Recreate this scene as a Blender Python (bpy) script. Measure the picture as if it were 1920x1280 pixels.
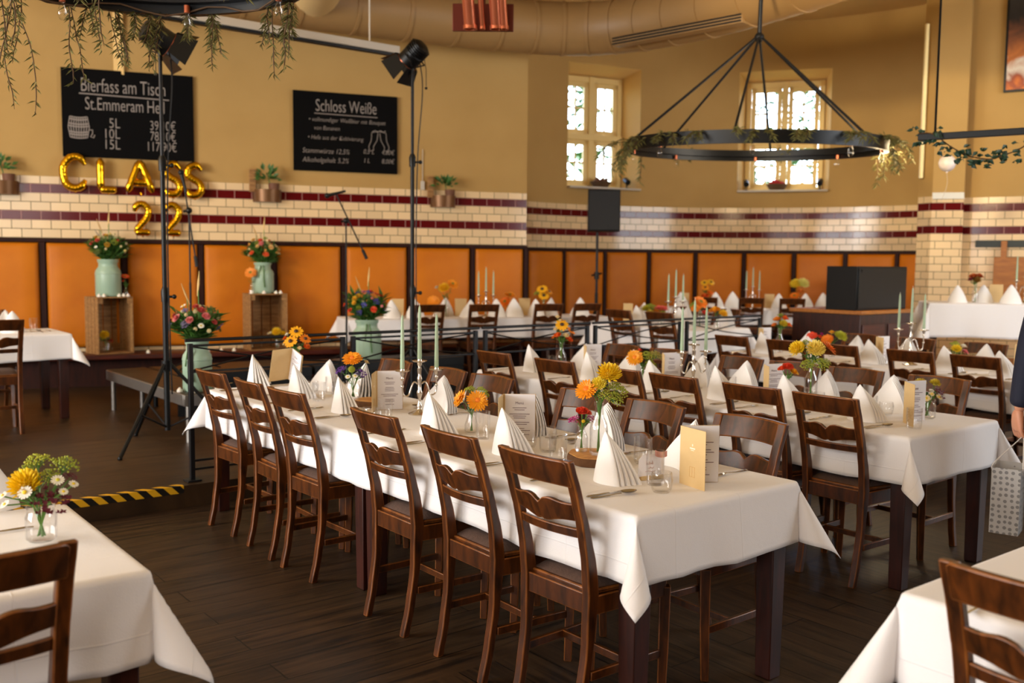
import bpy, bmesh, math, random
from math import sin, cos, pi, radians, atan2, sqrt, degrees
from mathutils import Vector, Matrix, Euler

for o in list(bpy.data.objects):
    bpy.data.objects.remove(o)
SC = bpy.context.scene
COL = SC.collection
random.seed(7)

# ------------------------------------------------------------------ camera
F_PX, PITCH, ROLL, EYE = 1808.5, radians(4.6976), radians(0.52), 1.55
cam_d = bpy.data.cameras.new('camera')
cam_d.sensor_width = 36.0
cam_d.lens = F_PX / 1920 * 36.0
cam_d.clip_end = 200
cam_d.dof.use_dof = True
cam_d.dof.focus_distance = 3.9
cam_d.dof.aperture_fstop = 2.6
cam = bpy.data.objects.new('camera', cam_d)
cam.location = (0, 0, EYE)
cam.rotation_mode = 'QUATERNION'
cam.rotation_quaternion = (Matrix.Rotation(pi / 2 - PITCH, 3, 'X') @ Matrix.Rotation(ROLL, 3, 'Z')).to_quaternion()
COL.objects.link(cam)
SC.camera = cam

# ------------------------------------------------------------------ colour management, world
vs = SC.view_settings
vs.view_transform = 'Standard'
vs.look = 'None'
vs.gamma = 1.0
vs.use_curve_mapping = False
vs.exposure = -0.22

world = bpy.data.worlds.new('sky')
SC.world = world
world.use_nodes = True
wn_ = world.node_tree
wn_.nodes.clear()
w_out = wn_.nodes.new('ShaderNodeOutputWorld')
w_bg = wn_.nodes.new('ShaderNodeBackground')
w_sky = wn_.nodes.new('ShaderNodeTexSky')
w_sky.sky_type = 'NISHITA'
w_sky.sun_disc = False
w_sky.sun_elevation = radians(58)
w_sky.sun_rotation = radians(15)
w_bg.inputs['Strength'].default_value = 2.2
wn_.links.new(w_sky.outputs[0], w_bg.inputs[0])
wn_.links.new(w_bg.outputs[0], w_out.inputs[0])

# ------------------------------------------------------------------ daylight from the hall's big windows, a warm hall spot, added fills
def area(name, loc, to, sx, sy, power, col):
    d = bpy.data.lights.new(name, 'AREA')
    d.shape = 'RECTANGLE'
    d.size, d.size_y, d.energy, d.color = sx, sy, power, col
    o = bpy.data.objects.new(name, d)
    o.location = loc
    o.rotation_euler = (Vector(to) - Vector(loc)).to_track_quat('-Z', 'Y').to_euler()
    COL.objects.link(o)
    return o
LIGHTS = [
    ('daylight_left_windows', (-8.6, -0.4, 2.15), (0.5, 4.6, 0.7), 5.5, 2.6, 860, (.97, .985, 1.0)),
    ('daylight_far_left_window', (-9.2, 2.9, 3.4), (6.0, 12.8, 2.9), 2.6, 2.2, 470, (1.0, .95, .88)),
    ('daylight_rear_windows', (-2.5, -3.9, 2.9), (0.6, 6.0, 0.8), 5.0, 2.2, 250, (1.0, .97, .95)),
    ('daylight_right_windows', (9.6, 5.5, 2.9), (2.0, 9.5, 1.0), 4.5, 2.6, 500, (.88, .94, 1.0)),
]
for a in LIGHTS:
    area(*a)
def lamp(name, loc, power, col, size, typ='POINT', to=None, ang=40, blend=.4):
    d = bpy.data.lights.new(name, typ)
    d.energy, d.color = power, col
    d.shadow_soft_size = size
    o = bpy.data.objects.new(name, d)
    o.location = loc
    if typ == 'SPOT':
        d.spot_size, d.spot_blend = radians(ang), blend
        o.rotation_euler = (Vector(to) - Vector(loc)).to_track_quat('-Z', 'Y').to_euler()
    COL.objects.link(o)
    return o
# the hall's warm spot on the bench wall, then fills added for alcove and hall
lamp('warm_hall_spot', (-5.2, 4.6, 4.4), 360, (1.0, .60, .20), .25, 'SPOT', (-1.6, 11.0, 1.2), 46, .9)
lamp('alcove_fill_point', (3.7, 9.7, 2.75), 95, (1.0, .76, .44), .25)  # added point light for the alcove, in place of chandelier bulbs
lamp('alcove_fill_spot', (-1.2, 3.6, 4.3), 2300, (1.0, .83, .54), .25, 'SPOT', (5.3, 13.0, 3.75), 29, .9)  # added spot that lifts the alcove's right side and the pier
lamp('mid_fill_point', (-1.0, 6.0, 5.0), 8, (1.0, .75, .45), .3)  # added weak warm fill under the ceiling
# the sun behind the hall falls through the alcove windows
sun_d = bpy.data.lights.new('sun', 'SUN')
sun_d.energy, sun_d.color, sun_d.angle = 9.0, (1.0, .95, .86), radians(.6)
sun = bpy.data.objects.new('sun', sun_d)
sun.rotation_euler = Vector((-.30, -.42, -.86)).to_track_quat('-Z', 'Y').to_euler()
COL.objects.link(sun)

# ------------------------------------------------------------------ where things stand
# the long tables run along U; V crosses them.  K scales the far walls.
TH = radians(38.2)
V = Vector((cos(TH), sin(TH), 0))
U = Vector((-sin(TH), cos(TH), 0))
A0 = Vector((.402, 3.017, 0))
B0 = Vector((1.864, 4.470, 0))
C0 = Vector((4.022, 6.050, 0))
WA = radians(20.718)
WD = Vector((cos(WA), sin(WA), 0))       # along the bench wall
WN = Vector((-sin(WA), cos(WA), 0))      # into the bench wall
K = 11.9 / 10.15
WALL = 11.9
TIER = 0.14                              # raised floor behind the railing

def view_ray(px, py):
    a, b = px - 960, py - 640
    xi = a * cos(ROLL) + b * sin(ROLL)
    yi = -a * sin(ROLL) + b * cos(ROLL)
    X, Y = xi / F_PX, -yi / F_PX
    return Vector((X, cos(PITCH) + Y * sin(PITCH), -sin(PITCH) + Y * cos(PITCH)))
def at(px, py, z):
    d = view_ray(px, py)
    return Vector((0, 0, EYE)) + d * ((z - EYE) / d.z)
def at_depth(px, py, y):
    d = view_ray(px, py)
    return Vector((0, 0, EYE)) + d * (y / d.y)
def on_wall(t, off, z):
    return WD * t + WN * (WALL - off) + Vector((0, 0, z))
def kz(z):
    return EYE + (z - EYE) * K
def kk(x, y, z):
    return Vector((x * K, y * K, kz(z)))
def tab(o, u, v, z=0):
    return o + U * u + V * v + Vector((0, 0, z))
def face(d):                              # z rotation that turns local +y towards d
    return atan2(d.y, d.x) - pi / 2

# ------------------------------------------------------------------ materials
def lin(c):
    return tuple(((x / 255) / 12.92 if x / 255 <= .04045 else (((x / 255) + .055) / 1.055) ** 2.4) for x in c) + (1,)
class NT:
    def __init__(s, name):
        s.m = bpy.data.materials.new(name)
        s.m.use_nodes = True
        s.t = s.m.node_tree
        s.b = s.t.nodes['Principled BSDF']
        s.o = s.t.nodes['Material Output']
    def n(s, typ, **kw):
        x = s.t.nodes.new('ShaderNode' + typ)
        for k, v in kw.items():
            setattr(x, k, v)
        return x
    def l(s, a, b):
        s.t.links.new(a, b)
    def set(s, **kw):
        for k, v in kw.items():
            s.b.inputs[k.replace('_', ' ')].default_value = v
        return s
def math_(t, op, a, b=None):
    x = t.n('Math', operation=op)
    for i, q in enumerate((a, b)):
        if q is None:
            continue
        if isinstance(q, (int, float)):
            x.inputs[i].default_value = q
        else:
            t.l(q, x.inputs[i])
    return x.outputs[0]
def mixc(t, fac, a, b):
    x = t.n('Mix', data_type='RGBA')
    for sock, q in ((x.inputs[0], fac), (x.inputs[6], a), (x.inputs[7], b)):
        if isinstance(q, (int, float)):
            sock.default_value = q
        elif isinstance(q, tuple):
            sock.default_value = q
        else:
            t.l(q, sock)
    return x.outputs[2]
def simple(name, rgb, rough=.5, metal=0.0, spec=.5, noise=0.0, scale=8, bump=0.0, bscale=60, **kw):
    t = NT(name)
    c = lin(rgb)
    t.set(Base_Color=c, Roughness=rough, Metallic=metal)
    t.b.inputs['Specular IOR Level'].default_value = spec
    for k, v in kw.items():
        t.b.inputs[k.replace('_', ' ')].default_value = v
    if noise or bump:
        tc = t.n('TexCoord')
    if noise:
        nz = t.n('TexNoise')
        nz.inputs['Scale'].default_value = scale
        nz.inputs['Detail'].default_value = 4
        t.l(tc.outputs['Object'], nz.inputs['Vector'])
        d = tuple(max(0, q * (1 - noise)) for q in c[:3]) + (1,)
        e = tuple(min(1, q * (1 + noise)) for q in c[:3]) + (1,)
        t.l(mixc(t, nz.outputs['Fac'], d, e), t.b.inputs['Base Color'])
    if bump:
        n2 = t.n('TexNoise')
        n2.inputs['Scale'].default_value = bscale
        t.l(tc.outputs['Object'], n2.inputs['Vector'])
        bp = t.n('Bump')
        bp.inputs['Strength'].default_value = bump
        bp.inputs['Distance'].default_value = .004
        t.l(n2.outputs['Fac'], bp.inputs['Height'])
        t.l(bp.outputs[0], t.b.inputs['Normal'])
    return t.m
def wood(name, dark, light, rough=.4, axis=(14, 14, 1.6), coat=.0, worn=None, spec=.5):
    t = NT(name)
    tc = t.n('TexCoord')
    mp = t.n('Mapping')
    mp.inputs['Scale'].default_value = axis
    t.l(tc.outputs['Object'], mp.inputs['Vector'])
    nz = t.n('TexNoise')
    nz.inputs['Scale'].default_value = 3.0
    nz.inputs['Detail'].default_value = 6
    nz.inputs['Distortion'].default_value = .6
    t.l(mp.outputs[0], nz.inputs['Vector'])
    cr = t.n('ValToRGB')
    cr.color_ramp.elements[0].position = .3
    cr.color_ramp.elements[0].color = lin(dark)
    cr.color_ramp.elements[1].position = .75
    cr.color_ramp.elements[1].color = lin(light)
    t.l(nz.outputs['Fac'], cr.inputs[0])
    c = cr.outputs[0]
    if worn:
        g = t.n('NewGeometry')
        mr = t.n('MapRange')
        mr.inputs[1].default_value = .53
        mr.inputs[2].default_value = .62
        t.l(g.outputs['Pointiness'], mr.inputs[0])
        c = mixc(t, mr.outputs[0], c, lin(worn))
    t.l(c, t.b.inputs['Base Color'])
    t.set(Roughness=rough)
    t.b.inputs['Specular IOR Level'].default_value = spec
    t.b.inputs['Coat Weight'].default_value = coat
    t.b.inputs['Coat Roughness'].default_value = .25
    return t.m
def clear_glass(name, tint=(1, 1, 1), amount=1.0):
    t = NT(name)
    t.t.nodes.remove(t.b)
    tr = t.n('BsdfTransparent')
    tr.inputs[0].default_value = tuple(tint) + (1,)
    gl = t.n('BsdfGlossy')
    gl.inputs['Roughness'].default_value = .03
    lw = t.n('LayerWeight')
    lw.inputs['Blend'].default_value = .35
    p = math_(t, 'POWER', lw.outputs['Facing'], 2.2)
    q = math_(t, 'MULTIPLY', p, .8 * amount)
    r = math_(t, 'ADD', q, .05 * amount)
    mx = t.n('MixShader')
    t.l(r, mx.inputs[0])
    t.l(tr.outputs[0], mx.inputs[1])
    t.l(gl.outputs[0], mx.inputs[2])
    t.l(mx.outputs[0], t.o.inputs[0])
    return t.m
def glow(name, rgb, strength):
    t = NT(name)
    t.set(Base_Color=lin(rgb))
    t.b.inputs['Emission Color'].default_value = lin(rgb)
    t.b.inputs['Emission Strength'].default_value = strength
    return t.m

def make_wall_mat():
    """plaster above, glazed tile below 2.44 m; UVs are metres along the wall and height"""
    t = NT('tiled_plaster_wall')
    uv = t.n('UVMap')
    sp = t.n('SeparateXYZ')
    t.l(uv.outputs[0], sp.inputs[0])
    z0, rh, tw = kz(1.74), .0843 * K, .168 * K
    row = math_(t, 'DIVIDE', math_(t, 'SUBTRACT', sp.outputs[1], z0), rh)
    br = t.n('TexBrick')
    br.offset = .5
    br.inputs['Scale'].default_value = 1
    br.inputs['Mortar Size'].default_value = .004
    br.inputs['Mortar Smooth'].default_value = .2
    br.inputs['Brick Width'].default_value = tw
    br.inputs['Row Height'].default_value = rh
    br.inputs['Color1'].default_value = (.86, .86, .86, 1)
    br.inputs['Color2'].default_value = (1, 1, 1, 1)
    cb = t.n('CombineXYZ')
    t.l(sp.outputs[0], cb.inputs[0])
    t.l(math_(t, 'ADD', math_(t, 'SUBTRACT', sp.outputs[1], z0), rh * 100), cb.inputs[1])
    t.l(cb.outputs[0], br.inputs['Vector'])
    fl = math_(t, 'FLOOR', row)
    def band(k):
        return math_(t, 'COMPARE', fl, k)
    b2 = t.n('Math', operation='COMPARE'); t.l(fl, b2.inputs[0]); b2.inputs[1].default_value = 2; b2.inputs[2].default_value = .1
    b5 = t.n('Math', operation='COMPARE'); t.l(fl, b5.inputs[0]); b5.inputs[1].default_value = 5; b5.inputs[2].default_value = .1
    red = math_(t, 'MAXIMUM', b2.outputs[0], b5.outputs[0])
    tile = mixc(t, red, lin((236, 206, 160)), lin((92, 12, 16)))
    mm = t.n('Mix', data_type='RGBA', blend_type='MULTIPLY')
    mm.inputs[0].default_value = 1
    t.l(tile, mm.inputs[6]); t.l(br.outputs['Color'], mm.inputs[7])
    grout = mixc(t, red, lin((112, 92, 66)), lin((176, 130, 120)))
    tiled = mixc(t, br.outputs['Fac'], mm.outputs[2], grout)
    # plaster
    nz = t.n('TexNoise'); nz.inputs['Scale'].default_value = 1.6; nz.inputs['Detail'].default_value = 5
    t.l(uv.outputs[0], nz.inputs['Vector'])
    pl = mixc(t, nz.outputs['Fac'], lin((174, 138, 80)), lin((190, 154, 94)))
    top = math_(t, 'GREATER_THAN', row, 6.85)
    t.l(mixc(t, top, tiled, pl), t.b.inputs['Base Color'])
    rg = t.n('Mix', data_type='FLOAT')
    t.l(top, rg.inputs[0]); rg.inputs[2].default_value = .13; rg.inputs[3].default_value = .85
    rr = math_(t, 'MAXIMUM', rg.outputs[0], math_(t, 'MULTIPLY', br.outputs['Fac'], .7))
    t.l(rr, t.b.inputs['Roughness'])
    t.b.inputs['Specular IOR Level'].default_value = .28
    bp = t.n('Bump'); bp.inputs['Strength'].default_value = .5; bp.inputs['Distance'].default_value = .003; bp.invert = True
    t.l(math_(t, 'MULTIPLY', br.outputs['Fac'], math_(t, 'SUBTRACT', 1, top)), bp.inputs['Height'])
    t.l(bp.outputs[0], t.b.inputs['Normal'])
    return t.m
def make_floor_mat(name, dark, light, seam=.5):
    """oak boards; one field runs along the tables, the other across them"""
    t = NT(name)
    tc = t.n('TexCoord')
    rot = t.n('VectorRotate'); rot.rotation_type = 'Z_AXIS'
    rot.inputs['Angle'].default_value = -TH
    t.l(tc.outputs['Object'], rot.inputs['Vector'])
    sp = t.n('SeparateXYZ'); t.l(rot.outputs[0], sp.inputs[0])
    def boards(vec, off):
        br = t.n('TexBrick'); br.offset = .37; br.offset_frequency = 2
        br.inputs['Scale'].default_value = 1
        br.inputs['Brick Width'].default_value = 1.5; br.inputs['Row Height'].default_value = .17
        br.inputs['Mortar Size'].default_value = .004; br.inputs['Mortar Smooth'].default_value = .3
        br.inputs['Color1'].default_value = (.55, .55, .55, 1); br.inputs['Color2'].default_value = (1, 1, 1, 1)
        t.l(vec, br.inputs['Vector'])
        mp = t.n('Mapping'); mp.inputs['Scale'].default_value = (1.2, 16, 1); mp.inputs['Location'].default_value = (off, off, 0)
        t.l(vec, mp.inputs['Vector'])
        nz = t.n('TexNoise'); nz.inputs['Scale'].default_value = 2.2; nz.inputs['Detail'].default_value = 7; nz.inputs['Distortion'].default_value = .8
        t.l(mp.outputs[0], nz.inputs['Vector'])
        return br, nz
    b1, n1 = boards(rot.outputs[0], 0)
    cb = t.n('CombineXYZ'); t.l(sp.outputs[1], cb.inputs[0]); t.l(sp.outputs[0], cb.inputs[1])
    b2, n2 = boards(cb.outputs[0], 3.1)
    sw = math_(t, 'LESS_THAN', sp.outputs[1], 2.9)
    grain = t.n('Mix', data_type='FLOAT'); t.l(sw, grain.inputs[0]); t.l(n1.outputs['Fac'], grain.inputs[2]); t.l(n2.outputs['Fac'], grain.inputs[3])
    tone = mixc(t, sw, b1.outputs['Color'], b2.outputs['Color'])
    gap = t.n('Mix', data_type='FLOAT'); t.l(sw, gap.inputs[0]); t.l(b1.outputs['Fac'], gap.inputs[2]); t.l(b2.outputs['Fac'], gap.inputs[3])
    cr = t.n('ValToRGB')
    cr.color_ramp.elements[0].position = .32; cr.color_ramp.elements[0].color = lin(dark)
    cr.color_ramp.elements[1].position = .72; cr.color_ramp.elements[1].color = lin(light)
    t.l(grain.outputs[0], cr.inputs[0])
    mm = t.n('Mix', data_type='RGBA', blend_type='MULTIPLY'); mm.inputs[0].default_value = .6
    t.l(cr.outputs[0], mm.inputs[6]); t.l(tone, mm.inputs[7])
    # worn patches
    wz = t.n('TexNoise'); wz.inputs['Scale'].default_value = .9; wz.inputs['Detail'].default_value = 6
    t.l(tc.outputs['Object'], wz.inputs['Vector'])
    wr = t.n('MapRange'); wr.inputs[1].default_value = .5; wr.inputs[2].default_value = .75; wr.inputs[4].default_value = .35
    t.l(wz.outputs['Fac'], wr.inputs[0])
    c2 = mixc(t, wr.outputs[0], mm.outputs[2], lin((88, 70, 48)))
    t.l(mixc(t, math_(t, 'MULTIPLY', gap.outputs[0], .8), c2, lin((6, 4, 3))), t.b.inputs['Base Color'])
    rr = t.n('MapRange'); rr.inputs[3].default_value = .36; rr.inputs[4].default_value = .55
    t.l(wz.outputs['Fac'], rr.inputs[0]); t.l(rr.outputs[0], t.b.inputs['Roughness'])
    t.b.inputs['Specular IOR Level'].default_value = .35
    bp = t.n('Bump'); bp.inputs['Strength'].default_value = .35; bp.inputs['Distance'].default_value = .002; bp.invert = True
    t.l(gap.outputs[0], bp.inputs['Height']); t.l(bp.outputs[0], t.b.inputs['Normal'])
    return t.m
def make_linen():
    t = NT('white_linen')
    tc = t.n('TexCoord')
    t.set(Base_Color=lin((236, 231, 229)), Roughness=.75)
    t.b.inputs['Sheen Weight'].default_value = .15
    wv = t.n('TexNoise'); wv.inputs['Scale'].default_value = 260
    t.l(tc.outputs['Object'], wv.inputs['Vector'])
    big = t.n('TexNoise'); big.inputs['Scale'].default_value = 7; big.inputs['Detail'].default_value = 3
    t.l(tc.outputs['Object'], big.inputs['Vector'])
    h = math_(t, 'ADD', math_(t, 'MULTIPLY', wv.outputs['Fac'], .12), math_(t, 'MULTIPLY', big.outputs['Fac'], .9))
    # pressed fold lines, one every 30 cm across and every 55 cm along
    uv = t.n('UVMap'); sp = t.n('SeparateXYZ'); t.l(uv.outputs[0], sp.inputs[0])
    def crease(s, step):
        x = math_(t, 'ABSOLUTE', math_(t, 'SUBTRACT', math_(t, 'FRACT', math_(t, 'DIVIDE', s, step)), .5))
        mr = t.n('MapRange'); mr.inputs[1].default_value = .012 * .3 / step; mr.inputs[2].default_value = 0.0; t.l(x, mr.inputs[0])
        return mr.outputs[0]
    cz = math_(t, 'ADD', crease(sp.outputs[0], .62), crease(sp.outputs[1], .33))
    h2 = math_(t, 'ADD', h, math_(t, 'MULTIPLY', cz, .35))
    bp = t.n('Bump'); bp.inputs['Strength'].default_value = .45; bp.inputs['Distance'].default_value = .008
    t.l(h2, bp.inputs['Height']); t.l(bp.outputs[0], t.b.inputs['Normal'])
    return t.m
def make_leather():
    t = NT('tan_leather')
    tc = t.n('TexCoord')
    nz = t.n('TexNoise'); nz.inputs['Scale'].default_value = 2.5; nz.inputs['Detail'].default_value = 7
    t.l(tc.outputs['Object'], nz.inputs['Vector'])
    t.l(mixc(t, nz.outputs['Fac'], lin((176, 90, 3)), lin((214, 126, 10))), t.b.inputs['Base Color'])
    t.set(Roughness=.55)
    t.b.inputs['Specular IOR Level'].default_value = .3
    n2 = t.n('TexNoise'); n2.inputs['Scale'].default_value = 90
    t.l(tc.outputs['Object'], n2.inputs['Vector'])
    bp = t.n('Bump'); bp.inputs['Strength'].default_value = .12; bp.inputs['Distance'].default_value = .004
    t.l(n2.outputs['Fac'], bp.inputs['Height']); t.l(bp.outputs[0], t.b.inputs['Normal'])
    return t.m
def make_tape():
    t = NT('hazard_tape')
    uv = t.n('UVMap'); sp = t.n('SeparateXYZ'); t.l(uv.outputs[0], sp.inputs[0])
    s = math_(t, 'FRACT', math_(t, 'DIVIDE', math_(t, 'ADD', sp.outputs[0], sp.outputs[1]), .105))
    g = math_(t, 'GREATER_THAN', s, .5)
    t.l(mixc(t, g, lin((18, 16, 14)), lin((222, 168, 24))), t.b.inputs['Base Color'])
    t.set(Roughness=.45)
    return t.m
def make_poster():
    t = NT('beer_poster_print')
    tc = t.n('TexCoord'); sp = t.n('SeparateXYZ'); t.l(tc.outputs['Object'], sp.inputs[0])
    nz = t.n('TexNoise'); nz.inputs['Scale'].default_value = 3.2; nz.inputs['Distortion'].default_value = 1.6; nz.inputs['Detail'].default_value = 3
    t.l(tc.outputs['Object'], nz.inputs['Vector'])
    h = math_(t, 'ADD', math_(t, 'MULTIPLY', sp.outputs[2], .62), math_(t, 'MULTIPLY', nz.outputs['Fac'], .34))
    cr = t.n('ValToRGB')
    e = cr.color_ramp.elements
    e[0].position, e[0].color = .02, lin((40, 14, 6))
    e[1].position, e[1].color = .97, lin((46, 42, 40))
    for p, c in ((.16, (226, 120, 20)), (.25, (150, 60, 14)), (.33, (232, 220, 200)), (.42, (196, 112, 40)), (.6, (120, 66, 30)), (.74, (22, 16, 14))):
        q = e.new(p); q.color = lin(c)
    t.l(h, cr.inputs[0]); t.l(cr.outputs[0], t.b.inputs['Base Color'])
    t.set(Roughness=.5)
    return t.m
def make_gift():
    t = NT('silver_dotted_paper')
    tc = t.n('TexCoord')
    vo = t.n('TexVoronoi'); vo.inputs['Scale'].default_value = 38; vo.inputs['Randomness'].default_value = .3
    t.l(tc.outputs['Object'], vo.inputs['Vector'])
    g = math_(t, 'LESS_THAN', vo.outputs['Distance'], .31)
    t.l(mixc(t, g, lin((208, 206, 204)), lin((146, 144, 144))), t.b.inputs['Base Color'])
    t.set(Roughness=.3, Metallic=.25)
    return t.m

M = {}
M['wall'] = make_wall_mat()
M['floor'] = make_floor_mat('dark_oak_boards', (26, 17, 10), (78, 56, 36))
M['tier_floor'] = make_floor_mat('worn_oak_platform', (40, 27, 15), (80, 56, 32))
M['linen'] = make_linen()
M['napkin'] = simple('napkin_cotton', (240, 236, 232), .7, bump=.25, bscale=120)
M['leather'] = make_leather()
M['tape'] = make_tape()
M['poster'] = make_poster()
M['gift'] = make_gift()
M['plaster'] = simple('cream_plaster', (226, 188, 120), .85, noise=.06, scale=2)
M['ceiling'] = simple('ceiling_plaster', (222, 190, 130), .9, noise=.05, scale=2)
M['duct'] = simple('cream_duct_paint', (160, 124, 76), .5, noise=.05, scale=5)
M['window'] = simple('cream_window_paint', (236, 206, 132), .5)
M['chair'] = wood('chair_wood', (38, 17, 4), (98, 49, 13), .34, (10, 10, 2.2), coat=.12, spec=.4)
M['chair_edge'] = wood('worn_chair_edge', (92, 48, 14), (150, 88, 36), .38, (10, 10, 2.2))
M['chair_dark'] = M['chair']
M['cushion'] = simple('brown_felt_cushion', (84, 62, 52), .9, noise=.35, scale=60, bump=.4, bscale=200)
M['table'] = wood('table_wood', (34, 10, 5), (66, 24, 11), .4, (12, 12, 1.5))
M['bench'] = wood('bench_wood', (46, 12, 6), (88, 28, 10), .4, (1.2, 12, 12), coat=.2)
M['post'] = wood('panel_post_wood', (30, 9, 4), (52, 18, 7), .6, spec=.2)
M['crate'] = wood('crate_pine', (122, 84, 44), (178, 132, 78), .75, (2, 14, 14))
M['slice'] = wood('wood_slice', (176, 116, 56), (226, 168, 94), .7, (5, 5, 5))
M['bark'] = simple('bark', (96, 62, 32), .9, noise=.5, scale=30, bump=.9, bscale=60)
M['black'] = simple('black_metal', (11, 11, 11), .42, .0, .3)
M['steel'] = simple('dark_steel', (30, 30, 32), .4, .4, .35)
M['blackbox'] = simple('black_cabinet', (15, 15, 15), .45, 0, .25)
M['speaker'] = simple('speaker_grille', (12, 12, 13), .6, bump=.4, bscale=300)
M['chalkboard'] = simple('chalkboard', (7, 6, 6), .85, 0, .12, noise=.25, scale=6)
M['chalk'] = simple('chalk', (150, 140, 132), .9)
M['silver'] = simple('silver', (216, 208, 196), .22, 1.0)
M['cutlery'] = simple('cutlery_steel', (190, 182, 172), .18, 1.0)
M['alu'] = simple('aluminium', (168, 164, 158), .35, .85, noise=.1, scale=30)
M['copper'] = simple('copper', (200, 110, 74), .3, .7)
M['copper_plate'] = simple('copper_plate', (96, 40, 26), .4, .7)
M['candle'] = simple('pale_green_wax', (166, 190, 158), .45, Subsurface_Weight=.15)
M['wick'] = simple('wick', (230, 224, 206), .8)
M['mint'] = simple('mint_enamel', (156, 182, 158), .38, noise=.07, scale=6)
M['gold'] = simple('gold_foil', (228, 176, 30), .14, 1.0)
M['kraft'] = simple('kraft_card', (212, 180, 126), .7, noise=.04, scale=40)
M['paper'] = simple('white_paper', (234, 230, 232), .7)
M['ink'] = simple('ink', (120, 96, 104), .8)
M['pink_ink'] = simple('rose_ink', (196, 140, 140), .8)
M['white_print'] = simple('white_print', (250, 236, 214), .7)
M['ribbon'] = simple('pink_ribbon', (214, 150, 132), .5)
M['glass'] = clear_glass('clear_glass')
M['pane'] = clear_glass('window_pane', (.96, .98, 1.0), .8)
M['bulb'] = glow('warm_bulb', (255, 214, 150), 14)
M['filament'] = glow('filament_bulb', (255, 176, 80), 5)
M['tealight'] = simple('tealight_wax', (246, 236, 220), .5, Subsurface_Weight=.2)
M['olive'] = simple('olive_leaf', (112, 108, 58), .55, noise=.4, scale=20)
M['ivy'] = simple('ivy_leaf', (36, 70, 50), .45, noise=.4, scale=20)
M['leaf'] = simple('leaf', (64, 104, 40), .5, noise=.4, scale=20)
M['stem'] = simple('stem', (84, 130, 48), .5)
M['twig'] = simple('twig', (92, 66, 40), .8)
M['pot'] = simple('bronze_wall_pot', (120, 84, 52), .4, .5, noise=.2, scale=8)
M['terracotta'] = simple('terracotta_pot', (110, 70, 48), .7)
M['skin'] = simple('skin', (214, 150, 118), .5, Subsurface_Weight=.1)
M['navy'] = simple('navy_wool', (20, 24, 44), .8, bump=.2, bscale=250)
M['trouser'] = simple('dark_trousers', (22, 22, 28), .8)
M['shirt'] = simple('white_shirt', (232, 230, 230), .7)
M['hair'] = simple('dark_hair', (44, 30, 22), .6)
M['shoe'] = simple('black_shoes', (18, 16, 15), .3)
M['foam'] = simple('black_foam', (16, 16, 17), .9)
M['chrome'] = simple('chrome', (200, 200, 205), .15, 1.0)
M['white_case'] = simple('white_case', (196, 186, 170), .5)
M['balloon'] = simple('white_balloon', (220, 208, 204), .4)
M['board'] = wood('oiled_board', (150, 88, 26), (186, 116, 42), .5, (1.5, 9, 9))
M['shelf'] = simple('dark_green_rail', (30, 38, 32), .5)
M['label'] = simple('white_label', (214, 220, 224), .5)
M['red_cloth'] = simple('red_napkin', (176, 30, 30), .8)
FLW = {}
def flower_mat(rgb):
    if rgb not in FLW:
        FLW[rgb] = simple('petal_%d_%d_%d' % rgb, rgb, .55, noise=.18, scale=9, Subsurface_Weight=.06)
    return FLW[rgb]
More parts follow.
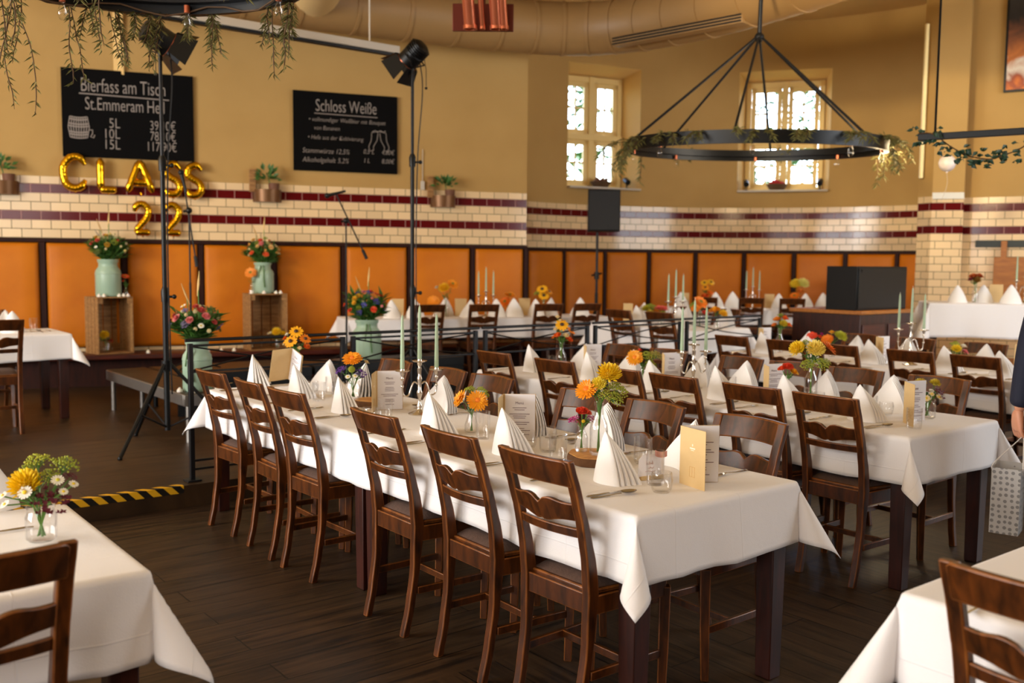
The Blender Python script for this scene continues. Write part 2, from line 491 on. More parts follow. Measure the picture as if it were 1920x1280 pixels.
# ------------------------------------------------------------------ mesh helpers
class MB:
    """collects shapes and links them as ONE mesh object"""
    def __init__(s):
        s.v, s.f, s.m, s.uv = [], [], [], {}
        s.mi = 0
    def add(s, vs_, fs_):
        b = len(s.v)
        s.v += [tuple(q) for q in vs_]
        for f in fs_:
            s.f.append(tuple(b + i for i in f)); s.m.append(s.mi)
        return b
    def box(s, c, d, rz=0.0, rot=None):
        x, y, z = d[0] / 2, d[1] / 2, d[2] / 2
        R = rot if rot is not None else Matrix.Rotation(rz, 3, 'Z')
        vs_ = [Vector(c) + R @ Vector(q) for q in ((-x, -y, -z), (x, -y, -z), (x, y, -z), (-x, y, -z), (-x, -y, z), (x, -y, z), (x, y, z), (-x, y, z))]
        s.add(vs_, [(0, 3, 2, 1), (4, 5, 6, 7), (0, 1, 5, 4), (1, 2, 6, 5), (2, 3, 7, 6), (3, 0, 4, 7)])
        return s
    def beam(s, a, b, w, h, up=(0, 0, 1)):
        a, b = Vector(a), Vector(b)
        y = (b - a).normalized()
        x = y.cross(Vector(up)).normalized()
        z = x.cross(y)
        R = Matrix((x, y, z)).transposed()
        return s.box((a + b) / 2, (w, (b - a).length, h), rot=R)
    def prism(s, poly, z0, z1):
        n = len(poly)
        vs_ = [(p[0], p[1], z0) for p in poly] + [(p[0], p[1], z1) for p in poly]
        fs_ = [tuple(reversed(range(n))), tuple(range(n, 2 * n))] + [(i, (i + 1) % n, n + (i + 1) % n, n + i) for i in range(n)]
        s.add(vs_, fs_)
        return s
    def tube(s, pts, r, n=8, closed=False, flat=1.0, up=(0, 0, 1)):
        pts = [Vector(p) for p in pts]
        N = len(pts)
        rs = r if isinstance(r, (list, tuple)) else [r] * N
        b = len(s.v)
        prevx = None
        for i, p in enumerate(pts):
            if closed:
                t = (pts[(i + 1) % N] - pts[i - 1]).normalized()
            else:
                t = (pts[min(i + 1, N - 1)] - pts[max(i - 1, 0)])
                t = t.normalized() if t.length > 1e-9 else Vector((0, 0, 1))
            if prevx is None:
                u = Vector(up)
                if abs(t.dot(u)) > .95:
                    u = Vector((1, 0, 0))
                x = t.cross(u).normalized()
            else:
                x = (prevx - t * prevx.dot(t)).normalized()
            y = t.cross(x)
            prevx = x
            for k in range(n):
                a = 2 * pi * k / n
                s.v.append(tuple(p + x * (cos(a) * rs[i]) + y * (sin(a) * rs[i] * flat)))
        R = N if closed else N - 1
        for i in range(R):
            j = (i + 1) % N
            for k in range(n):
                s.f.append((b + i * n + k, b + i * n + (k + 1) % n, b + j * n + (k + 1) % n, b + j * n + k)); s.m.append(s.mi)
        if not closed:
            s.f.append(tuple(b + k for k in reversed(range(n)))); s.m.append(s.mi)
            s.f.append(tuple(b + (N - 1) * n + k for k in range(n))); s.m.append(s.mi)
        return s
    def lathe(s, prof, n=20, c=(0, 0, 0), a0=0.0, a1=2 * pi):
        """prof: list of (r, z); closed sweep when a full turn"""
        full = abs(a1 - a0 - 2 * pi) < 1e-6
        b = len(s.v)
        m = n if full else n + 1
        P = len(prof)
        for k in range(m):
            a = a0 + (a1 - a0) * k / n
            for r, z in prof:
                s.v.append((c[0] + r * cos(a), c[1] + r * sin(a), c[2] + z))
        for k in range(n):
            k2 = (k + 1) % m
            for i in range(P - 1):
                s.f.append((b + k * P + i, b + k2 * P + i, b + k2 * P + i + 1, b + k * P + i + 1)); s.m.append(s.mi)
        return s
    def ball(s, c, r, n=10, m=6, rot=None):
        r = r if isinstance(r, (tuple, list)) else (r, r, r)
        b = len(s.v)
        R = rot or Matrix.Identity(3)
        c = Vector(c)
        s.v.append(tuple(c + R @ Vector((0, 0, -r[2]))))
        for i in range(1, m):
            t = -pi / 2 + pi * i / m
            for k in range(n):
                a = 2 * pi * k / n
                s.v.append(tuple(c + R @ Vector((r[0] * cos(t) * cos(a), r[1] * cos(t) * sin(a), r[2] * sin(t)))))
        s.v.append(tuple(c + R @ Vector((0, 0, r[2]))))
        for k in range(n):
            s.f.append((b, b + 1 + (k + 1) % n, b + 1 + k)); s.m.append(s.mi)
            for i in range(m - 2):
                q = b + 1 + i * n
                s.f.append((q + k, q + (k + 1) % n, q + n + (k + 1) % n, q + n + k)); s.m.append(s.mi)
            q = b + 1 + (m - 2) * n
            s.f.append((q + k, q + (k + 1) % n, len(s.v) - 1)); s.m.append(s.mi)
        return s
    def grid(s, fn, nu, nv, uvfn=None, flip=False):
        b = len(s.v)
        for i in range(nu + 1):
            for j in range(nv + 1):
                s.v.append(tuple(fn(i / nu, j / nv)))
        for i in range(nu):
            for j in range(nv):
                q = (b + i * (nv + 1) + j, b + (i + 1) * (nv + 1) + j, b + (i + 1) * (nv + 1) + j + 1, b + i * (nv + 1) + j + 1)
                if uvfn:
                    uvs = [uvfn(i / nu, j / nv), uvfn((i + 1) / nu, j / nv), uvfn((i + 1) / nu, (j + 1) / nv), uvfn(i / nu, (j + 1) / nv)]
                if flip:
                    q = tuple(reversed(q))
                    if uvfn: uvs.reverse()
                if uvfn: s.uv[len(s.f)] = uvs
                s.f.append(q); s.m.append(s.mi)
        return s
    def quad(s, a, b, c, d, uvs=None):
        k = len(s.f)
        s.add([a, b, c, d], [(0, 1, 2, 3)])
        if uvs: s.uv[k] = uvs
        return s
    def leafblade(s, p, d, n, L, W, bend=.2):
        """a folded pointed leaf from p along d, n roughly its upper side"""
        p, d, n = Vector(p), Vector(d).normalized(), Vector(n)
        x = d.cross(n)
        x = x.normalized() if x.length > 1e-6 else Vector((1, 0, 0))
        n = x.cross(d).normalized()
        m1 = p + d * (L * .45)
        s.add([p, m1 + x * W / 2 + n * W * .12, m1 - x * W / 2 + n * W * .12, m1 - n * L * bend * .3, p + d * L - n * L * bend],
              [(0, 1, 3), (0, 3, 2), (1, 4, 3), (3, 4, 2)])
        return s
    def mesh(s, name, mats, smooth=38, weld=False):
        me = bpy.data.meshes.new(name)
        me.from_pydata(s.v, [], s.f)
        mats = mats if isinstance(mats, (list, tuple)) else [mats]
        for q in mats:
            me.materials.append(q)
        if len(mats) > 1:
            me.polygons.foreach_set('material_index', s.m)
        if s.uv:
            ul = me.uv_layers.new(name='UVMap')
            for p in me.polygons:
                q = s.uv.get(p.index)
                if q:
                    for li, c in zip(p.loop_indices, q):
                        ul.data[li].uv = c
        bm = bmesh.new(); bm.from_mesh(me)
        if weld:
            bmesh.ops.remove_doubles(bm, verts=bm.verts, dist=1e-5)
        if not s.uv:
            bmesh.ops.recalc_face_normals(bm, faces=bm.faces)
        if smooth:
            lim = radians(smooth)
            for f in bm.faces: f.smooth = True
            for e in bm.edges:
                if len(e.link_faces) == 2:
                    e.smooth = e.calc_face_angle(0) < lim
        bm.to_mesh(me); bm.free()
        return me
    def build(s, name, mats, parent=None, smooth=38, bevel=0, loc=None, rz=None, weld=False, seg=2):
        worn = bevel and mats is M['chair']
        if worn: mats = [M['chair'], M['chair_edge']]          # the rounded edges are rubbed paler
        o = bpy.data.objects.new(name, s.mesh(name, mats, smooth, weld))
        COL.objects.link(o)
        if parent: o.parent = parent
        if loc is not None: o.location = loc
        if rz is not None: o.rotation_euler = (0, 0, rz)
        if bevel:
            md = o.modifiers.new('bevel', 'BEVEL'); md.width = bevel; md.segments = seg; md.limit_method = 'ANGLE'; md.angle_limit = radians(35)
            if worn: md.material = 1
        return o
def tag(o, label=None, cat=None, group=None, kind=None):
    if label: o['label'] = label
    if cat: o['category'] = cat
    if group: o['group'] = group
    if kind: o['kind'] = kind
    return o
def thing(name, label, cat, loc=(0, 0, 0), rz=0.0, group=None):
    o = bpy.data.objects.new(name, None)
    o.empty_display_size = .1
    COL.objects.link(o)
    o.location = loc
    o.rotation_euler = (0, 0, rz)
    return tag(o, label, cat, group)
def put(mesh, name, parent=None, loc=(0, 0, 0), rot=(0, 0, 0), scale=1.0):
    o = bpy.data.objects.new(name, mesh)
    COL.objects.link(o)
    if parent: o.parent = parent
    o.location = loc
    o.rotation_euler = rot
    o.scale = (scale,) * 3 if isinstance(scale, (int, float)) else scale
    return o
def dup(root, loc, rz, label, group=None):
    r = root.copy(); COL.objects.link(r)
    r.location = loc; r.rotation_euler = (0, 0, rz)
    r['label'] = label
    if group: r['group'] = group
    for ch in root.children:
        c = ch.copy(); COL.objects.link(c); c.parent = r
        for g in ch.children:
            d = g.copy(); COL.objects.link(d); d.parent = c
    return r
def words(name, body, size, mat, parent, loc, rot=(pi / 2, 0, 0), align='LEFT', depth=.0015, bold=0.0, shear=0.0, sx=1.0):
    """lettering as real mesh strokes"""
    cu = bpy.data.curves.new(name, 'FONT')
    cu.body = body; cu.size = size; cu.align_x = align; cu.extrude = depth / 2; cu.offset = bold; cu.shear = shear
    cu.resolution_u = 3
    tmp = bpy.data.objects.new('tmp', cu)
    COL.objects.link(tmp)
    bpy.context.view_layer.update()
    me = bpy.data.meshes.new_from_object(tmp.evaluated_get(bpy.context.evaluated_depsgraph_get()))
    bpy.data.objects.remove(tmp)
    me.name = name
    me.materials.clear(); me.materials.append(mat)
    o = bpy.data.objects.new(name, me)
    COL.objects.link(o); o.parent = parent
    o.location = loc; o.rotation_euler = rot; o.scale = (sx, 1, 1)
    return o
def smoothpath(pts, n=8):
    """Catmull-Rom through pts"""
    P = [Vector(p) for p in pts]
    P = [P[0] * 2 - P[1]] + P + [P[-1] * 2 - P[-2]]
    out = []
    for i in range(1, len(P) - 2):
        a, b, c, d = P[i - 1:i + 3]
        for k in range(n):
            t = k / n
            out.append(.5 * ((2 * b) + (c - a) * t + (2 * a - 5 * b + 4 * c - d) * t * t + (3 * b - a - 3 * c + d) * t ** 3))
    out.append(P[-2])
    return out
def rod(r=.01, z0=0, z1=1, n=10, c=(0, 0)):
    return [(0, z0), (r, z0), (r, z1), (0, z1)]
ORDC = ['first', 'second', 'third', 'fourth', 'fifth', 'sixth']
ORD = ['nearest', 'second', 'third', 'fourth', 'fifth', 'sixth', 'seventh']
# ================================================================== the hall
def wall_piece(mb, p0, p1, z0, z1, s0=0.0, nz=1, nu=1):
    L = (Vector(p1) - Vector(p0)).length
    mb.grid(lambda a, b: (p0[0] + (p1[0] - p0[0]) * a, p0[1] + (p1[1] - p0[1]) * a, z0 + (z1 - z0) * b), nu, nz,
            lambda a, b: (s0 + L * a, z0 + (z1 - z0) * b))
CEIL = 5.35
def structure(o):
    return tag(o, kind='structure')
# floor of the hall, raised platform floor
mb = MB(); mb.quad((-16, -6, 0), (14, -6, 0), (14, 16.4, 0), (-16, 16.4, 0))
structure(mb.build('floor', M['floor'], smooth=0))
PE = 3.80                                    # u of the platform's front edge
def platform_poly(u0, v0, v1):
    a, b = tab(A0, u0, v0), tab(A0, u0, v1)
    c, d = tab(A0, u0 + 14, v1), tab(A0, u0 + 14, v0)
    return [(q.x, q.y) for q in (a, b, c, d)]
mb = MB(); mb.prism(platform_poly(PE, -9, 9.2), .001, TIER)
structure(mb.build('floor_platform', M['tier_floor'], smooth=0))
# bench wall (left), ends in a free corner
T0, T1 = -7.2, 4.0 * K
p0, p1 = on_wall(T0, 0, 0), on_wall(T1, 0, 0)
pb = on_wall(T1, -.9, 0)
mb = MB()
L = T1 - T0
mb.quad((p0.x, p0.y, 0), (p1.x, p1.y, 0), (p1.x, p1.y, CEIL), (p0.x, p0.y, CEIL), [(T0, 0), (T1, 0), (T1, CEIL), (T0, CEIL)])
mb.quad((p1.x, p1.y, 0), (pb.x, pb.y, 0), (pb.x, pb.y, CEIL), (p1.x, p1.y, CEIL), [(T1, 0), (T1 + .9, 0), (T1 + .9, CEIL), (T1, CEIL)])
structure(mb.build('wall_left', M['wall'], smooth=0))
# outer shell out of frame
mb = MB()
q0 = on_wall(T0, 0, 0)
mb.quad((q0.x, q0.y, 0), (-10.6, -4.5, 0), (-10.6, -4.5, CEIL), (q0.x, q0.y, CEIL), [(0, 0), (9, 0), (9, CEIL), (0, CEIL)])
structure(mb.build('wall_far_left', M['wall'], smooth=0))
mb = MB(); mb.quad((-10.6, -4.5, 0), (11, -4.5, 0), (11, -4.5, CEIL), (-10.6, -4.5, CEIL), [(0, 0), (21, 0), (21, CEIL), (0, CEIL)])
structure(mb.build('wall_back', M['wall'], smooth=0))
# alcove (curved) wall with two deep windows
AC = Vector((2.66 * K, 9.95 * K, 0)); AR = 3.4 * K
def alc(deg, r=AR, z=0.0):
    a = radians(deg)
    return AC + Vector((sin(a) * r, cos(a) * r, z))
WZ0, WZ1 = kz(2.53), kz(4.14)
WINS = [(-35.2, -16.3), (6.7, 26.9)]
mb = MB()
angs = [-64, -56, -47.4, -41, WINS[0][0]] + [WINS[0][0] + (WINS[0][1] - WINS[0][0]) * k / 3 for k in (1, 2, 3)] + [-10, -4, 2, WINS[1][0]] + \
    [WINS[1][0] + (WINS[1][1] - WINS[1][0]) * k / 3 for k in (1, 2, 3)] + [33, 40, 47, 54]
def in_win(a, b):
    return any(a >= w[0] - .01 and b <= w[1] + .01 for w in WINS)
for a, b in zip(angs[:-1], angs[1:]):
    rows = [(0, WZ0), (WZ1, CEIL)] if in_win(a, b) else [(0, WZ0), (WZ0, WZ1), (WZ1, CEIL)]
    for z0, z1 in rows:
        P, Q = alc(a), alc(b)
        sa, sb = radians(a) * AR, radians(b) * AR
        mb.quad((P.x, P.y, z0), (Q.x, Q.y, z0), (Q.x, Q.y, z1), (P.x, P.y, z1), [(sa, z0), (sb, z0), (sb, z1), (sa, z1)])
structure(mb.build('wall_alcove', M['wall'], smooth=50, weld=True))
REV = .50
for wi, (a, b) in enumerate(WINS):
    w = thing('window_%d' % (wi + 1), None, None)
    structure(w)
    P, Q = alc(a), alc(b)
    mid = (P + Q) / 2
    ang = -radians((a + b) / 2)
    w.location = (mid.x, mid.y, WZ0); w.rotation_euler = (0, 0, ang)
    W = (Q - P).length; H = WZ1 - WZ0
    hw = W / 2
    iw = hw - .09                                # reveals splay inwards
    mb = MB()                                    # reveal
    top = H - .10
    mb.quad((-hw, 0, 0), (-iw, REV, 0), (-iw, REV, top), (-hw, 0, H))
    mb.quad((hw, 0, 0), (hw, 0, H), (iw, REV, top), (iw, REV, 0))
    mb.quad((-hw, 0, H), (-iw, REV, top), (iw, REV, top), (hw, 0, H))
    mb.quad((-hw, -.0, 0), (hw, -.0, 0), (iw, REV, 0), (-iw, REV, 0))
    mb.build('window_reveal', M['plaster'], w, smooth=0)
    mb = MB(); mb.box((0, REV / 2 - .05, .012), (2 * hw - .02, REV + .06, .03))
    mb.build('window_sill', M['white_case'], w, bevel=.006)
    fy = REV - .04
    mb = MB()                                    # fixed frame, mullion, transom
    for x in (-iw + .04, iw - .04): mb.box((x, fy, top / 2), (.08, .09, top))
    mb.box((0, fy - .01, top / 2), (.10, .10, top))
    for z in (.05, top - .05): mb.box((0, fy, z), (2 * iw, .09, .09))
    tz = top * .47
    mb.box((0, fy - .015, tz), (2 * iw, .11, .10))
    mb.build('window_frame', M['window'], w, bevel=.006)
    for sx in (-1, 1):
        for z0, z1 in ((.095, tz - .05), (tz + .05, top - .095)):
            xa, xb = .055, iw - .085
            sh = MB(); h = z1 - z0; cx = sx * (xa + xb) / 2; ww = xb - xa
            for x in (cx - ww / 2 + .035, cx + ww / 2 - .035): sh.box((x, fy - .005, (z0 + z1) / 2), (.07, .05, h))
            for z in (z0 + .035, z1 - .035): sh.box((cx, fy - .005, z), (ww, .05, .07))
            sh.box((cx, fy, (z0 + z1) / 2), (.028, .03, h)); sh.box((cx, fy, (z0 + z1) / 2), (ww, .03, .028))
            so = sh.build('sash', M['window'], w, bevel=.004)
            g = MB(); g.box((cx, fy + .004, (z0 + z1) / 2), (ww - .02, .004, h - .02))
            g.build('pane', M['pane'], so, smooth=0)
# pier with its tiled base and the right-hand wall
def P2(x, y): return (x * K, y * K)
pier = [P2(4.555, 10.95), P2(4.63, 10.76), P2(4.935, 10.66), P2(5.09, 10.98), P2(5.60, 12.6), P2(5.33, 12.55)]
mb = MB()
s = 0
for i in range(len(pier)):
    a, b = pier[i], pier[(i + 1) % len(pier)]
    Lq = sqrt((b[0] - a[0]) ** 2 + (b[1] - a[1]) ** 2)
    mb.quad((a[0], a[1], 0), (b[0], b[1], 0), (b[0], b[1], CEIL), (a[0], a[1], CEIL), [(s, 0), (s + Lq, 0), (s + Lq, CEIL), (s, CEIL)])
    s += Lq
structure(mb.build('wall_pier', M['wall'], smooth=0))
a, b = P2(5.07, 10.95), P2(9.6, 8.0)
Lq = sqrt((b[0] - a[0]) ** 2 + (b[1] - a[1]) ** 2)
mb = MB(); mb.quad((a[0], a[1], 0), (b[0], b[1], 0), (b[0], b[1], CEIL), (a[0], a[1], CEIL), [(0, 0), (Lq, 0), (Lq, CEIL), (0, CEIL)])
structure(mb.build('wall_right', M['wall'], smooth=0))
mb = MB(); mb.quad((b[0], b[1], 0), (11, -4.5, 0), (11, -4.5, CEIL), (b[0], b[1], CEIL), [(0, 0), (14, 0), (14, CEIL), (0, CEIL)])
structure(mb.build('wall_side', M['wall'], smooth=0))
# ceiling over the hall and its alcove
cl = [(-10.6, -4.5), (11, -4.5), P2(9.6, 8.0), P2(5.07, 10.95), P2(5.45, 12.6)]
cl += [tuple(alc(d, AR + .01))[:2] for d in (50, 44, 38, 32, 26, 20, 14, 8, 2, -4, -10, -16, -22, -28, -34, -40, -46, -52, -58)]
cl += [(pb.x, pb.y), (p1.x, p1.y), (p0.x, p0.y)]
mb = MB(); mb.prism(cl, CEIL, CEIL + .05)
structure(mb.build('ceiling', M['ceiling'], smooth=0))
# sloped glazed cap on the pier's tiles, and a pale strip painting the lit edge of the corner
c0, c1 = Vector(pier[1] + (0,)), Vector(pier[2] + (0,))
dv = (c1 - c0).normalized(); nv = Vector((dv.y, -dv.x, 0))
zc = kz(2.285)
mb = MB()
mb.quad(c0 + Vector((0, 0, zc + .085)), c0 + nv * .05 + Vector((0, 0, zc)), c1 + nv * .05 + Vector((0, 0, zc)), c1 + Vector((0, 0, zc + .085)))
mb.quad(c0 + nv * .05 + Vector((0, 0, zc)), c0 + Vector((0, 0, zc)), c1 + Vector((0, 0, zc)), c1 + nv * .05 + Vector((0, 0, zc)))
structure(mb.build('trim_1', simple('glazed_cap', (226, 226, 220), .06), smooth=0))
mb = MB(); q = at_depth(1731, 230, 12.72)
mb.beam((q.x, q.y, kz(2.52)), (q.x, q.y, kz(4.2)), .045, .045, up=(0, 1, 0))
structure(mb.build('trim_lit_edge', simple('painted_lit_edge', (250, 226, 160), .5), bevel=.008))
mb = MB(); c_ = on_wall(-.21 * K, .015, 0)
mb.beam((c_.x, c_.y, kz(3.3)), (c_.x, c_.y, CEIL), .12, .03, up=(0, 1, 0))
structure(mb.build('trim_3', M['plaster'], bevel=.01))

# ---- wainscot bench along the bench wall and round the alcove: upholstered backs, posts, seat
SEAT, BTOP = kz(.655), kz(1.70)
PZ0 = SEAT + .04
def padded(name, w, h, parent=None, loc=None, rz=0):
    mb = MB(); d = .05
    def fn(a, b):
        x, z = (a - .5) * w, b * h
        e = min(a, 1 - a) * w; g = min(b, 1 - b) * h
        k = min(1, e / .045) ** .5 * min(1, g / .045) ** .5
        return (x, -d * k, z)
    # denser near the rim
    def rim(t, L):
        st = [0, .006, .015, .03, .05]
        e = [q / L for q in st]
        xs = e + [.25, .5, .75] + [1 - q for q in reversed(e)]
        i = t * (len(xs) - 1)
        return xs[int(round(i))]
    mb.grid(lambda a, b: fn(rim(a, w), rim(b, h)), 12, 12)
    return mb.build(name, M['leather'], parent, loc=loc, rz=rz, smooth=60)
bench = thing('wall_bench', 'long built in bench with tan leather back panels along the chalkboard wall', 'bench', on_wall(0, 0, 0), WA)
PW = .715 * K
edges = [(-.92 + .7125 * k) * K for k in range(-5, 7)]
edges = [e for e in edges if e > T0 + .1] + [T1 - .02]
mb = MB(); mb.box(((T0 + T1) / 2, -.24, SEAT - .03), (T1 - T0, .50, .06))
mb.build('seat', M['bench'], bench, bevel=.012)
mb = MB(); mb.box(((T0 + T1) / 2, -.19, (SEAT - .06 + TIER) / 2), (T1 - T0, .36, SEAT - .06 - TIER))
mb.build('seat_front', M['post'], bench)
mb = MB(); mb.box(((T0 + T1) / 2, -.02, BTOP + .02), (T1 - T0, .07, .045))
mb.build('top_rail', M['post'], bench, bevel=.006)
mb = MB(); mb.box(((T0 + T1) / 2, -.008, (PZ0 + BTOP) / 2), (T1 - T0, .016, BTOP - PZ0))
mb.build('back_board', M['post'], bench)
for e0, e1 in zip(edges[:-1], edges[1:]):
    padded('back_panel', e1 - e0 - .075, BTOP - PZ0 - .01, bench, ((e0 + e1) / 2, -.016, PZ0 + .005))
for e in edges:
    mb = MB(); mb.box((e, -.03, (PZ0 + BTOP) / 2), (.05, .03, BTOP - PZ0)); mb.build('post', M['post'], bench)
ab = thing('alcove_bench', 'curved built in bench with tan leather back panels below the alcove windows', 'bench', AC, 0)
def ring_box(mb, r0, r1, z0, z1, a0, a1, n=28):
    for k in range(n):
        A, B = a0 + (a1 - a0) * k / n, a0 + (a1 - a0) * (k + 1) / n
        def p(a, r, z): return (sin(radians(a)) * r, cos(radians(a)) * r, z)
        mb.add([p(A, r0, z0), p(B, r0, z0), p(B, r1, z0), p(A, r1, z0), p(A, r0, z1), p(B, r0, z1), p(B, r1, z1), p(A, r1, z1)],
               [(0, 3, 2, 1), (4, 5, 6, 7), (0, 1, 5, 4), (2, 3, 7, 6)])
for nm, r0, r1, z0, z1, mt in (('seat', AR - .48, AR, SEAT - .06, SEAT, 'bench'), ('seat_front', AR - .36, AR - .1, TIER, SEAT - .06, 'post'),
                               ('top_rail', AR - .06, AR, BTOP, BTOP + .045, 'post'), ('back_board', AR - .03, AR - .012, PZ0, BTOP, 'post')):
    mb = MB(); ring_box(mb, r0, r1, z0, z1, -48, 47); mb.build(nm, M[mt], ab, weld=True)
STEP = 11.25
k = -47.6 + .1
while k < 46:
    P, Q = alc(k, AR - .03) - AC, alc(k + STEP, AR - .03) - AC
    m = (P + Q) / 2
    padded('back_panel', (Q - P).length - .075, BTOP - PZ0 - .01, ab, (m.x, m.y, PZ0 + .005), -radians(k + STEP / 2))
    mb = MB(); mb.box((P.x, P.y, (PZ0 + BTOP) / 2), (.05, .05, BTOP - PZ0), rz=-radians(k)); mb.build('post', M['post'], ab)
    k += STEP

# ---- things on the walls
def board(name, label, t0, t1, z0, z1):
    b = thing(name, label, 'chalkboard', on_wall((t0 + t1) / 2, .02, z0), WA)
    w, h = t1 - t0, z1 - z0
    mb = MB(); mb.box((0, 0, h / 2), (w, .04, h)); mb.build('board_panel', M['chalkboard'], b, bevel=.004)
    return b, w, h
b1, w, h = board('chalkboard', 'large chalkboard with a beer keg drawing and litre prices above gold balloons', -.72 * K, .46 * K, kz(2.51), kz(3.335))
Y = -.0225
def chalk(b, w, h, txt, fx, fy, size, sx=1.0, bold=-.0012, shear=0):
    x = (fx - .5) * w
    for wd_ in txt.split():
        o = words('chalk_lettering', wd_, size, M['chalk'], b, (x, Y, (1 - fy) * h), bold=bold, sx=sx, shear=shear)
        x += (max(v.co.x for v in o.data.vertices) + size * .30) * sx
def stroke(mb, pts, b, w, h, r=.005):
    mb.tube([((x - .5) * w, Y, (1 - y) * h) for x, y in pts], r, 5)
chalk(b1, w, h, 'Bierfass  am  Tisch', .14, .255, .215, .60)
mb = MB(); stroke(mb, [(.13, .282), (.81, .30)], b1, w, h, .007)
mb.build('chalk_underline', M['chalk'], b1)
chalk(b1, w, h, 'St.Emmeram  Hell', .17, .46, .20, .60)
for i, (a_, p_) in enumerate((('5L', '39,10€'), ('10L', '78,10€'), ('15L', '117,90€'))):
    chalk(b1, w, h, a_, .30 + (.045 if i == 0 else 0), .655 + .122 * i, .155, .78)
    chalk(b1, w, h, p_, .655 - (.03 if i == 2 else 0), .655 + .122 * i, .15, .66)
mb = MB()                                          # keg drawing
KX = lambda x, y: (.045 + .155 * x, .545 + .235 * y)
for yy in (0, .12, .33, .45, .72, .84, 1):
    bw = .5 - .09 * abs(yy - .5) * 2
    stroke(mb, [KX(.5 + (q - .5) * 2 * bw, yy + .05 * sin(pi * q)) for q in [j / 8 for j in range(9)]], b1, w, h, .008 if yy not in (0, 1) else .006)
for j in range(9):
    q = j / 8
    stroke(mb, [KX(.5 + (q - .5) * 2 * (.5 - .09 * abs(yy - .5) * 2), yy + .05 * sin(pi * q)) for yy in (0, .25, .5, .75, 1)], b1, w, h, .0055)
stroke(mb, [KX(1.0, .62), KX(1.15, .62), KX(1.15, .8), KX(1.05, .95), KX(1.2, 1.0), KX(1.25, .85)], b1, w, h, .006)
mb.build('chalk_keg_drawing', M['chalk'], b1)
b2, w, h = board('chalkboard', 'smaller chalkboard with a wheat beer text and glass drawing between the two lamp stands', 1.425 * K, 2.51 * K, kz(2.47), kz(3.275))
chalk(b2, w, h, 'Schloss  Weiße', .205, .245, .205, .62)
mb = MB(); stroke(mb, [(.195, .275), (.8, .285)], b2, w, h, .005); mb.build('chalk_underline', M['chalk'], b2)
for tx, fx, fy, sz in (('• vollmundiger Weißbier mit Bouquet', .14, .375, .072), ('von Bananen', .19, .48, .072), ('• Hefe aus der Kultivierung', .13, .60, .072),
                       ('Stammwürze  12,5%', .08, .775, .085), ('0,5 L', .66, .755, .08), ('4,80€', .84, .755, .08),
                       ('Alkoholgehalt  5,2%', .08, .89, .085), ('1  L', .66, .87, .08), ('8,00€', .84, .87, .08)):
    chalk(b2, w, h, tx, fx, fy, sz, .84, -.0009, .2)
mb = MB()
for sx in (-1, 1):
    X = lambda x: .815 + sx * x
    stroke(mb, [(X(.01), .50), (X(.02), .58), (X(.055), .66), (X(.05), .70), (X(.09), .72), (X(.10), .66), (X(.075), .58), (X(.07), .48), (X(.01), .46), (X(.01), .50)], b2, w, h, .004)
stroke(mb, [(.75, .47), (.78, .45), (.8, .47), (.83, .45), (.86, .47), (.88, .45)], b2, w, h, .005)
mb.build('chalk_glass_drawing', M['chalk'], b2)

# foil balloon letters
def foil(label, t, z0, z1, strokes, wfac=.66, name='foil_balloon'):
    h = z1 - z0; w = h * wfac
    o = thing(name, label, 'balloon', on_wall(t, .092, z0), WA, 'gold foil balloons on the wall')
    mb = MB()
    for pts in strokes:
        P = smoothpath([((x - .5) * w, 0, y * h) for x, y in pts], 7) if len(pts) > 2 else [Vector(((pts[0][0] + (pts[1][0] - pts[0][0]) * q - .5) * w, 0, (pts[0][1] + (pts[1][1] - pts[0][1]) * q) * h)) for q in [j / 8 for j in range(9)]]
        n = len(P)
        rs = []
        for i in range(n):
            e = min(i, n - 1 - i) / (n - 1)
            rs.append(h * .112 * (min(1, .45 + e * 6)) * (1 + .05 * sin(i * 2.3)))
        mb.tube(P, rs, 12, up=(0, 1, 0))
    mb.build('letter', M['gold'], o, smooth=60)
    mb = MB(); mb.tube([(0, 0, h * .02), (.01, 0, -h * .035), (.005, .02, -h * .06)], [.012, .006, .012], 6); mb.build('tail', M['gold'], o)
    return o
Cs = [[(.92, .72), (.72, .93), (.4, .93), (.14, .7), (.1, .45), (.2, .17), (.45, .06), (.75, .1), (.92, .3)]]
Ls = [[(.2, .97), (.2, .06)], [(.16, .07), (.9, .07)]]
As = [[(.06, .04), (.5, .97)], [(.5, .97), (.94, .04)], [(.25, .32), (.75, .32)]]
Ss = [[(.88, .8), (.6, .95), (.25, .87), (.15, .68), (.4, .54), (.7, .44), (.86, .26), (.65, .07), (.3, .06), (.1, .22)]]
T2 = [[(.1, .72), (.25, .92), (.6, .95), (.86, .76), (.72, .5), (.4, .28), (.12, .07)], [(.12, .07), (.95, .07)]]
zc0, zc1 = kz(2.195), kz(2.52)
for t, st, wf, lb, dz in ((-.625, Cs, .72, 'gold foil balloon shaped as the letter C', .0), (-.335, Ls, .62, 'gold foil balloon shaped as the letter L', -.015),
                      (-.045, As, .80, 'gold foil balloon shaped as the letter A', -.02), (.255, Ss, .56, 'first gold foil letter S behind the lamp stand pole', -.035),
                      (.455, Ss, .56, 'last gold foil letter S right of the lamp stand pole', -.04)):
    foil(lb, t * K, zc0 + dz, zc1 + dz, st, wf)
for t, lb in ((-.035, 'left gold foil figure two below the letters'), (.245, 'right gold foil figure two half behind the pole')):
    foil(lb, t * K, kz(1.785), kz(2.09), T2, .56)

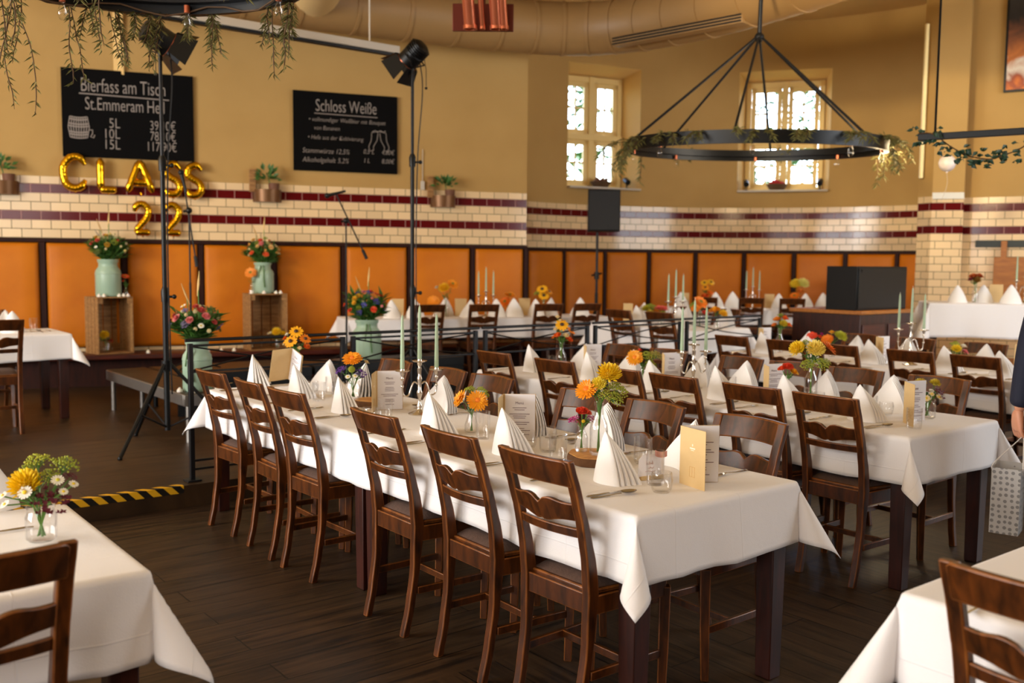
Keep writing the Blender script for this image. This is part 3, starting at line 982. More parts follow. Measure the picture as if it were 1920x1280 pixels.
# half-round wall pots with a plant and a bottle
def wall_pot(label, t, plant, pot2, blk=-.17):
    o = thing('wall_planter', label, 'planter', on_wall(t, 0, kz(2.135)), WA, 'bronze half round planters on the bench wall')
    mb = MB(); R = .165
    mb.lathe([(0, 0), (R * .93, 0), (R, .145), (R * .93, .145), (R * .86, .03), (0, .03)], 18, a0=pi, a1=2 * pi)
    mb.box((0, -.006, .07), (2 * R, .012, .14))
    mb.build('basin', M['pot'], o)
    mb = MB(); mb.lathe([(0, .03), (.05, .03), (.065, .22), (.055, .22), (.05, .19), (0, .19)], 14, c=(.07, -.08, 0)); mb.build('pot', M['terracotta'], o)
    mb = MB()
    for k in range(46):
        a, e = random.uniform(0, 2 * pi), random.uniform(-.2, 1.3)
        d = Vector((cos(a) * cos(e), -abs(sin(a)) * cos(e), sin(e)))
        c = Vector((.0, -.09, .27)) + d * random.uniform(.02, .12)
        mb.leafblade(c, d + Vector((0, 0, .3)), (0, -1, .6), random.uniform(.05, .09), random.uniform(.03, .045))
    mb.tube([(.03, -.08, .18), (.0, -.09, .32)], .006, 5)
    mb.build('plant', M['leaf'], o)
    mb = MB(); mb.box((blk, -.035, .25), (.075, .06, .27)); mb.build('block', M['crate'], o, bevel=.006)
    return o
wall_pot('bronze wall planter with a leafy plant between the two chalkboards', 1.16 * K, 0, 0)
wall_pot('bronze wall planter with a plant right of the second chalkboard', 3.02 * K, 0, 0)
wall_pot('bronze wall planter with a plant at the left edge of the photo', -1.24 * K, 0, 0)
mb = MB(); mb.box((0, 0, .05), (.05, .03, .11)); s_ = mb.build('wall_socket', M['white_case'], None, bevel=.005, loc=on_wall(2.79 * K, .015, kz(2.32)), rz=WA)
tag(s_, 'small white switch box with a cord on the wall by the second lamp stand', 'switch')
mb = MB(); mb.tube([(0, 0, .1), (.0, 0, .5)], .005, 5); mb.build('cord', M['white_case'], s_)

# right wall: poster, dark rail, wooden board
ra, rb = Vector(P2(5.07, 10.95) + (0,)), Vector(P2(9.6, 8.0) + (0,))
rd = (rb - ra).normalized(); rn = Vector((rd.y, -rd.x, 0)); RA = atan2(rd.y, rd.x)
def on_right(px, py, off=.02):
    d = view_ray(px, py); n2 = rn
    tt = (ra + rn * off).dot(n2) / (d.x * n2.x + d.y * n2.y)
    return Vector((0, 0, EYE)) + d * tt
q = on_right(1881, 174, .02)
po = thing('wall_poster', 'framed amber and black beer picture on the upper right wall', 'picture', q, RA)
mb = MB(); mb.box((.75, 0, .85), (1.5, .04, 1.7)); mb.build('frame', M['black'], po, bevel=.004)
mb = MB(); mb.box((.75, -.022, .85), (1.44, .004, 1.64)); mb.build('print', M['poster'], po)
q = on_right(1829, 457, .02)
mb = MB(); mb.box((1.0, 0, 0), (2.0, .04, .09)); ob = mb.build('wall_rail', M['shelf'], None, bevel=.004, loc=q, rz=RA)
tag(ob, 'dark horizontal rail on the tiles right of the pillar', 'rail')
q = on_right(1860, 560, .05)
wb = thing('paddle_board', 'large oiled wooden paddle board hanging from the dark wall rail', 'board', q, RA)
mb = MB(); mb.box((.42, 0, .26), (.84, .03, .56)); mb.box((.11, 0, .64), (.07, .03, .22)); mb.build('board', M['board'], wb, bevel=.006)
# ================================================================== furniture and tableware builders
# ---- chair: +y is the way it faces, origin on the floor between the back feet
HT, HF = .182, .168                 # outer half widths of the back, top and feet
def spine(z):                       # y of the back post's centre line
    pts = [(0, -.005), (.12, .022), (.28, .045), (.46, .055), (.56, .045), (.68, .018), (.80, -.018), (.925, -.062)]
    for (a, ya), (b, yb) in zip(pts[:-1], pts[1:]):
        if z <= b:
            t = (z - a) / (b - a); t = t * t * (3 - 2 * t) * .35 + t * .65
            return ya + (yb - ya) * t
    return pts[-1][1]
def make_chair():
    t = thing('dining_chair', '', 'chair', (0, 0, 0), 0, 'ladder back wooden chairs')
    for sx in (-1, 1):
        mb = MB(); N = 22; ring = []
        for i in range(N + 1):
            z = .925 * i / N
            y = spine(z)
            d = .030 + .018 * math.exp(-((z - .46) / .13) ** 2) if z < .46 else .026 + .022 * math.exp(-((z - .46) / .2) ** 2)
            w = .034 if z < .5 else .034 + .006 * (z - .5) / .42
            xo = HF + (HT - HF) * z / .925
            xi = xo - w
            ring.append([(sx * xo, y - d * .5), (sx * xi, y - d * .5), (sx * xi, y + d * .5), (sx * xo, y + d * .5)])
            mb.v += [(x, yy, z) for x, yy in ring[-1]]
        for i in range(N):
            for k in range(4):
                mb.f.append((i * 4 + k, i * 4 + (k + 1) % 4, i * 4 + 4 + (k + 1) % 4, i * 4 + 4 + k)); mb.m.append(0)
        mb.f += [(0, 1, 2, 3), tuple(N * 4 + k for k in range(4))]; mb.m += [0, 0]
        mb.build('back_post', M['chair'], t, bevel=.005, smooth=50)
        mb = MB()                  # front leg
        x = sx * .178
        mb.tube([(x, .385, 0), (x, .392, .2), (x, .395, .43)], [.021, .025, .028], 4, up=(0, 1, 0))
        mb.build('front_leg', M['chair'], t, bevel=.004)
        mb = MB(); mb.beam((sx * .165, .05, .19), (sx * .176, .385, .19), .016, .03); mb.build('stretcher', M['chair'], t, bevel=.003)
    mb = MB(); mb.beam((-.168, .235, .19), (.168, .235, .19), .016, .028); mb.build('stretcher', M['chair'], t, bevel=.003)
    def rail(name, z0f, z1f, x1, bow, thick, bev, zc, n=24):
        mb = MB()
        for i in range(n + 1):
            s = -1 + 2 * i / n
            x = x1 * s
            z0, z1 = z0f(s), z1f(s)
            yb = lambda z: spine(z) - bow * (1 - s * s)
            b0, b1 = yb(z0), yb(z1)
            mb.v += [(x, b0 - thick / 2, z0), (x, b0 + thick / 2, z0), (x, b1 + thick / 2, z1), (x, b1 - thick / 2, z1)]
        for i in range(n):
            for k in range(4):
                mb.f.append((i * 4 + k, i * 4 + (k + 1) % 4, i * 4 + 4 + (k + 1) % 4, i * 4 + 4 + k)); mb.m.append(0)
        mb.f += [(0, 1, 2, 3), tuple(n * 4 + k for k in range(4))]; mb.m += [0, 0]
        return mb.build(name, M['chair'], t, bevel=bev, smooth=50)
    rail('top_rail', lambda s: .832 + .006 * (1 - s * s), lambda s: .928 - .004 * s * s - (.012 * max(0, abs(s) - .93) / .07), .168, .030, .026, .006, 0)
    cup = lambda s: .013 * (1 - abs(abs(s) - .42) / .42) if abs(s) < .84 else 0
    rail('splat', lambda s: .715 - .020 * math.exp(-(s / .42) ** 2) + .010 * math.exp(-(s / .07) ** 2),
         lambda s: .775 + .010 * math.exp(-((abs(s) - .36) / .24) ** 2) - .016 * math.exp(-(s / .10) ** 2), .150, .028, .020, .004, 0)
    rail('lower_rail', lambda s: .655, lambda s: .688, .148, .020, .018, .004, 0)
    mb = MB()                       # apron
    mb.beam((-.15, .052, .432), (.15, .052, .432), .024, .07)
    mb.beam((-.17, .395, .425), (.17, .395, .425), .022, .06)
    for sx in (-1, 1): mb.beam((sx * .162, .06, .428), (sx * .180, .39, .428), .022, .065)
    mb.build('apron', M['chair'], t, bevel=.004)
    mb = MB(); mb.prism([(-.160, .06), (.160, .06), (.205, .425), (.17, .435), (-.17, .435), (-.205, .425)], .462, .478)
    mb.build('seat', M['chair'], t, bevel=.006)
    mb = MB()
    def cu(a, b):
        s = 2 * a - 1; y = .075 + .35 * b
        hw = .148 + .045 * b
        k = (1 - s ** 8) * (1 - (2 * b - 1) ** 8)
        return (s * hw, y, .478 + .026 * max(0, k) ** .5)
    mb.grid(cu, 14, 12)
    mb.build('seat_cushion', M['cushion'], t, smooth=70)
    return t
CHAIR = make_chair()
CH = [0]
def chair(pos, d, label, group, twist=0.0):
    rz = face(d) + radians(twist)
    p = Vector(pos)
    if CH[0] == 0:
        CH[0] = 1
        CHAIR.location = p; CHAIR.rotation_euler = (0, 0, rz); CHAIR['label'] = label; CHAIR['group'] = group
        return CHAIR
    return dup(CHAIR, p, rz, label, group)

# ---- tables and draped cloths
TOP = .746
def table(o, L, W, z, label, group, units=1, du=U, dv=V, split=None):
    """o: near-left corner; local x runs along du, local y along dv"""
    rz = atan2(du.y, du.x)
    out = []
    flip = du.cross(dv).z < 0
    for k in range(units):
        a, b = L * k / units, L * (k + 1) / units
        if split: a, b = ((0, split), (split, L))[k]
        t = thing('dining_table', label if units == 1 else label + (' near half', ' far half')[k], 'table', o + du * a + Vector((0, 0, z)), rz, group)
        s = -1 if flip else 1
        mb = MB(); mb.box(((b - a) / 2, s * W / 2, TOP - .018), (b - a - .012, W - .012, .032)); mb.build('table_top', M['table'], t, bevel=.005)
        mb = MB()
        for yy in (.075, W - .075): mb.box(((b - a) / 2, s * yy, TOP - .08), (b - a - .2, .024, .09))
        for xx in (.075, b - a - .075): mb.box((xx, s * W / 2, TOP - .08), (.024, W - .2, .09))
        mb.build('apron', M['table'], t, bevel=.003)
        for xx in (.052, b - a - .052):
            for yy in (.052, W - .052):
                mb = MB(); x, y = xx, s * yy
                mb.add([(x - .033, y - .033, 0), (x + .033, y - .033, 0), (x + .033, y + .033, 0), (x - .033, y + .033, 0),
                        (x - .041, y - .041, TOP - .035), (x + .041, y - .041, TOP - .035), (x + .041, y + .041, TOP - .035), (x - .041, y + .041, TOP - .035)],
                       [(0, 3, 2, 1), (4, 5, 6, 7), (0, 1, 5, 4), (1, 2, 6, 5), (2, 3, 7, 6), (3, 0, 4, 7)])
                mb.build('leg', M['table'], t, bevel=.004)
        out.append(t)
    return out
def cloth(o, L, W, z, over, label, seed=0, du=U, dv=V, group='white tablecloths', amp=.012, swing=None):
    """one sheet laid over the table and hanging down its sides, with folded corners"""
    rnd = random.Random(seed)
    ph = [rnd.uniform(0, 6.28) for _ in range(8)]
    rho = .016
    def axis(n_, over_):
        # parameter positions: dense at the edges
        hang = [-over_ + over_ * i / 13 for i in range(13)]
        edge = [-.024, -.016, -.008, 0, .008, .02]
        hang = [h for h in hang if h < -.03]
        mid = max(4, int(n_ / .09))
        inner = [.02 + (n_ - .04) * i / mid for i in range(1, mid)]
        left = hang + edge
        right = [n_ - q for q in reversed(left)]
        return left + inner + right
    xs, ys = axis(L, over), axis(W, over)
    def bend(d):                                  # distance past the edge -> (outward, down)
        if d <= 0: return 0.0, 0.0
        q = rho * pi / 2
        if d < q: return rho * sin(d / rho), rho * (1 - cos(d / rho))
        return rho, rho + (d - q)
    def f(x, y):
        dx = -x if x < 0 else (x - L if x > L else 0)
        dy = -y if y < 0 else (y - W if y > W else 0)
        sx = -1 if x < 0 else 1; sy = -1 if y < 0 else 1
        bx, by = min(max(x, 0), L), min(max(y, 0), W)
        if dx == 0 and dy == 0:
            return bx, by, .0012 * sin(9 * x + ph[0]) * sin(8 * y + ph[1])
        if dx and dy:
            # the corner hangs as a cone of cloth: rays of length r wound once round a tilted axis
            r = sqrt(dx * dx + dy * dy); a = atan2(dy, dx)
            o_, dn = bend(r)
            q = rho * pi / 2
            hang = max(0, r - q)
            if hang == 0:
                return bx + sx * o_ * cos(a), by + sy * o_ * sin(a), -dn
            al = math.asin(.25); w4 = 4 * a
            dg = sin(al) * cos(al) - sin(al) * cos(al) * cos(w4)      # outward along the diagonal
            dz = cos(al) * cos(al) + sin(al) * sin(al) * cos(w4)      # downward
            lt = sin(al) * sin(w4)                                     # sideways
            ox = (dg - lt) / sqrt(2); oy = (dg + lt) / sqrt(2)
            k = .05 * max(0, r - .03)
            return (bx + sx * (o_ * cos(a) + hang * ox + k * cos(a)), by + sy * (o_ * sin(a) + hang * oy + k * sin(a)), -rho - hang * dz)
        d = dx or dy
        o_, dn = bend(d)
        s = y if dx else x
        n_ = W if dx else L
        hang = max(0, d - .03) / max(.01, over)
        wv = amp * (sin(s * 9.5 + ph[2 if dx else 3]) + .7 * sin(s * 21 + ph[4]) + .35 * sin(s * 43 + ph[5])) * hang
        edgek = min(1, min(s, n_ - s) / .12)
        o_ += wv * edgek + .05 * hang * over
        dn += .008 * sin(s * 4.1 + ph[6]) * hang
        return (bx + sx * (o_ if dx else 0), by + sy * (o_ if dy else 0), -dn)
    mb = MB()
    s = -1 if du.cross(dv).z < 0 else 1
    nx, ny = len(xs) - 1, len(ys) - 1
    def fn(a, b):
        q = f(xs[int(round(a * nx))], ys[int(round(b * ny))])
        return (q[0], s * q[1], q[2])
    mb.grid(fn, nx, ny, lambda a, b: (xs[int(round(a * nx))], ys[int(round(b * ny))]), flip=(s < 0))
    o_ = mb.build('tablecloth', M['linen'], None, smooth=70, loc=o + Vector((0, 0, z + TOP + .004)), rz=atan2(du.y, du.x))
    md = o_.modifiers.new('thickness', 'SOLIDIFY'); md.thickness = .0022; md.offset = 1
    return tag(o_, label, 'tablecloth', group)
CZ = TOP + .0065                               # cloth surface above the floor of the table

# ---- napkin: a folded cone of nested leaves; +y is its smooth front
def napkin_mesh(seed, tall=.185, spread=1.0):
    """a smooth front leaf and four thick pleats behind it that fan out from the shared tip"""
    rnd = random.Random(seed)
    mb = MB()
    for k in range(5):
        h = tall * 1.05 * (1 - .03 * k * spread)
        w = .092 * spread * (1 - .015 * k)
        bow = .046 if k == 0 else .030
        th = .010 if k else .006
        back = .021 * k * spread
        belly = .16 if k else .10
        def pt(a, t, off):
            q = (1 - t) ** .70 * (1 + belly * sin(pi * t ** .9))
            s_ = 2 * a - 1
            x = s_ * w * q + .010 * t * (1 if k == 0 else 1 - .2 * k)
            y = (bow * (1 - s_ * s_) - bow * .4) * (1 - t) ** .8 - off * (1 - .6 * t) - back * (1 - t) ** .85 - .003 * k
            return (x, y - .012 * t, h * t)
        n, m = 12, 12
        b = len(mb.v)
        for off in (0, th):
            for i in range(n + 1):
                for j in range(m + 1):
                    mb.v.append(pt(i / n, j / m, off))
        S = (n + 1) * (m + 1); I = lambda i, j, l: b + l * S + i * (m + 1) + j
        for i in range(n):
            for j in range(m):
                mb.f.append((I(i, j, 0), I(i + 1, j, 0), I(i + 1, j + 1, 0), I(i, j + 1, 0))); mb.f.append((I(i, j, 1), I(i, j + 1, 1), I(i + 1, j + 1, 1), I(i + 1, j, 1))); mb.m += [0, 0]
        for j in range(m):
            for i in (0, n):
                mb.f.append((I(i, j, 0), I(i, j + 1, 0), I(i, j + 1, 1), I(i, j, 1))); mb.m.append(0)
    return mb.mesh('napkin', M['napkin'], 60)
NAPS = [napkin_mesh(i, .178 + .006 * i, 1.0 + .05 * i) for i in range(3)]
FLATN = None
def napkin(pos, d, label, group, k=0, scale=1.0, twist=0):
    o = put(NAPS[k % 3], 'napkin', None, pos, (0, 0, face(d) + radians(twist)), scale)
    return tag(o, label, 'napkin', group)

# ---- cutlery, lying along local y
def cutlery_meshes():
    out = {}
    mb = MB()
    mb.tube([(0, -.10, .003), (0, -.09, .0035), (0, -.03, .004), (0, 0, .007), (0, .025, .007)], [.004, .006, .0045, .003, .003], 8, flat=.45)
    def bowl(a, b):
        r = b; t = a * 2 * pi
        return (.0195 * r * cos(t), .055 + .033 * r * sin(t), .003 + .009 * r * r)
    mb.grid(bowl, 18, 5)
    mb.grid(lambda a, b: tuple(Vector(bowl(a, b)) + Vector((0, 0, .0015))), 18, 5)
    out['spoon'] = mb.mesh('spoon', M['cutlery'], 60)
    mb = MB()
    mb.tube([(0, -.10, .004), (0, -.09, .005), (0, -.04, .005), (0, 0, .005)], [.005, .0065, .006, .004], 8, flat=.5)
    mb.add([(-.002, 0, .002), (-.002, 0, .006), (-.004, .10, .002), (.007, .005, .003), (.008, .08, .003), (.002, .115, .003)], [(0, 3, 4, 5, 2), (1, 2, 5, 4, 3), (0, 2, 1), (0, 1, 3)])
    out['knife'] = mb.mesh('knife', M['cutlery'], 40)
    mb = MB()
    mb.tube([(0, -.10, .003), (0, -.09, .0035), (0, -.03, .004), (0, .02, .008), (0, .04, .007)], [.004, .006, .0045, .003, .006], 8, flat=.45)
    mb.box((0, .052, .0055), (.022, .02, .002))
    for i in range(4):
        x = -.0094 + .0063 * i
        mb.tube([(x, .058, .005), (x, .08, .003), (x, .105, .006)], [.0018, .0016, .001], 5)
    out['fork'] = mb.mesh('fork', M['cutlery'], 50)
    return out
CUT = cutlery_meshes()
def cutlery(kind, pos, d, label, group='silver cutlery'):
    o = put(CUT[kind], kind, None, pos, (0, 0, face(d)))
    return tag(o, label, kind, group)

# ---- glassware
def hollow(prof, th=.003, base=.006):
    """outer profile (r,z) bottom to top -> closed thin-walled profile"""
    inner = [(max(0.001, r - th), z if i else base) for i, (r, z) in enumerate(prof)]
    return [(0, prof[0][1])] + prof + list(reversed(inner)) + [(0, base)]
def gmesh(name, prof, n=24):
    mb = MB(); mb.lathe(hollow(prof), n); return mb.mesh(name, M['glass'], 50)
GL = {
    'tumbler': gmesh('tumbler', [(.030, 0), (.036, .012), (.038, .06), (.037, .105)]),
    'high': gmesh('high_glass', [(.027, 0), (.031, .01), (.033, .07), (.0335, .125)]),
    'votive': gmesh('votive_glass', [(.028, 0), (.036, .012), (.040, .045), (.036, .07)]),
    'bottle': gmesh('bottle_vase', [(.030, 0), (.036, .008), (.037, .10), (.033, .125), (.019, .155), (.017, .19), (.021, .205), (.020, .215)]),
    'bud': gmesh('bud_vase', [(.026, 0), (.034, .012), (.033, .04), (.018, .085), (.0155, .10), (.019, .112)]),
    'small_bottle': gmesh('small_bottle_vase', [(.022, 0), (.027, .006), (.027, .055), (.022, .07), (.013, .084), (.013, .098), (.017, .104)]),
    'jar': gmesh('jar_vase', [(.033, 0), (.041, .008), (.042, .07), (.036, .084), (.036, .092), (.039, .094), (.038, .104)]),
}
GH = {'bottle': .215, 'bud': .112, 'small_bottle': .104, 'jar': .104, 'tumbler': .105}
GR = {'bottle': .018, 'bud': .015, 'small_bottle': .012, 'jar': .033, 'tumbler': .033}
def glass(kind, pos, label, group='clear glasses'):
    o = put(GL[kind], {'tumbler': 'drinking_glass', 'high': 'drinking_glass', 'votive': 'votive_glass'}.get(kind, 'glass_vase'), None, pos, (0, 0, random.uniform(0, 6)))
    return tag(o, label, 'vase' if kind in GR and kind != 'tumbler' else 'glass', group)

# ---- flowers: unit blooms facing +z, radius 1
PROTO = {}
def petal(mb, a, r0, r1, w, z0, z1, tip=.6, cup=0.0):
    c, s = cos(a), sin(a)
    def P(r, x, z): return (c * r - s * x, s * r + c * x, z)
    rm = r0 + (r1 - r0) * .55
    zm = z0 + (z1 - z0) * .45 + cup
    mb.add([P(r0, -w * .35, z0), P(r0, w * .35, z0), P(rm, w * .5, zm), P(r1, w * .5 * tip, z1), P(r1 * 1.02, 0, z1), P(r1, -w * .5 * tip, z1), P(rm, -w * .5, zm), P(rm, 0, zm - .03)],
           [(0, 1, 2, 7), (0, 7, 6), (7, 2, 3, 4), (7, 4, 5, 6)])
def bloom_mesh(kind, col, col2=None):
    key = (kind, col, col2)
    if key in PROTO: return PROTO[key]
    rnd = random.Random(str(key))
    mb = MB()
    mats = [flower_mat(col), flower_mat(col2 or (120, 110, 30)), M['stem']]
    if kind == 'gerbera':
        for lay, (n, r0, r1, z0, z1) in enumerate(((24, .25, 1.0, -.02, .04), (20, .2, .84, .08, .20), (16, .15, .58, .18, .32))):
            for k in range(n):
                petal(mb, 2 * pi * (k + .37 * lay) / n + rnd.uniform(-.05, .05), r0, r1 * rnd.uniform(.92, 1.05), .17 * r1 + .05, z0, z1 + rnd.uniform(-.07, .08), .62)
        mb.mi = 1; mb.ball((0, 0, .14), (.27, .27, .12), 12, 6)
        for k in range(22):
            a = rnd.uniform(0, 6.28); mb.ball((.22 * cos(a), .22 * sin(a), .2), .045, 5, 3)
    elif kind == 'rudbeckia':
        for k in range(13):
            petal(mb, 2 * pi * k / 13 + rnd.uniform(-.08, .08), .2, rnd.uniform(.9, 1.02), .42, .02, rnd.uniform(-.15, .1), .5)
        mb.mi = 1; mb.ball((0, 0, .12), (.3, .3, .2), 12, 6)
    elif kind == 'daisy':
        for k in range(14):
            petal(mb, 2 * pi * k / 14, .25, 1, .34, .0, rnd.uniform(-.05, .12), .7)
        mb.mi = 1; mb.ball((0, 0, .1), (.33, .33, .18), 10, 5)
    elif kind == 'mum':
        mb.ball((0, 0, .1), (.5, .5, .42), 10, 6)
        for k in range(105):
            z = 1 - 1.25 * (k + .5) / 105; a = k * 2.39996; r = sqrt(max(0, 1 - z * z))
            d = Vector((r * cos(a), r * sin(a), z * .8 + .05))
            L_ = rnd.uniform(.88, 1.08)
            side = Vector((-sin(a), cos(a), 0)) * .115
            up = d.cross(side).normalized() * .06
            b0, m0, t0 = d * .35, d * L_ * .72, d * L_ + Vector((0, 0, .07))
            mb.add([b0 - side * .5, b0 + side * .5, m0 + side - up, m0 - up * -.6, m0 - side - up, t0 + side * .55, t0 - side * .55, t0 + up * .5],
                   [(0, 1, 2, 3), (0, 3, 4), (3, 2, 5, 7), (4, 3, 7, 6)])
    elif kind == 'rose':
        mb.ball((0, 0, .0), (.42, .42, .4), 8, 5)
        for lay in range(6):
            e = lay / 5
            n = int(10 - 5 * e)
            for k in range(n):
                petal(mb, 2 * pi * (k + .4 * lay) / n + rnd.uniform(-.1, .1), .08, (1 - .75 * e) * rnd.uniform(.88, 1.08), .62 - .3 * e, -.3 + .15 * e, .1 + .5 * e, 1.1, .12)
    elif kind == 'pompon':
        mb.ball((0, 0, 0), .72, 12, 8)
        for k in range(90):
            z = 1 - 2 * (k + .5) / 90; a = k * 2.39996; r = sqrt(1 - z * z)
            mb.ball((r * cos(a) * .8, r * sin(a) * .8, z * .8), .17, 5, 3)
    elif kind == 'spray':                           # statice / aster cluster
        for k in range(46):
            a, r = rnd.uniform(0, 6.28), rnd.random() ** .5
            c = Vector((r * cos(a), r * sin(a), rnd.uniform(-.25, .35) - .3 * r * r))
            for j in range(4):
                an = j * 1.57 + rnd.random()
                mb.leafblade(c, (cos(an), sin(an), .7), (0, 0, 1), .26, .16)
    elif kind == 'dill':                            # umbel of tiny balls
        for k in range(95):
            a, r = k * 2.39996, sqrt((k + .5) / 95)
            mb.mi = 0
            c = Vector((r * cos(a), r * sin(a), .25 - .45 * r * r + rnd.uniform(-.25, .25)))
            mb.ball(c, .085, 5, 3)
            if k % 3 == 0:
                mb.mi = 2; mb.tube([(0, 0, -.7), tuple(c)], .012, 3)
    elif kind == 'spike':                           # lavender / delphinium
        for k in range(34):
            z = -1 + 2 * k / 33; a = k * 2.4; w = .22 * (1.1 - .5 * (z + 1) / 2)
            for j in range(3):
                mb.leafblade((cos(a) * w * .4, sin(a) * w * .4, z), (cos(a + j), sin(a + j), .5), (0, 0, 1), w * 1.1, w * .9)
    elif kind == 'plume':                           # dried grass
        mb.tube([(0, 0, -1), (.02, 0, 0), (0, .02, 1)], [.03, .10, .02], 6)
    me = mb.mesh(kind, mats, 60)
    PROTO[key] = me
    return me
BN = {'gerbera': 'gerbera', 'rudbeckia': 'coneflower', 'daisy': 'daisy', 'mum': 'chrysanthemum', 'rose': 'rose', 'pompon': 'pompon_flower',
      'spray': 'statice', 'dill': 'dill_umbel', 'spike': 'lavender', 'plume': 'dried_grass'}
YEL, ORG, GRN, RED, PUR, MAG, WHT, PNK, CRM, CORAL = (240, 200, 30), (246, 148, 16), (150, 158, 40), (224, 70, 36), (92, 44, 140), (170, 24, 110), (238, 232, 216), (226, 132, 132), (238, 214, 160), (232, 92, 56)
BRN, DRK = (60, 30, 14), (96, 16, 40)
def bouquet(pos, rim, rimr, blooms, label, greens=10, gr=.05, seed=1, group='flowers in glass vases', facing=None):
    """blooms: (kind, col, col2, dx, dy, z above the table, radius, (tilt x, y))"""
    rnd = random.Random(seed)
    b = thing('flower_bouquet', label, 'flowers', pos, 0, group)
    st = MB(); lf = MB()
    for kind, col, col2, dx, dy, z, r, tl in blooms:
        top = Vector((dx, dy, z))
        neck = Vector((dx, dy, 0))
        if neck.length > rimr * .6: neck = neck.normalized() * rimr * .6
        neck.z = rim
        root = Vector((-neck.x * .5, -neck.y * .5, .012))
        st.tube(smoothpath([root, neck, top - Vector((tl[0], tl[1], 1)).normalized() * r * .3 if kind not in ('pompon',) else top], 4), .0022 if rim < .3 else .004, 5)
        n = Vector((tl[0], tl[1], 1)).normalized()
        o = put(bloom_mesh(kind, col, col2), BN[kind], b, top, n.to_track_quat('Z', 'Y').to_euler(), r)
    for k in range(greens):
        a = rnd.uniform(0, 6.28); e = rnd.uniform(.3, 1.4)
        p = Vector((cos(a) * rimr * .5, sin(a) * rimr * .5, rim + rnd.uniform(-.01, gr * .5)))
        d = Vector((cos(a), sin(a), e * 1.2))
        p2 = p + d.normalized() * gr * rnd.uniform(.3, 1)
        st.tube([p, p2], .0012 if rim < .3 else .003, 4)
        for j in range(5):
            an = rnd.uniform(0, 6.28)
            lf.leafblade(p + (p2 - p) * rnd.random(), d + Vector((cos(an), sin(an), .2)) * 1.1, (0, 0, 1), gr * rnd.uniform(.35, .7), gr * rnd.uniform(.12, .2))
    st.build('stems', M['stem'], b, smooth=60)
    if lf.v: lf.build('foliage', M['leaf'], b, smooth=60)
    return b
def vase(kind, pos, vlabel, blooms, blabel, greens=10, gr=.05, seed=1):
    glass(kind, pos, vlabel, 'glass vases')
    bouquet(pos, GH[kind] - .004, GR[kind], blooms, blabel, greens, gr, seed)

# ---- menu card: kraft cover folded round white pages, stands opened
def menu(pos, d, label, opened=55, front=False, lean=0, group='standing menu cards'):
    """spine towards -x; seen from -y side the cover leaf is kraft and the page behind is white"""
    m = thing('menu_card', label, 'menu', pos, face(d), group)
    if lean:                                       # leans on the bottle beside it
        m.rotation_euler = (0, radians(lean), face(d)); m.location.z += .146 * sin(radians(lean))
    W, H = .146, .212
    a = radians(opened)
    # back leaf along +x, front leaf swings towards -y
    for nm, ang, w, mt, inset in (('cover', -a, W, 'kraft', 0), ('cover', 0, W, 'kraft', 0)):
        mb = MB(); c, s = cos(ang), sin(ang)
        mb.box((c * w / 2, s * w / 2, H / 2), (w, .0014, H), rz=ang); mb.build(nm, M[mt], m)
    for nm, ang in (('page', -.055),):
        w = W - .004
        mb = MB(); mb.box((cos(ang) * w / 2 + .001, sin(ang) * w / 2, H / 2 + .001), (w, .0006, H - .004), rz=ang); pg = mb.build(nm, M['paper'], m)
    c, s = cos(-.055), sin(-.055)
    mb = MB(); rnd = random.Random(sum(map(ord, label)))
    for i, zz in enumerate((.150, .141, .122, .113, .104, .085, .076, .057, .048, .030)):
        l = rnd.uniform(.3, .36 + .38 * (i % 3 != 1)) * W
        x = W / 2
        mb.box((c * x, s * x - .0008, zz), (l, .0004, .0026), rz=-.055)
    mb.build('menu_lines', M['ink'], m)
    words('menu_heading', 'Menü', .017, M['ink'], m, (c * W / 2, s * W / 2 - .001, .166), (pi / 2, 0, -.055), 'CENTER', .0004)
    mb = MB(); x = W / 2; cc, ss = cos(-a), sin(-a)
    nx, ny = (-sin(a), -cos(a)) if opened < 90 else (sin(a), cos(a))
    px, py = cc * x + nx * .001, ss * x + ny * .001
    for zz, l in ((.140, .030), (.133, .018)):
        mb.box((px, py, zz), (l, .0006, .0045 if l > .02 else .002), rz=-a)
    mb.box((px, py, .152), (.004, .0006, .008), rz=-a)
    mb.build('cover_print', M['white_print'], m)
    mb = MB()
    for xx in (-.014, 0, .014): mb.box((px + cc * xx, py + ss * xx, .055), (.0012, .0006, .036), rz=-a)
    for zz in (.037, .073): mb.box((px, py, zz), (.03, .0006, .0012), rz=-a)
    mb.build('cover_emblem', simple('faint_print', (204, 158, 92), .7) if 'faint_print' not in bpy.data.materials else bpy.data.materials['faint_print'], m)
    return m

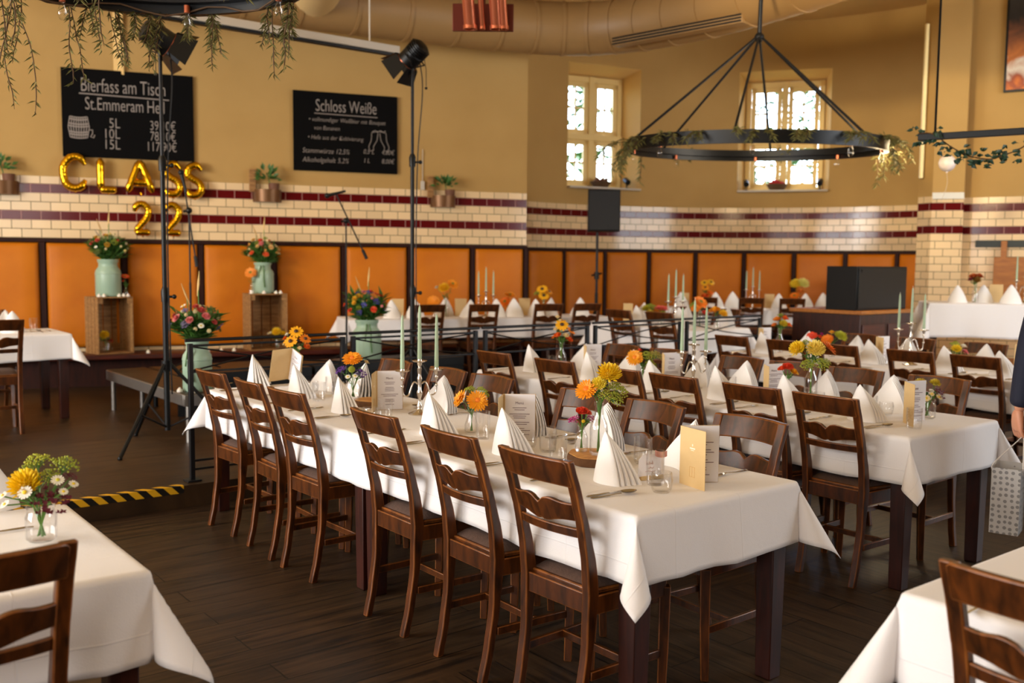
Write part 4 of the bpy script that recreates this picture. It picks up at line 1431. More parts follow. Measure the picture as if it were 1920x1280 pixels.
# ---- candelabrum with three arms and pale green tapers
def taper_mesh():
    mb = MB(); mb.lathe([(0, 0), (.0105, 0), (.0115, .01), (.0085, .20), (.0062, .265), (.003, .278), (0, .28)], 12); return mb.mesh('taper_candle', M['candle'], 60)
TAPER = taper_mesh()
def wick_mesh():
    mb = MB(); mb.tube([(0, 0, .275), (0, 0, .287), (.004, 0, .292)], .0011, 4); return mb.mesh('wick', M['wick'])
WICK = wick_mesh()
def candelabrum(pos, rz, where, h=.235, bent=False, group='silver candelabra'):
    c = thing('candelabrum', 'silver three armed candelabrum ' + where, 'candelabrum', pos, rz, group)
    mb = MB()
    mb.lathe([(0, 0), (.058, 0), (.060, .006), (.045, .012), (.020, .022), (.012, .034), (.017, .045), (.009, .058), (.0075, .085), (.013, .105), (.016, .118), (.009, .132), (.011, h * .72), (.014, h * .78), (.008, h * .84), (.011, h - .02), (.012, h), (0, h)], 18)
    mb.build('stem', M['silver'], c, smooth=60)
    def cup(x, z):
        mb = MB()
        mb.lathe([(.0, -.05), (.004, -.048), (.010, -.036), (.006, -.028), (.012, -.012), (.013, -.002), (.036, .003), (.040, .008), (.038, .009), (.014, .006), (.012, .012), (.012, .016), (0, .016)], 18, c=(x, 0, z))
        mb.build('drip_pan', M['silver'], c, smooth=50)
    for sx in (-1, 1):
        X = .095 * sx
        mb = MB()
        mb.tube(smoothpath([(sx * .010, 0, h * .66), (sx * .03, 0, h * .70), (sx * .045, 0, h * .60), (sx * .062, 0, h * .42), (sx * .088, 0, h * .44), (X, 0, h * .58), (X, 0, h * .78)], 6), .0045, 8)
        mb.ball((X, 0, h * .62), .009, 8, 6)
        mb.build('arm', M['silver'], c, smooth=60)
        cup(X, h * .93)
    cup(0, h + .03)
    R = Matrix.Rotation(rz, 3, 'Z')
    for nm, x, z in (('left', -.095, h * .93 + .014), ('middle', 0, h + .044), ('right', .095, h * .93 + .014)):
        p = Vector(pos) + R @ Vector((x, 0, z))
        o = put(TAPER, 'taper_candle', None, p, (0, 0, random.uniform(0, 6)))
        tag(o, '%s pale green taper candle of the candelabrum %s' % (nm, where), 'candle', 'pale green taper candles')
        put(WICK, 'wick', o)
    return c
def wood_slice(pos, R, label, sx=1.15):
    o = thing('wood_slice', label, 'wood slice', pos, random.uniform(0, 3), 'wood slices under the vases')
    n = 30; rr = [R * (1 + .05 * sin(3 * 2 * pi * k / n + 1) + .03 * sin(7 * 2 * pi * k / n)) for k in range(n)]
    mb = MB(); H = .034
    ring = lambda q, z: [(rr[k] * q * cos(2 * pi * k / n) * sx, rr[k] * q * sin(2 * pi * k / n), z) for k in range(n)]
    mb.add(ring(.955, 0) + ring(.955, H + .001), [tuple(range(n - 1, -1, -1)), tuple(range(n, 2 * n))] + [(k, (k + 1) % n, n + (k + 1) % n, n + k) for k in range(n)])
    mb.build('wood', M['slice'], o)
    mb = MB()
    mb.add(ring(.95, 0) + ring(1.0, .002) + ring(1.02, H * .5) + ring(.99, H - .003) + ring(.945, H), [(i * n + k, i * n + (k + 1) % n, (i + 1) * n + (k + 1) % n, (i + 1) * n + k) for i in range(4) for k in range(n)])
    mb.build('bark', M['bark'], o)
    return o
def tealight(pos, label, group='small white tealights'):
    key = '_tl'
    if key not in PROTO:
        mb = MB(); mb.lathe([(0, 0), (.021, 0), (.022, .002), (.022, .014), (.018, .018), (.013, .026), (.007, .034), (0, .038)], 14); PROTO[key] = mb.mesh('tealight', M['tealight'], 60)
    o = put(PROTO[key], 'tealight', None, pos)
    return tag(o, label, 'tealight', group)
# ================================================================== the set tables
def along(px, o, v, py=720, du=U, dv=V):
    """u of the point on the line (o + dv v) that stands in the image column px"""
    d = view_ray(px, py); q = o + dv * v
    return -(q.x * d.y - q.y * d.x) / (du.x * d.y - du.y * d.x)
SEATG = 'ladder back wooden chairs'
def place(o, u, v, side, where, tier=0.0, k=0, nap=True, cut=True, full=True, nv=None, nu=None, W=.84, twist=0):
    """one place setting; side -1 = the side nearer the camera's left, +1 = the other"""
    d = -V if side < 0 else V
    z = tier + CZ
    if nap:
        napkin(tab(o, u if nu is None else nu, v if nv is None else nv, z), d, 'white folded napkin at the %s' % where, 'white folded napkins', k, 1.0, twist)
    if cut:
        e = .12
        vv = e if side < 0 else W - e
        inw = V if side < 0 else -V
        lft = U * (1 if side < 0 else -1)
        base = tab(o, u, vv, z)
        cutlery('fork', base + lft * .16, inw, 'silver fork at the %s' % where)
        if full:
            cutlery('knife', base - lft * .145, inw, 'silver knife at the %s' % where)
            q = (inw - lft * .18).normalized()
            cutlery('spoon', base - lft * .18, q, 'silver spoon at the %s' % where)
# ---------------- A: the foremost long table
AL, AW = 3.66, .825
table(A0, AL, AW, 0, 'dark wood table under the front long white cloth', 'tables of the front row', 2, split=1.77)
cloth(A0, AL, AW, 0, .235, 'long white tablecloth with pressed creases on the foremost long table', 3)
uA = [.30, .80, 1.35, 2.19, 2.64, 3.17]
twA = [1, -1.5, 0, 2, -2, 3]
for i, u in enumerate(uA):
    chair(tab(A0, u, -.118), V, 'wooden chair, %s from the near end on the left side of the front long table' % ORDC[i], SEATG, twA[i])
uAr = [.34, .87, 1.33, 2.09, 2.52, 3.10]
for i, u in enumerate(uAr):
    chair(tab(A0, u, .940), -V, 'wooden chair, %s from the near end on the right side of the front long table' % ORDC[i], SEATG, random.uniform(-3, 3))
nA = [(.40, .23), (along(938, A0, .24), .24), (along(800, A0, .24), .24), (along(630, A0, .22), .22), (along(548, A0, .26), .26), (along(470, A0, .28), .28)]
for i, (u, v) in enumerate(nA):
    place(A0, u, v, -1, '%s place on the left side of the front long table' % ORD[i], k=i, twist=(-18, -14, -12, -20, -8, -25)[i], nv=v)
nAr = [(.37, .71), (.87, .70), (along(1004, A0, .68), .68), (along(832, A0, .71), .71), (along(688, A0, .66), .66), (along(618, A0, .62), .62)]
for i, (u, v) in enumerate(nAr):
    place(A0, u, v, 1, '%s place on the right side of the front long table' % ORD[i], k=i + 1, twist=(-20, 18, 10, 25, 0, 30)[i], nv=v)
FA = 'on the front long table'
menu(at(1274, 905, CZ), Vector((-.12, .99, 0)), 'kraft menu card standing open at the near end of the front long table', 70)
menu(at(943, 826, CZ), Vector((-.02, 1, 0)), 'white and kraft menu card behind the wood slice with the yellow bouquet', 99)
menu(at(705, 769, CZ), Vector((-.30, .95, 0)), 'menu card beside the candelabrum on the front long table', 108)
menu(at(540, 722, CZ), Vector((.75, .66, 0)), 'leaning menu card at the far end of the front long table', 82, lean=16)
wood_slice(at(1115, 866, CZ), .108, 'bark edged wood slice under two flower bottles on the front table')
wood_slice(at(700, 760, CZ), .100, 'bark edged wood slice behind the left napkins near the purple flowers')
z1 = CZ + .036
vase('bottle', at(1122, 852, z1), 'tall glass bottle vase on the near wood slice',
     [('mum', YEL, None, .035, -.02, .325, .050, (.1, -.5)), ('gerbera', ORG, (250, 120, 20), -.055, -.04, .265, .047, (-.5, -1.0)), ('mum', (244, 216, 70), None, -.005, -.03, .285, .033, (-.2, -.6)),
      ('dill', GRN, None, .075, .0, .265, .045, (.4, -.2)), ('dill', GRN, None, .06, -.05, .235, .035, (.5, -.6)), ('dill', (176, 176, 60), None, .02, -.05, .25, .03, (.1, -.6))],
     'yellow chrysanthemum and orange gerbera bouquet in the tall bottle on the near slice', 8, .06, 3)
vase('small_bottle', at(1090, 845, z1), 'little glass bottle vase on the near wood slice',
     [('rose', RED, None, .0, -.01, .165, .028, (0, -.4)), ('rose', CORAL, None, .022, -.015, .160, .018, (.3, -.4)), ('spray', MAG, None, -.035, -.01, .132, .026, (-.6, -.3)), ('spray', MAG, None, .04, .0, .135, .024, (.6, -.2)), ('pompon', YEL, None, .005, -.02, .125, .008, (0, 0))],
     'small red and magenta posy in the little bottle on the near slice', 5, .04, 4)
vase('bud', at(884, 812, CZ), 'round bottomed glass bud vase between the two near menu cards',
     [('gerbera', (248, 158, 20), (248, 130, 24), .028, -.05, .160, .052, (.35, -1.6)), ('gerbera', (248, 158, 20), (248, 130, 24), -.055, -.01, .165, .045, (-1.6, -.8)), ('dill', GRN, None, .05, .03, .20, .028, (.4, 0)), ('dill', GRN, None, -.01, .03, .205, .028, (-.1, 0)), ('dill', GRN, None, .065, .0, .185, .02, (.4, -.2))],
     'two orange gerberas with dill in the bud vase', 5, .05, 5)
vase('jar', at(662, 748, z1), 'glass jar vase on the far wood slice of the front table',
     [('gerbera', (248, 150, 20), (240, 120, 20), .0, -.02, .225, .055, (.0, -.7)), ('spray', PUR, None, -.065, -.02, .165, .032, (-.5, -.4)), ('spray', PUR, None, .05, -.03, .15, .032, (.5, -.5)), ('daisy', WHT, YEL, -.02, -.05, .13, .016, (0, -.8)), ('daisy', WHT, YEL, .02, -.05, .135, .016, (.2, -.8)), ('rose', CRM, None, .075, .0, .205, .018, (.5, 0)), ('pompon', GRN, None, .0, -.04, .17, .02, (0, -.5))],
     'orange gerbera with purple statice in the jar on the far slice', 9, .06, 6)
vase('bottle', at(557, 722, CZ), 'tall glass bottle vase at the far end of the front long table',
     [('rudbeckia', (246, 170, 20), BRN, .0, -.01, .345, .046, (.1, -.9)), ('rudbeckia', (246, 160, 20), BRN, -.03, -.04, .285, .046, (-.2, -1.3)), ('rudbeckia', (240, 130, 24), BRN, .06, -.02, .30, .04, (.6, -.8)), ('rudbeckia', (230, 110, 24), BRN, .05, .03, .27, .04, (.9, -.2)),
      ('rose', WHT, None, -.06, .0, .325, .018, (-.4, -.2)), ('rose', CRM, None, -.07, -.02, .27, .018, (-.6, -.4)), ('rose', (230, 110, 30), None, .07, -.03, .25, .022, (.5, -.6)), ('rose', CRM, None, .03, -.05, .245, .015, (.2, -.8)), ('rose', (236, 120, 30), None, -.075, .01, .30, .02, (-.8, -.2))],
     'orange coneflower bouquet in the tall bottle at the far end', 10, .06, 7)
candelabrum(tab(A0, 2.10, .53, CZ), face(U + V * .2), FA, .245)
for kd, px, py, lb in (('tumbler', 1027, 846, 'tumbler left of the near wood slice on the front table'), ('tumbler', 1046, 862, 'tumbler touching the near wood slice, in front of the other'),
                       ('tumbler', 1205, 868, 'tumbler behind the small white place card'), ('votive', 1240, 922, 'low tea light glass in front of the white place card'),
                       ('high', 1228, 908, 'tall narrow glass between the place card and the kraft menu'), ('tumbler', 722, 786, 'tumbler in front of the menu beside the candelabrum'),
                       ('votive', 694, 789, 'low glass in front of the menu beside the candelabrum'), ('high', 905, 822, 'narrow glass right of the bud vase with two gerberas'),
                       ('votive', 990, 838, 'low glass before the menu card near the yellow bouquet'), ('votive', 586, 735, 'low glass left of the far wood slice'), ('tumbler', 622, 738, 'tumbler left of the far wood slice'),
                       ('tumbler', 598, 751, 'tumbler behind the fifth left napkin'), ('high', 634, 757, 'narrow glass near the far wood slice')):
    glass(kd, at(px, py, CZ), 'clear ' + lb)
pc = thing('place_card', 'small white place card with rose lettering and a pink ribbon on a kraft foot', 'card', at(1221, 898, CZ), face(U * .95 + V * .2))
mb = MB(); mb.box((0, .004, .007), (.10, .03, .014)); mb.build('foot', M['kraft'], pc, bevel=.002)
mb = MB(); mb.add([(-.06, 0, .012), (.058, 0, .012), (.056, .004, .074), (.034, .004, .092), (-.036, .004, .092), (-.053, .004, .078), (-.06, .0015, .012), (.058, .0015, .012), (.056, .0055, .074), (.034, .0055, .092), (-.036, .0055, .092), (-.053, .0055, .078)],
                  [(0, 1, 2, 3, 4, 5), (11, 10, 9, 8, 7, 6)] + [(i, i + 6, (i + 1) % 6 + 6, (i + 1) % 6) for i in range(6)])
mb.build('card', M['paper'], pc)
mb = MB()
rw = lambda pts: mb.tube([(x, .0005 + (zz - .012) * .05 - .001, zz) for x, zz in pts], .0008, 4)
rw([(-.022, .07), (-.02, .055), (-.016, .062), (-.012, .055), (-.006, .066), (-.006, .055), (.0, .06), (.004, .055), (.006, .068), (.008, .055)])
rw([(-.016, .043), (-.008, .04), (-.004, .046), (.004, .04), (.012, .045)])
rw([(-.026, .03), (-.012, .032), (0, .029), (.018, .031)])
mb.build('card_lettering', M['pink_ink'], pc)
mb = MB(); mb.grid(lambda a, b: (.012 + .05 * a, -.004 + .006 * sin(5 * a), .100 - .03 * a * (1 - a) + (b - .5) * .022 - .006 * a), 10, 2)
mb.build('ribbon', M['ribbon'], pc, smooth=60)
# ---------------- B: the second long table
BL, BW = 3.40, .84
table(B0, BL, BW, 0, 'dark wood table under the middle long white cloth', 'tables of the middle row', 2, split=2.07)
cloth(B0, BL, BW, 0, .235, 'long white tablecloth on the middle long table', 8)
uB = [.34, .78, 1.32, 1.75, 2.35, 3.00]
for i, u in enumerate(uB):
    chair(tab(B0, u, -.118), V, 'wooden chair, %s from the near end on the left side of the middle long table' % ORDC[i], SEATG, (0, 1, -1, -2, 3, 1)[i])
uBr = [.40, .92, 1.36, 1.785, 2.45, 2.92]
for i, u in enumerate(uBr):
    chair(tab(B0, u, .955), -V, 'wooden chair, %s from the near end on the right side of the middle long table' % ORDC[i], SEATG, random.uniform(-4, 4))
for i, px in enumerate((1612, 1467, 1338, 1215, 1097, 988)):
    u = along(px, B0, .22)
    place(B0, u, .22, -1, '%s place on the left side of the middle long table' % ORD[i], k=i, twist=-10 - 5 * (i % 3), full=i < 4)
for i, u in enumerate((.5, along(1550, B0, .70), 1.5, 1.86, 2.5, 3.0)):
    place(B0, u, .70, 1, '%s place on the right side of the middle long table' % ORD[i], k=i + 2, twist=15, full=i < 2, cut=i < 4)
def tpt(o, px, v, z=CZ, du=U, dv=V): return o + du * along(px, o, v, 700, du, dv) + dv * v + Vector((0, 0, z))
FB = ' on the middle long table'
md = Vector((-.42, .9, 0)).normalized()
menu(tpt(B0, 1697, .36), md, 'menu card beside the magenta jar' + FB, 118)
menu(tpt(B0, 1432, .44), md, 'menu card left of the tall yellow bouquet' + FB, 118)
menu(tpt(B0, 1241, .46), md, 'menu card left of the candelabrum' + FB, 118)
menu(tpt(B0, 1094, .46), md, 'menu card by the coneflower bottle at the far end of the middle table', 112)
wood_slice(tpt(B0, 1502, .49), .100, 'wood slice under the tall yellow bouquet' + FB)
vase('bottle', tpt(B0, 1521, .48, z1), 'tall glass bottle vase with yellow bouquet' + FB,
     [('mum', (244, 212, 96), None, .01, -.03, .285, .056, (0, -.7)), ('mum', YEL, None, -.085, -.01, .285, .050, (-.8, -.4)), ('gerbera', (238, 120, 26), (230, 100, 20), .09, -.01, .295, .058, (.9, -.3)), ('dill', GRN, None, .04, -.05, .21, .045, (.2, -.7)), ('dill', GRN, None, -.04, -.05, .205, .04, (-.3, -.6)), ('dill', GRN, None, -.03, .05, .32, .03, (-.2, .2)), ('dill', (150, 158, 60), None, .075, -.03, .22, .03, (.5, -.4))],
     'tall bouquet of yellow chrysanthemums and an orange gerbera' + FB, 12, .07, 11)
vase('small_bottle', tpt(B0, 1476, .44, z1), 'little glass bottle vase beside the tall yellow bouquet',
     [('rose', RED, None, .0, -.01, .178, .034, (0, -.5)), ('rose', (236, 90, 40), None, -.03, .0, .165, .026, (-.4, -.3)), ('rose', (238, 170, 30), None, .03, -.02, .15, .03, (.5, -.5))],
     'small red and orange posy in the little bottle' + FB, 5, .045, 12)
vase('jar', tpt(B0, 1742, .60), 'glass jar vase at the near end of the middle long table',
     [('spray', DRK, None, .04, -.03, .14, .042, (.4, -.6)), ('spray', DRK, None, -.055, -.01, .125, .026, (-.6, -.3)), ('mum', (196, 170, 40), None, -.03, .03, .175, .035, (-.3, 0)), ('mum', (200, 176, 50), None, .045, .03, .178, .03, (.3, 0)), ('daisy', CRM, YEL, .035, -.055, .12, .018, (.3, -.9)), ('daisy', CRM, YEL, -.03, -.05, .112, .02, (-.3, -.9)), ('rose', WHT, None, .0, -.04, .15, .014, (0, -.5)), ('daisy', CRM, YEL, -.005, -.055, .135, .014, (0, -.9))],
     'burgundy and cream flowers in the jar' + FB, 12, .05, 13)
vase('bottle', tpt(B0, 1052, .42), 'tall glass bottle vase at the far end of the middle long table',
     [('rudbeckia', (246, 170, 20), BRN, .0, -.02, .345, .05, (.1, -1.2)), ('rudbeckia', (240, 130, 24), BRN, .07, .0, .30, .04, (.8, -.4)), ('rose', CRM, None, -.03, .0, .40, .024, (0, 0)), ('rose', CRM, None, -.01, .0, .375, .02, (0, 0)), ('rose', CRM, None, -.04, -.02, .315, .022, (-.3, -.4)), ('rose', (236, 110, 30), None, -.03, -.02, .27, .03, (-.3, -.5)), ('rose', CRM, None, .03, -.04, .27, .024, (.2, -.6)), ('rose', (232, 100, 30), None, .055, -.02, .24, .03, (.5, -.5)), ('rose', (240, 140, 40), None, -.06, .0, .25, .02, (-.5, 0))],
     'coneflowers with cream roses in the bottle at the far end of the middle table', 8, .05, 14)
vase('bud', tpt(B0, 1205, .44), 'glass bud vase left of the menu card' + FB,
     [('gerbera', (248, 160, 20), (240, 130, 20), -.06, -.03, .17, .058, (-.4, -1.8)), ('dill', GRN, None, .03, -.01, .185, .05, (.2, -.3)), ('dill', (150, 140, 50), None, .09, .0, .19, .045, (.5, 0)), ('rose', RED, None, -.02, .02, .215, .02, (0, 0)), ('dill', GRN, None, .05, -.04, .13, .04, (.4, -.6))],
     'orange gerbera with green dill' + FB, 10, .06, 15)
candelabrum(tpt(B0, 1300, .5), face(U + V * .2), 'on the middle long table', .245)
for kd, px, v, lb in (('tumbler', 1634, .44, 'tumbler right of the nearest left napkin'), ('votive', 1664, .52, 'tea light glass before the menu by the magenta jar'), ('tumbler', 1718, .22, 'tumbler in front of the menu by the magenta jar'),
                      ('tumbler', 1535, .33, 'tumbler in front of the tall yellow bouquet'), ('votive', 1385, .42, 'low glass right of the candelabrum'), ('tumbler', 1370, .50, 'tumbler right of the candelabrum'),
                      ('tumbler', 1035, .45, 'tumbler left of the coneflower bottle'), ('tumbler', 1125, .45, 'tumbler right of the menu by the coneflower bottle'), ('votive', 1150, .42, 'low glass near the far end')):
    glass(kd, tpt(B0, px, v), 'clear ' + lb + FB)
# ---------------- C: the third long table
CL, CW = 3.45, .84
table(C0, CL, CW, 0, 'dark wood table under the rear long white cloth', 'tables of the rear row', 2, split=1.82)
cloth(C0, CL, CW, 0, .235, 'long white tablecloth on the rear long table at the right', 9)
uC = [.45, 1.02, 1.51, 2.12, 2.61, 3.17]
for i, u in enumerate(uC):
    chair(tab(C0, u, -.118), V, 'wooden chair, %s from the near end on the left side of the rear long table' % ORDC[i], SEATG, (0, -2, 2, 0, 3, -1)[i])
for i, u in enumerate((1.05, 1.52, 2.12, 2.65)):
    chair(tab(C0, u, .955), -V, 'wooden chair, %s from the near end on the right side of the rear long table' % ORDC[i], SEATG, random.uniform(-3, 3))
FC = ' on the rear long table'
for i, px in enumerate((1872, 1768, 1626, 1512, 1424)):
    u = along(px, C0, .22, 690)
    place(C0, u, .22, -1, '%s place on the left side of the rear long table' % ORD[i], k=i, twist=-12, full=i < 2)
for i, px in enumerate((1838, 1692, 1596, 1505)):
    u = along(px, C0, .64, 670)
    place(C0, u, .72, 1, '%s place on the right side of the rear long table' % ORD[i], k=i + 1, twist=15, cut=False)
menu(tpt(C0, 1640, .40), md, 'menu card left of the candelabrum' + FC, 112)
menu(tpt(C0, 1420, .44), md, 'menu card at the far end of the rear long table', 112)
menu(tpt(C0, 1900, .60), md, 'menu card partly hidden by the navy sleeve' + FC, 30)
vase('bottle', tpt(C0, 1460, .46), 'tall glass bottle vase beside the far menu card' + FC,
     [('rose', (240, 150, 40), None, -.03, 0, .30, .04, (-.3, -.3)), ('rose', (236, 110, 40), None, .04, .0, .31, .04, (.3, -.2)), ('mum', (214, 190, 50), None, .02, -.03, .26, .04, (.1, -.6)), ('rose', (238, 130, 40), None, .07, -.02, .25, .035, (.5, -.3)), ('rose', (238, 140, 50), None, -.06, -.02, .25, .03, (-.5, -.3)), ('dill', GRN, None, .0, .0, .34, .03, (0, 0))],
     'orange rose bouquet in the bottle by the far menu card' + FC, 12, .06, 21)
vase('small_bottle', tpt(C0, 1524, .50), 'little glass bottle vase with red flowers' + FC,
     [('gerbera', (236, 80, 50), (200, 50, 40), -.02, 0, .17, .05, (-.3, -.7)), ('rose', RED, None, .05, .0, .16, .03, (.5, -.2)), ('rose', MAG, None, .07, .01, .185, .02, (.5, 0))], 'red and pink posy' + FC, 6, .05, 22)
vase('bud', tpt(C0, 1558, .50), 'glass bud vase with an orange gerbera' + FC,
     [('gerbera', (240, 130, 24), (230, 110, 20), -.05, -.02, .15, .055, (-.7, -.9)), ('mum', (190, 190, 60), None, .07, .0, .17, .06, (.5, -.3)), ('rose', (244, 180, 40), None, .0, .02, .21, .03, (0, 0)), ('dill', GRN, None, .06, .02, .2, .04, (.3, 0))], 'orange gerbera with yellow green flowers' + FC, 8, .05, 23)
vase('jar', tpt(C0, 1790, .52), 'glass jar vase between the two nearest left napkins' + FC,
     [('mum', (236, 206, 40), None, -.01, -.03, .15, .04, (-.1, -.6)), ('dill', GRN, None, .0, .02, .19, .04, (0, 0)), ('rose', PNK, None, .06, -.03, .13, .03, (.5, -.5)), ('rose', WHT, None, .06, .0, .17, .03, (.4, 0)), ('rose', CRM, None, -.06, .0, .14, .025, (-.5, 0))], 'yellow and pink posy in the jar' + FC, 10, .05, 24)
candelabrum(tpt(C0, 1705, .42), face(U * .35 + V), 'on the rear long table', .30)
for kd, px, v, lb in (('tumbler', 1612, .44, 'tumbler left of the menu card'), ('votive', 1606, .36, 'low glass left of the menu card'), ('tumbler', 1668, .24, 'tumbler in front of the menu card')):
    glass(kd, tpt(C0, px, v), 'clear ' + lb + FC)
# ---------------- F and G: the two tables cut by the bottom corners
FO = tab(A0, .37, -1.42)
table(FO, 1.5, .84, 0, 'dark wood table under the bottom left corner cloth', 'corner tables', 1, -V, U)
cloth(FO, 1.5, .84, 0, .24, 'white tablecloth on the table in the bottom left corner', 12, -V, U)
chair(tab(A0, .19, -1.82), U, 'dark wooden chair seen from behind in the bottom left corner', SEATG, 2)
vase('jar', at(78, 1012, CZ), 'glass jar vase on the bottom left table',
     [('mum', (250, 206, 20), None, -.025, -.03, .165, .048, (-.2, -.6)), ('daisy', WHT, YEL, -.005, -.075, .155, .02, (0, -1.4)), ('daisy', WHT, (200, 190, 60), .065, -.03, .18, .018, (.4, -.7)), ('dill', (168, 172, 40), None, -.02, .03, .225, .035, (-.2, 0)), ('dill', (150, 160, 40), None, .06, .03, .215, .04, (.3, 0)), ('dill', (150, 160, 40), None, -.05, .04, .20, .03, (-.4, .1)), ('daisy', WHT, YEL, -.09, -.03, .135, .015, (-.6, -.6)), ('daisy', WHT, YEL, -.075, -.05, .115, .015, (-.6, -.7)), ('daisy', WHT, YEL, .10, -.01, .165, .014, (.6, -.4)), ('daisy', WHT, YEL, .085, -.04, .15, .013, (.5, -.6)), ('spray', DRK, None, .05, -.04, .125, .045, (.4, -.6)), ('spray', (110, 40, 60), None, .08, .02, .18, .02, (.5, 0)), ('dill', GRN, None, .03, -.01, .19, .03, (.1, -.3))],
     'yellow flower with daisies in the jar on the bottom left table', 14, .06, 31)
napkin(at(-22, 960, CZ), -U, 'white folded napkin at the left edge of the bottom left table', 'white folded napkins', 1)
cutlery('knife', at(-8, 1000, CZ), -V, 'knife at the left edge of the bottom left table')
GO = tab(A0, -.91, .02)
table(GO, 1.5, .84, 0, 'dark wood table under the bottom right corner cloth', 'corner tables', 1, -U, V)
cloth(GO, 1.5, .84, 0, .235, 'white tablecloth on the table in the bottom right corner', 13, -U, V)
chair(tab(A0, -1.28, -.135), V, 'light edged wooden chair seen from behind in the bottom right corner', SEATG, 0)
cutlery('fork', at(1838, 1140, CZ), V, 'fork behind the chair on the bottom right table')
# ---------------- J: table at the far left on the platform
zt = TIER + CZ
JO = at(131, 626, TIER + TOP); JO.z = 0
table(JO, 1.5, .80, TIER, 'dark wood table at the left edge on the raised platform', 'platform tables', 1, -V, U)
cloth(JO, 1.5, .80, TIER, .235, 'white tablecloth on the left edge table on the platform', 14, -V, U)
q = at(46, 813, TIER); q.z = TIER
chair(q - V * .168, U, 'dark wooden chair with its back to the camera at the left edge platform table', SEATG, 0)
chair(tab(JO, .96, -.5, TIER), -U, 'wooden chair on the far side of the left edge platform table', SEATG, 0)
napkin(at(8, 619, zt), U, 'white folded napkin at the far side of the left edge platform table', 'white folded napkins', 0)
napkin(at(27, 624, zt), -U, 'white folded napkin behind the chair at the left edge platform table', 'white folded napkins', 1)
glass('high', at(63, 622, zt), 'clear tall glass on the left edge platform table')
cutlery('spoon', at(76, 622, zt), U, 'spoon right of the tall glass on the left edge platform table')
cutlery('knife', at(90, 620, zt), U, 'knife near the corner of the left edge platform table')
# ---------------- D: long table at the bench wall
def wall_t(px, py, off):
    d = view_ray(px, py); s = (WALL - off) / (WN.x * d.x + WN.y * d.y)
    return (d * s).dot(WD)
DOFF = 1.20
td0, td1 = wall_t(656, 590, DOFF), wall_t(1146, 585, DOFF)
DO = on_wall(td0, DOFF, 0)
DL = td1 - td0
table(DO, DL, .70, TIER, 'dark wood table under the cloth along the bench wall', 'platform tables', 1, WD, WN)
cloth(DO, DL, .70, TIER, .236, 'long white tablecloth on the table along the orange bench', 15, WD, WN)
for i, px in enumerate((806, 908, 1029, 1101)):
    t = wall_t(px, 565, DOFF + .17)
    chair(on_wall(t, DOFF + .125, TIER), WN, 'dark chair seen from behind, %s from the left at the bench wall table' % ('first', 'second', 'third', 'fourth')[i], SEATG, random.uniform(-3, 3))
FD = ' on the table along the orange bench'
def dpt(px, off, z=zt): return on_wall(wall_t(px, 580, off), off, z)
for i, px in enumerate((757, 875, 994)):
    menu(dpt(px, .74), -WN, '%s kraft menu card from the left' % ('first', 'second', 'third')[i] + FD, 25)
for i, (px, off) in enumerate(((735, 1.06), (780, 1.05), (838, .75), (885, 1.05), (932, 1.02), (965, 1.06), (1006, .98), (1036, .8), (1090, 1.0))):
    napkin(dpt(px, off), -WN, 'white folded napkin, %s from the left' % ('first', 'second', 'third', 'fourth', 'fifth', 'sixth', 'seventh', 'eighth', 'ninth')[i] + FD, 'white folded napkins', i, 1.15, random.uniform(-20, 20))
vase('bud', dpt(814, .95), 'glass bud vase with one orange gerbera' + FD, [('gerbera', (248, 150, 30), (240, 140, 30), -.01, -.03, .19, .075, (0, -2))], 'single big orange gerbera by the first dark chair', 3, .05, 41)
vase('bottle', dpt(836, .85), 'tall glass bottle vase with yellow flowers' + FD, [('mum', (244, 190, 30), None, -.02, -.02, .34, .07, (-.2, -.6)), ('gerbera', (246, 150, 30), None, .08, .0, .39, .07, (.5, -.9)), ('rose', WHT, None, -.11, 0, .35, .03, (-.5, 0))], 'yellow and orange flowers in the tall bottle' + FD, 8, .07, 42)
vase('bud', dpt(956, .72), 'glass bud vase right of the candelabrum' + FD, [('gerbera', (246, 150, 20), None, .0, .0, .25, .08, (.2, -.3)), ('gerbera', (244, 120, 20), None, -.06, -.03, .17, .075, (-.6, -1.3))], 'two orange gerberas right of the candelabrum' + FD, 5, .06, 43)
vase('bottle', dpt(1019, .9), 'tall glass bottle vase with coneflowers' + FD, [('rudbeckia', (246, 176, 30), BRN, -.02, -.02, .33, .07, (-.1, -1)), ('rudbeckia', (246, 176, 30), BRN, .0, -.03, .25, .07, (.1, -1)), ('rudbeckia', (244, 160, 30), BRN, .07, 0, .3, .05, (.6, -.5)), ('dill', GRN, None, -.08, 0, .29, .05, (-.5, 0))], 'coneflowers in the tall bottle' + FD, 8, .07, 44)
candelabrum(dpt(911, .9), WA, 'on the table along the orange bench', .27)
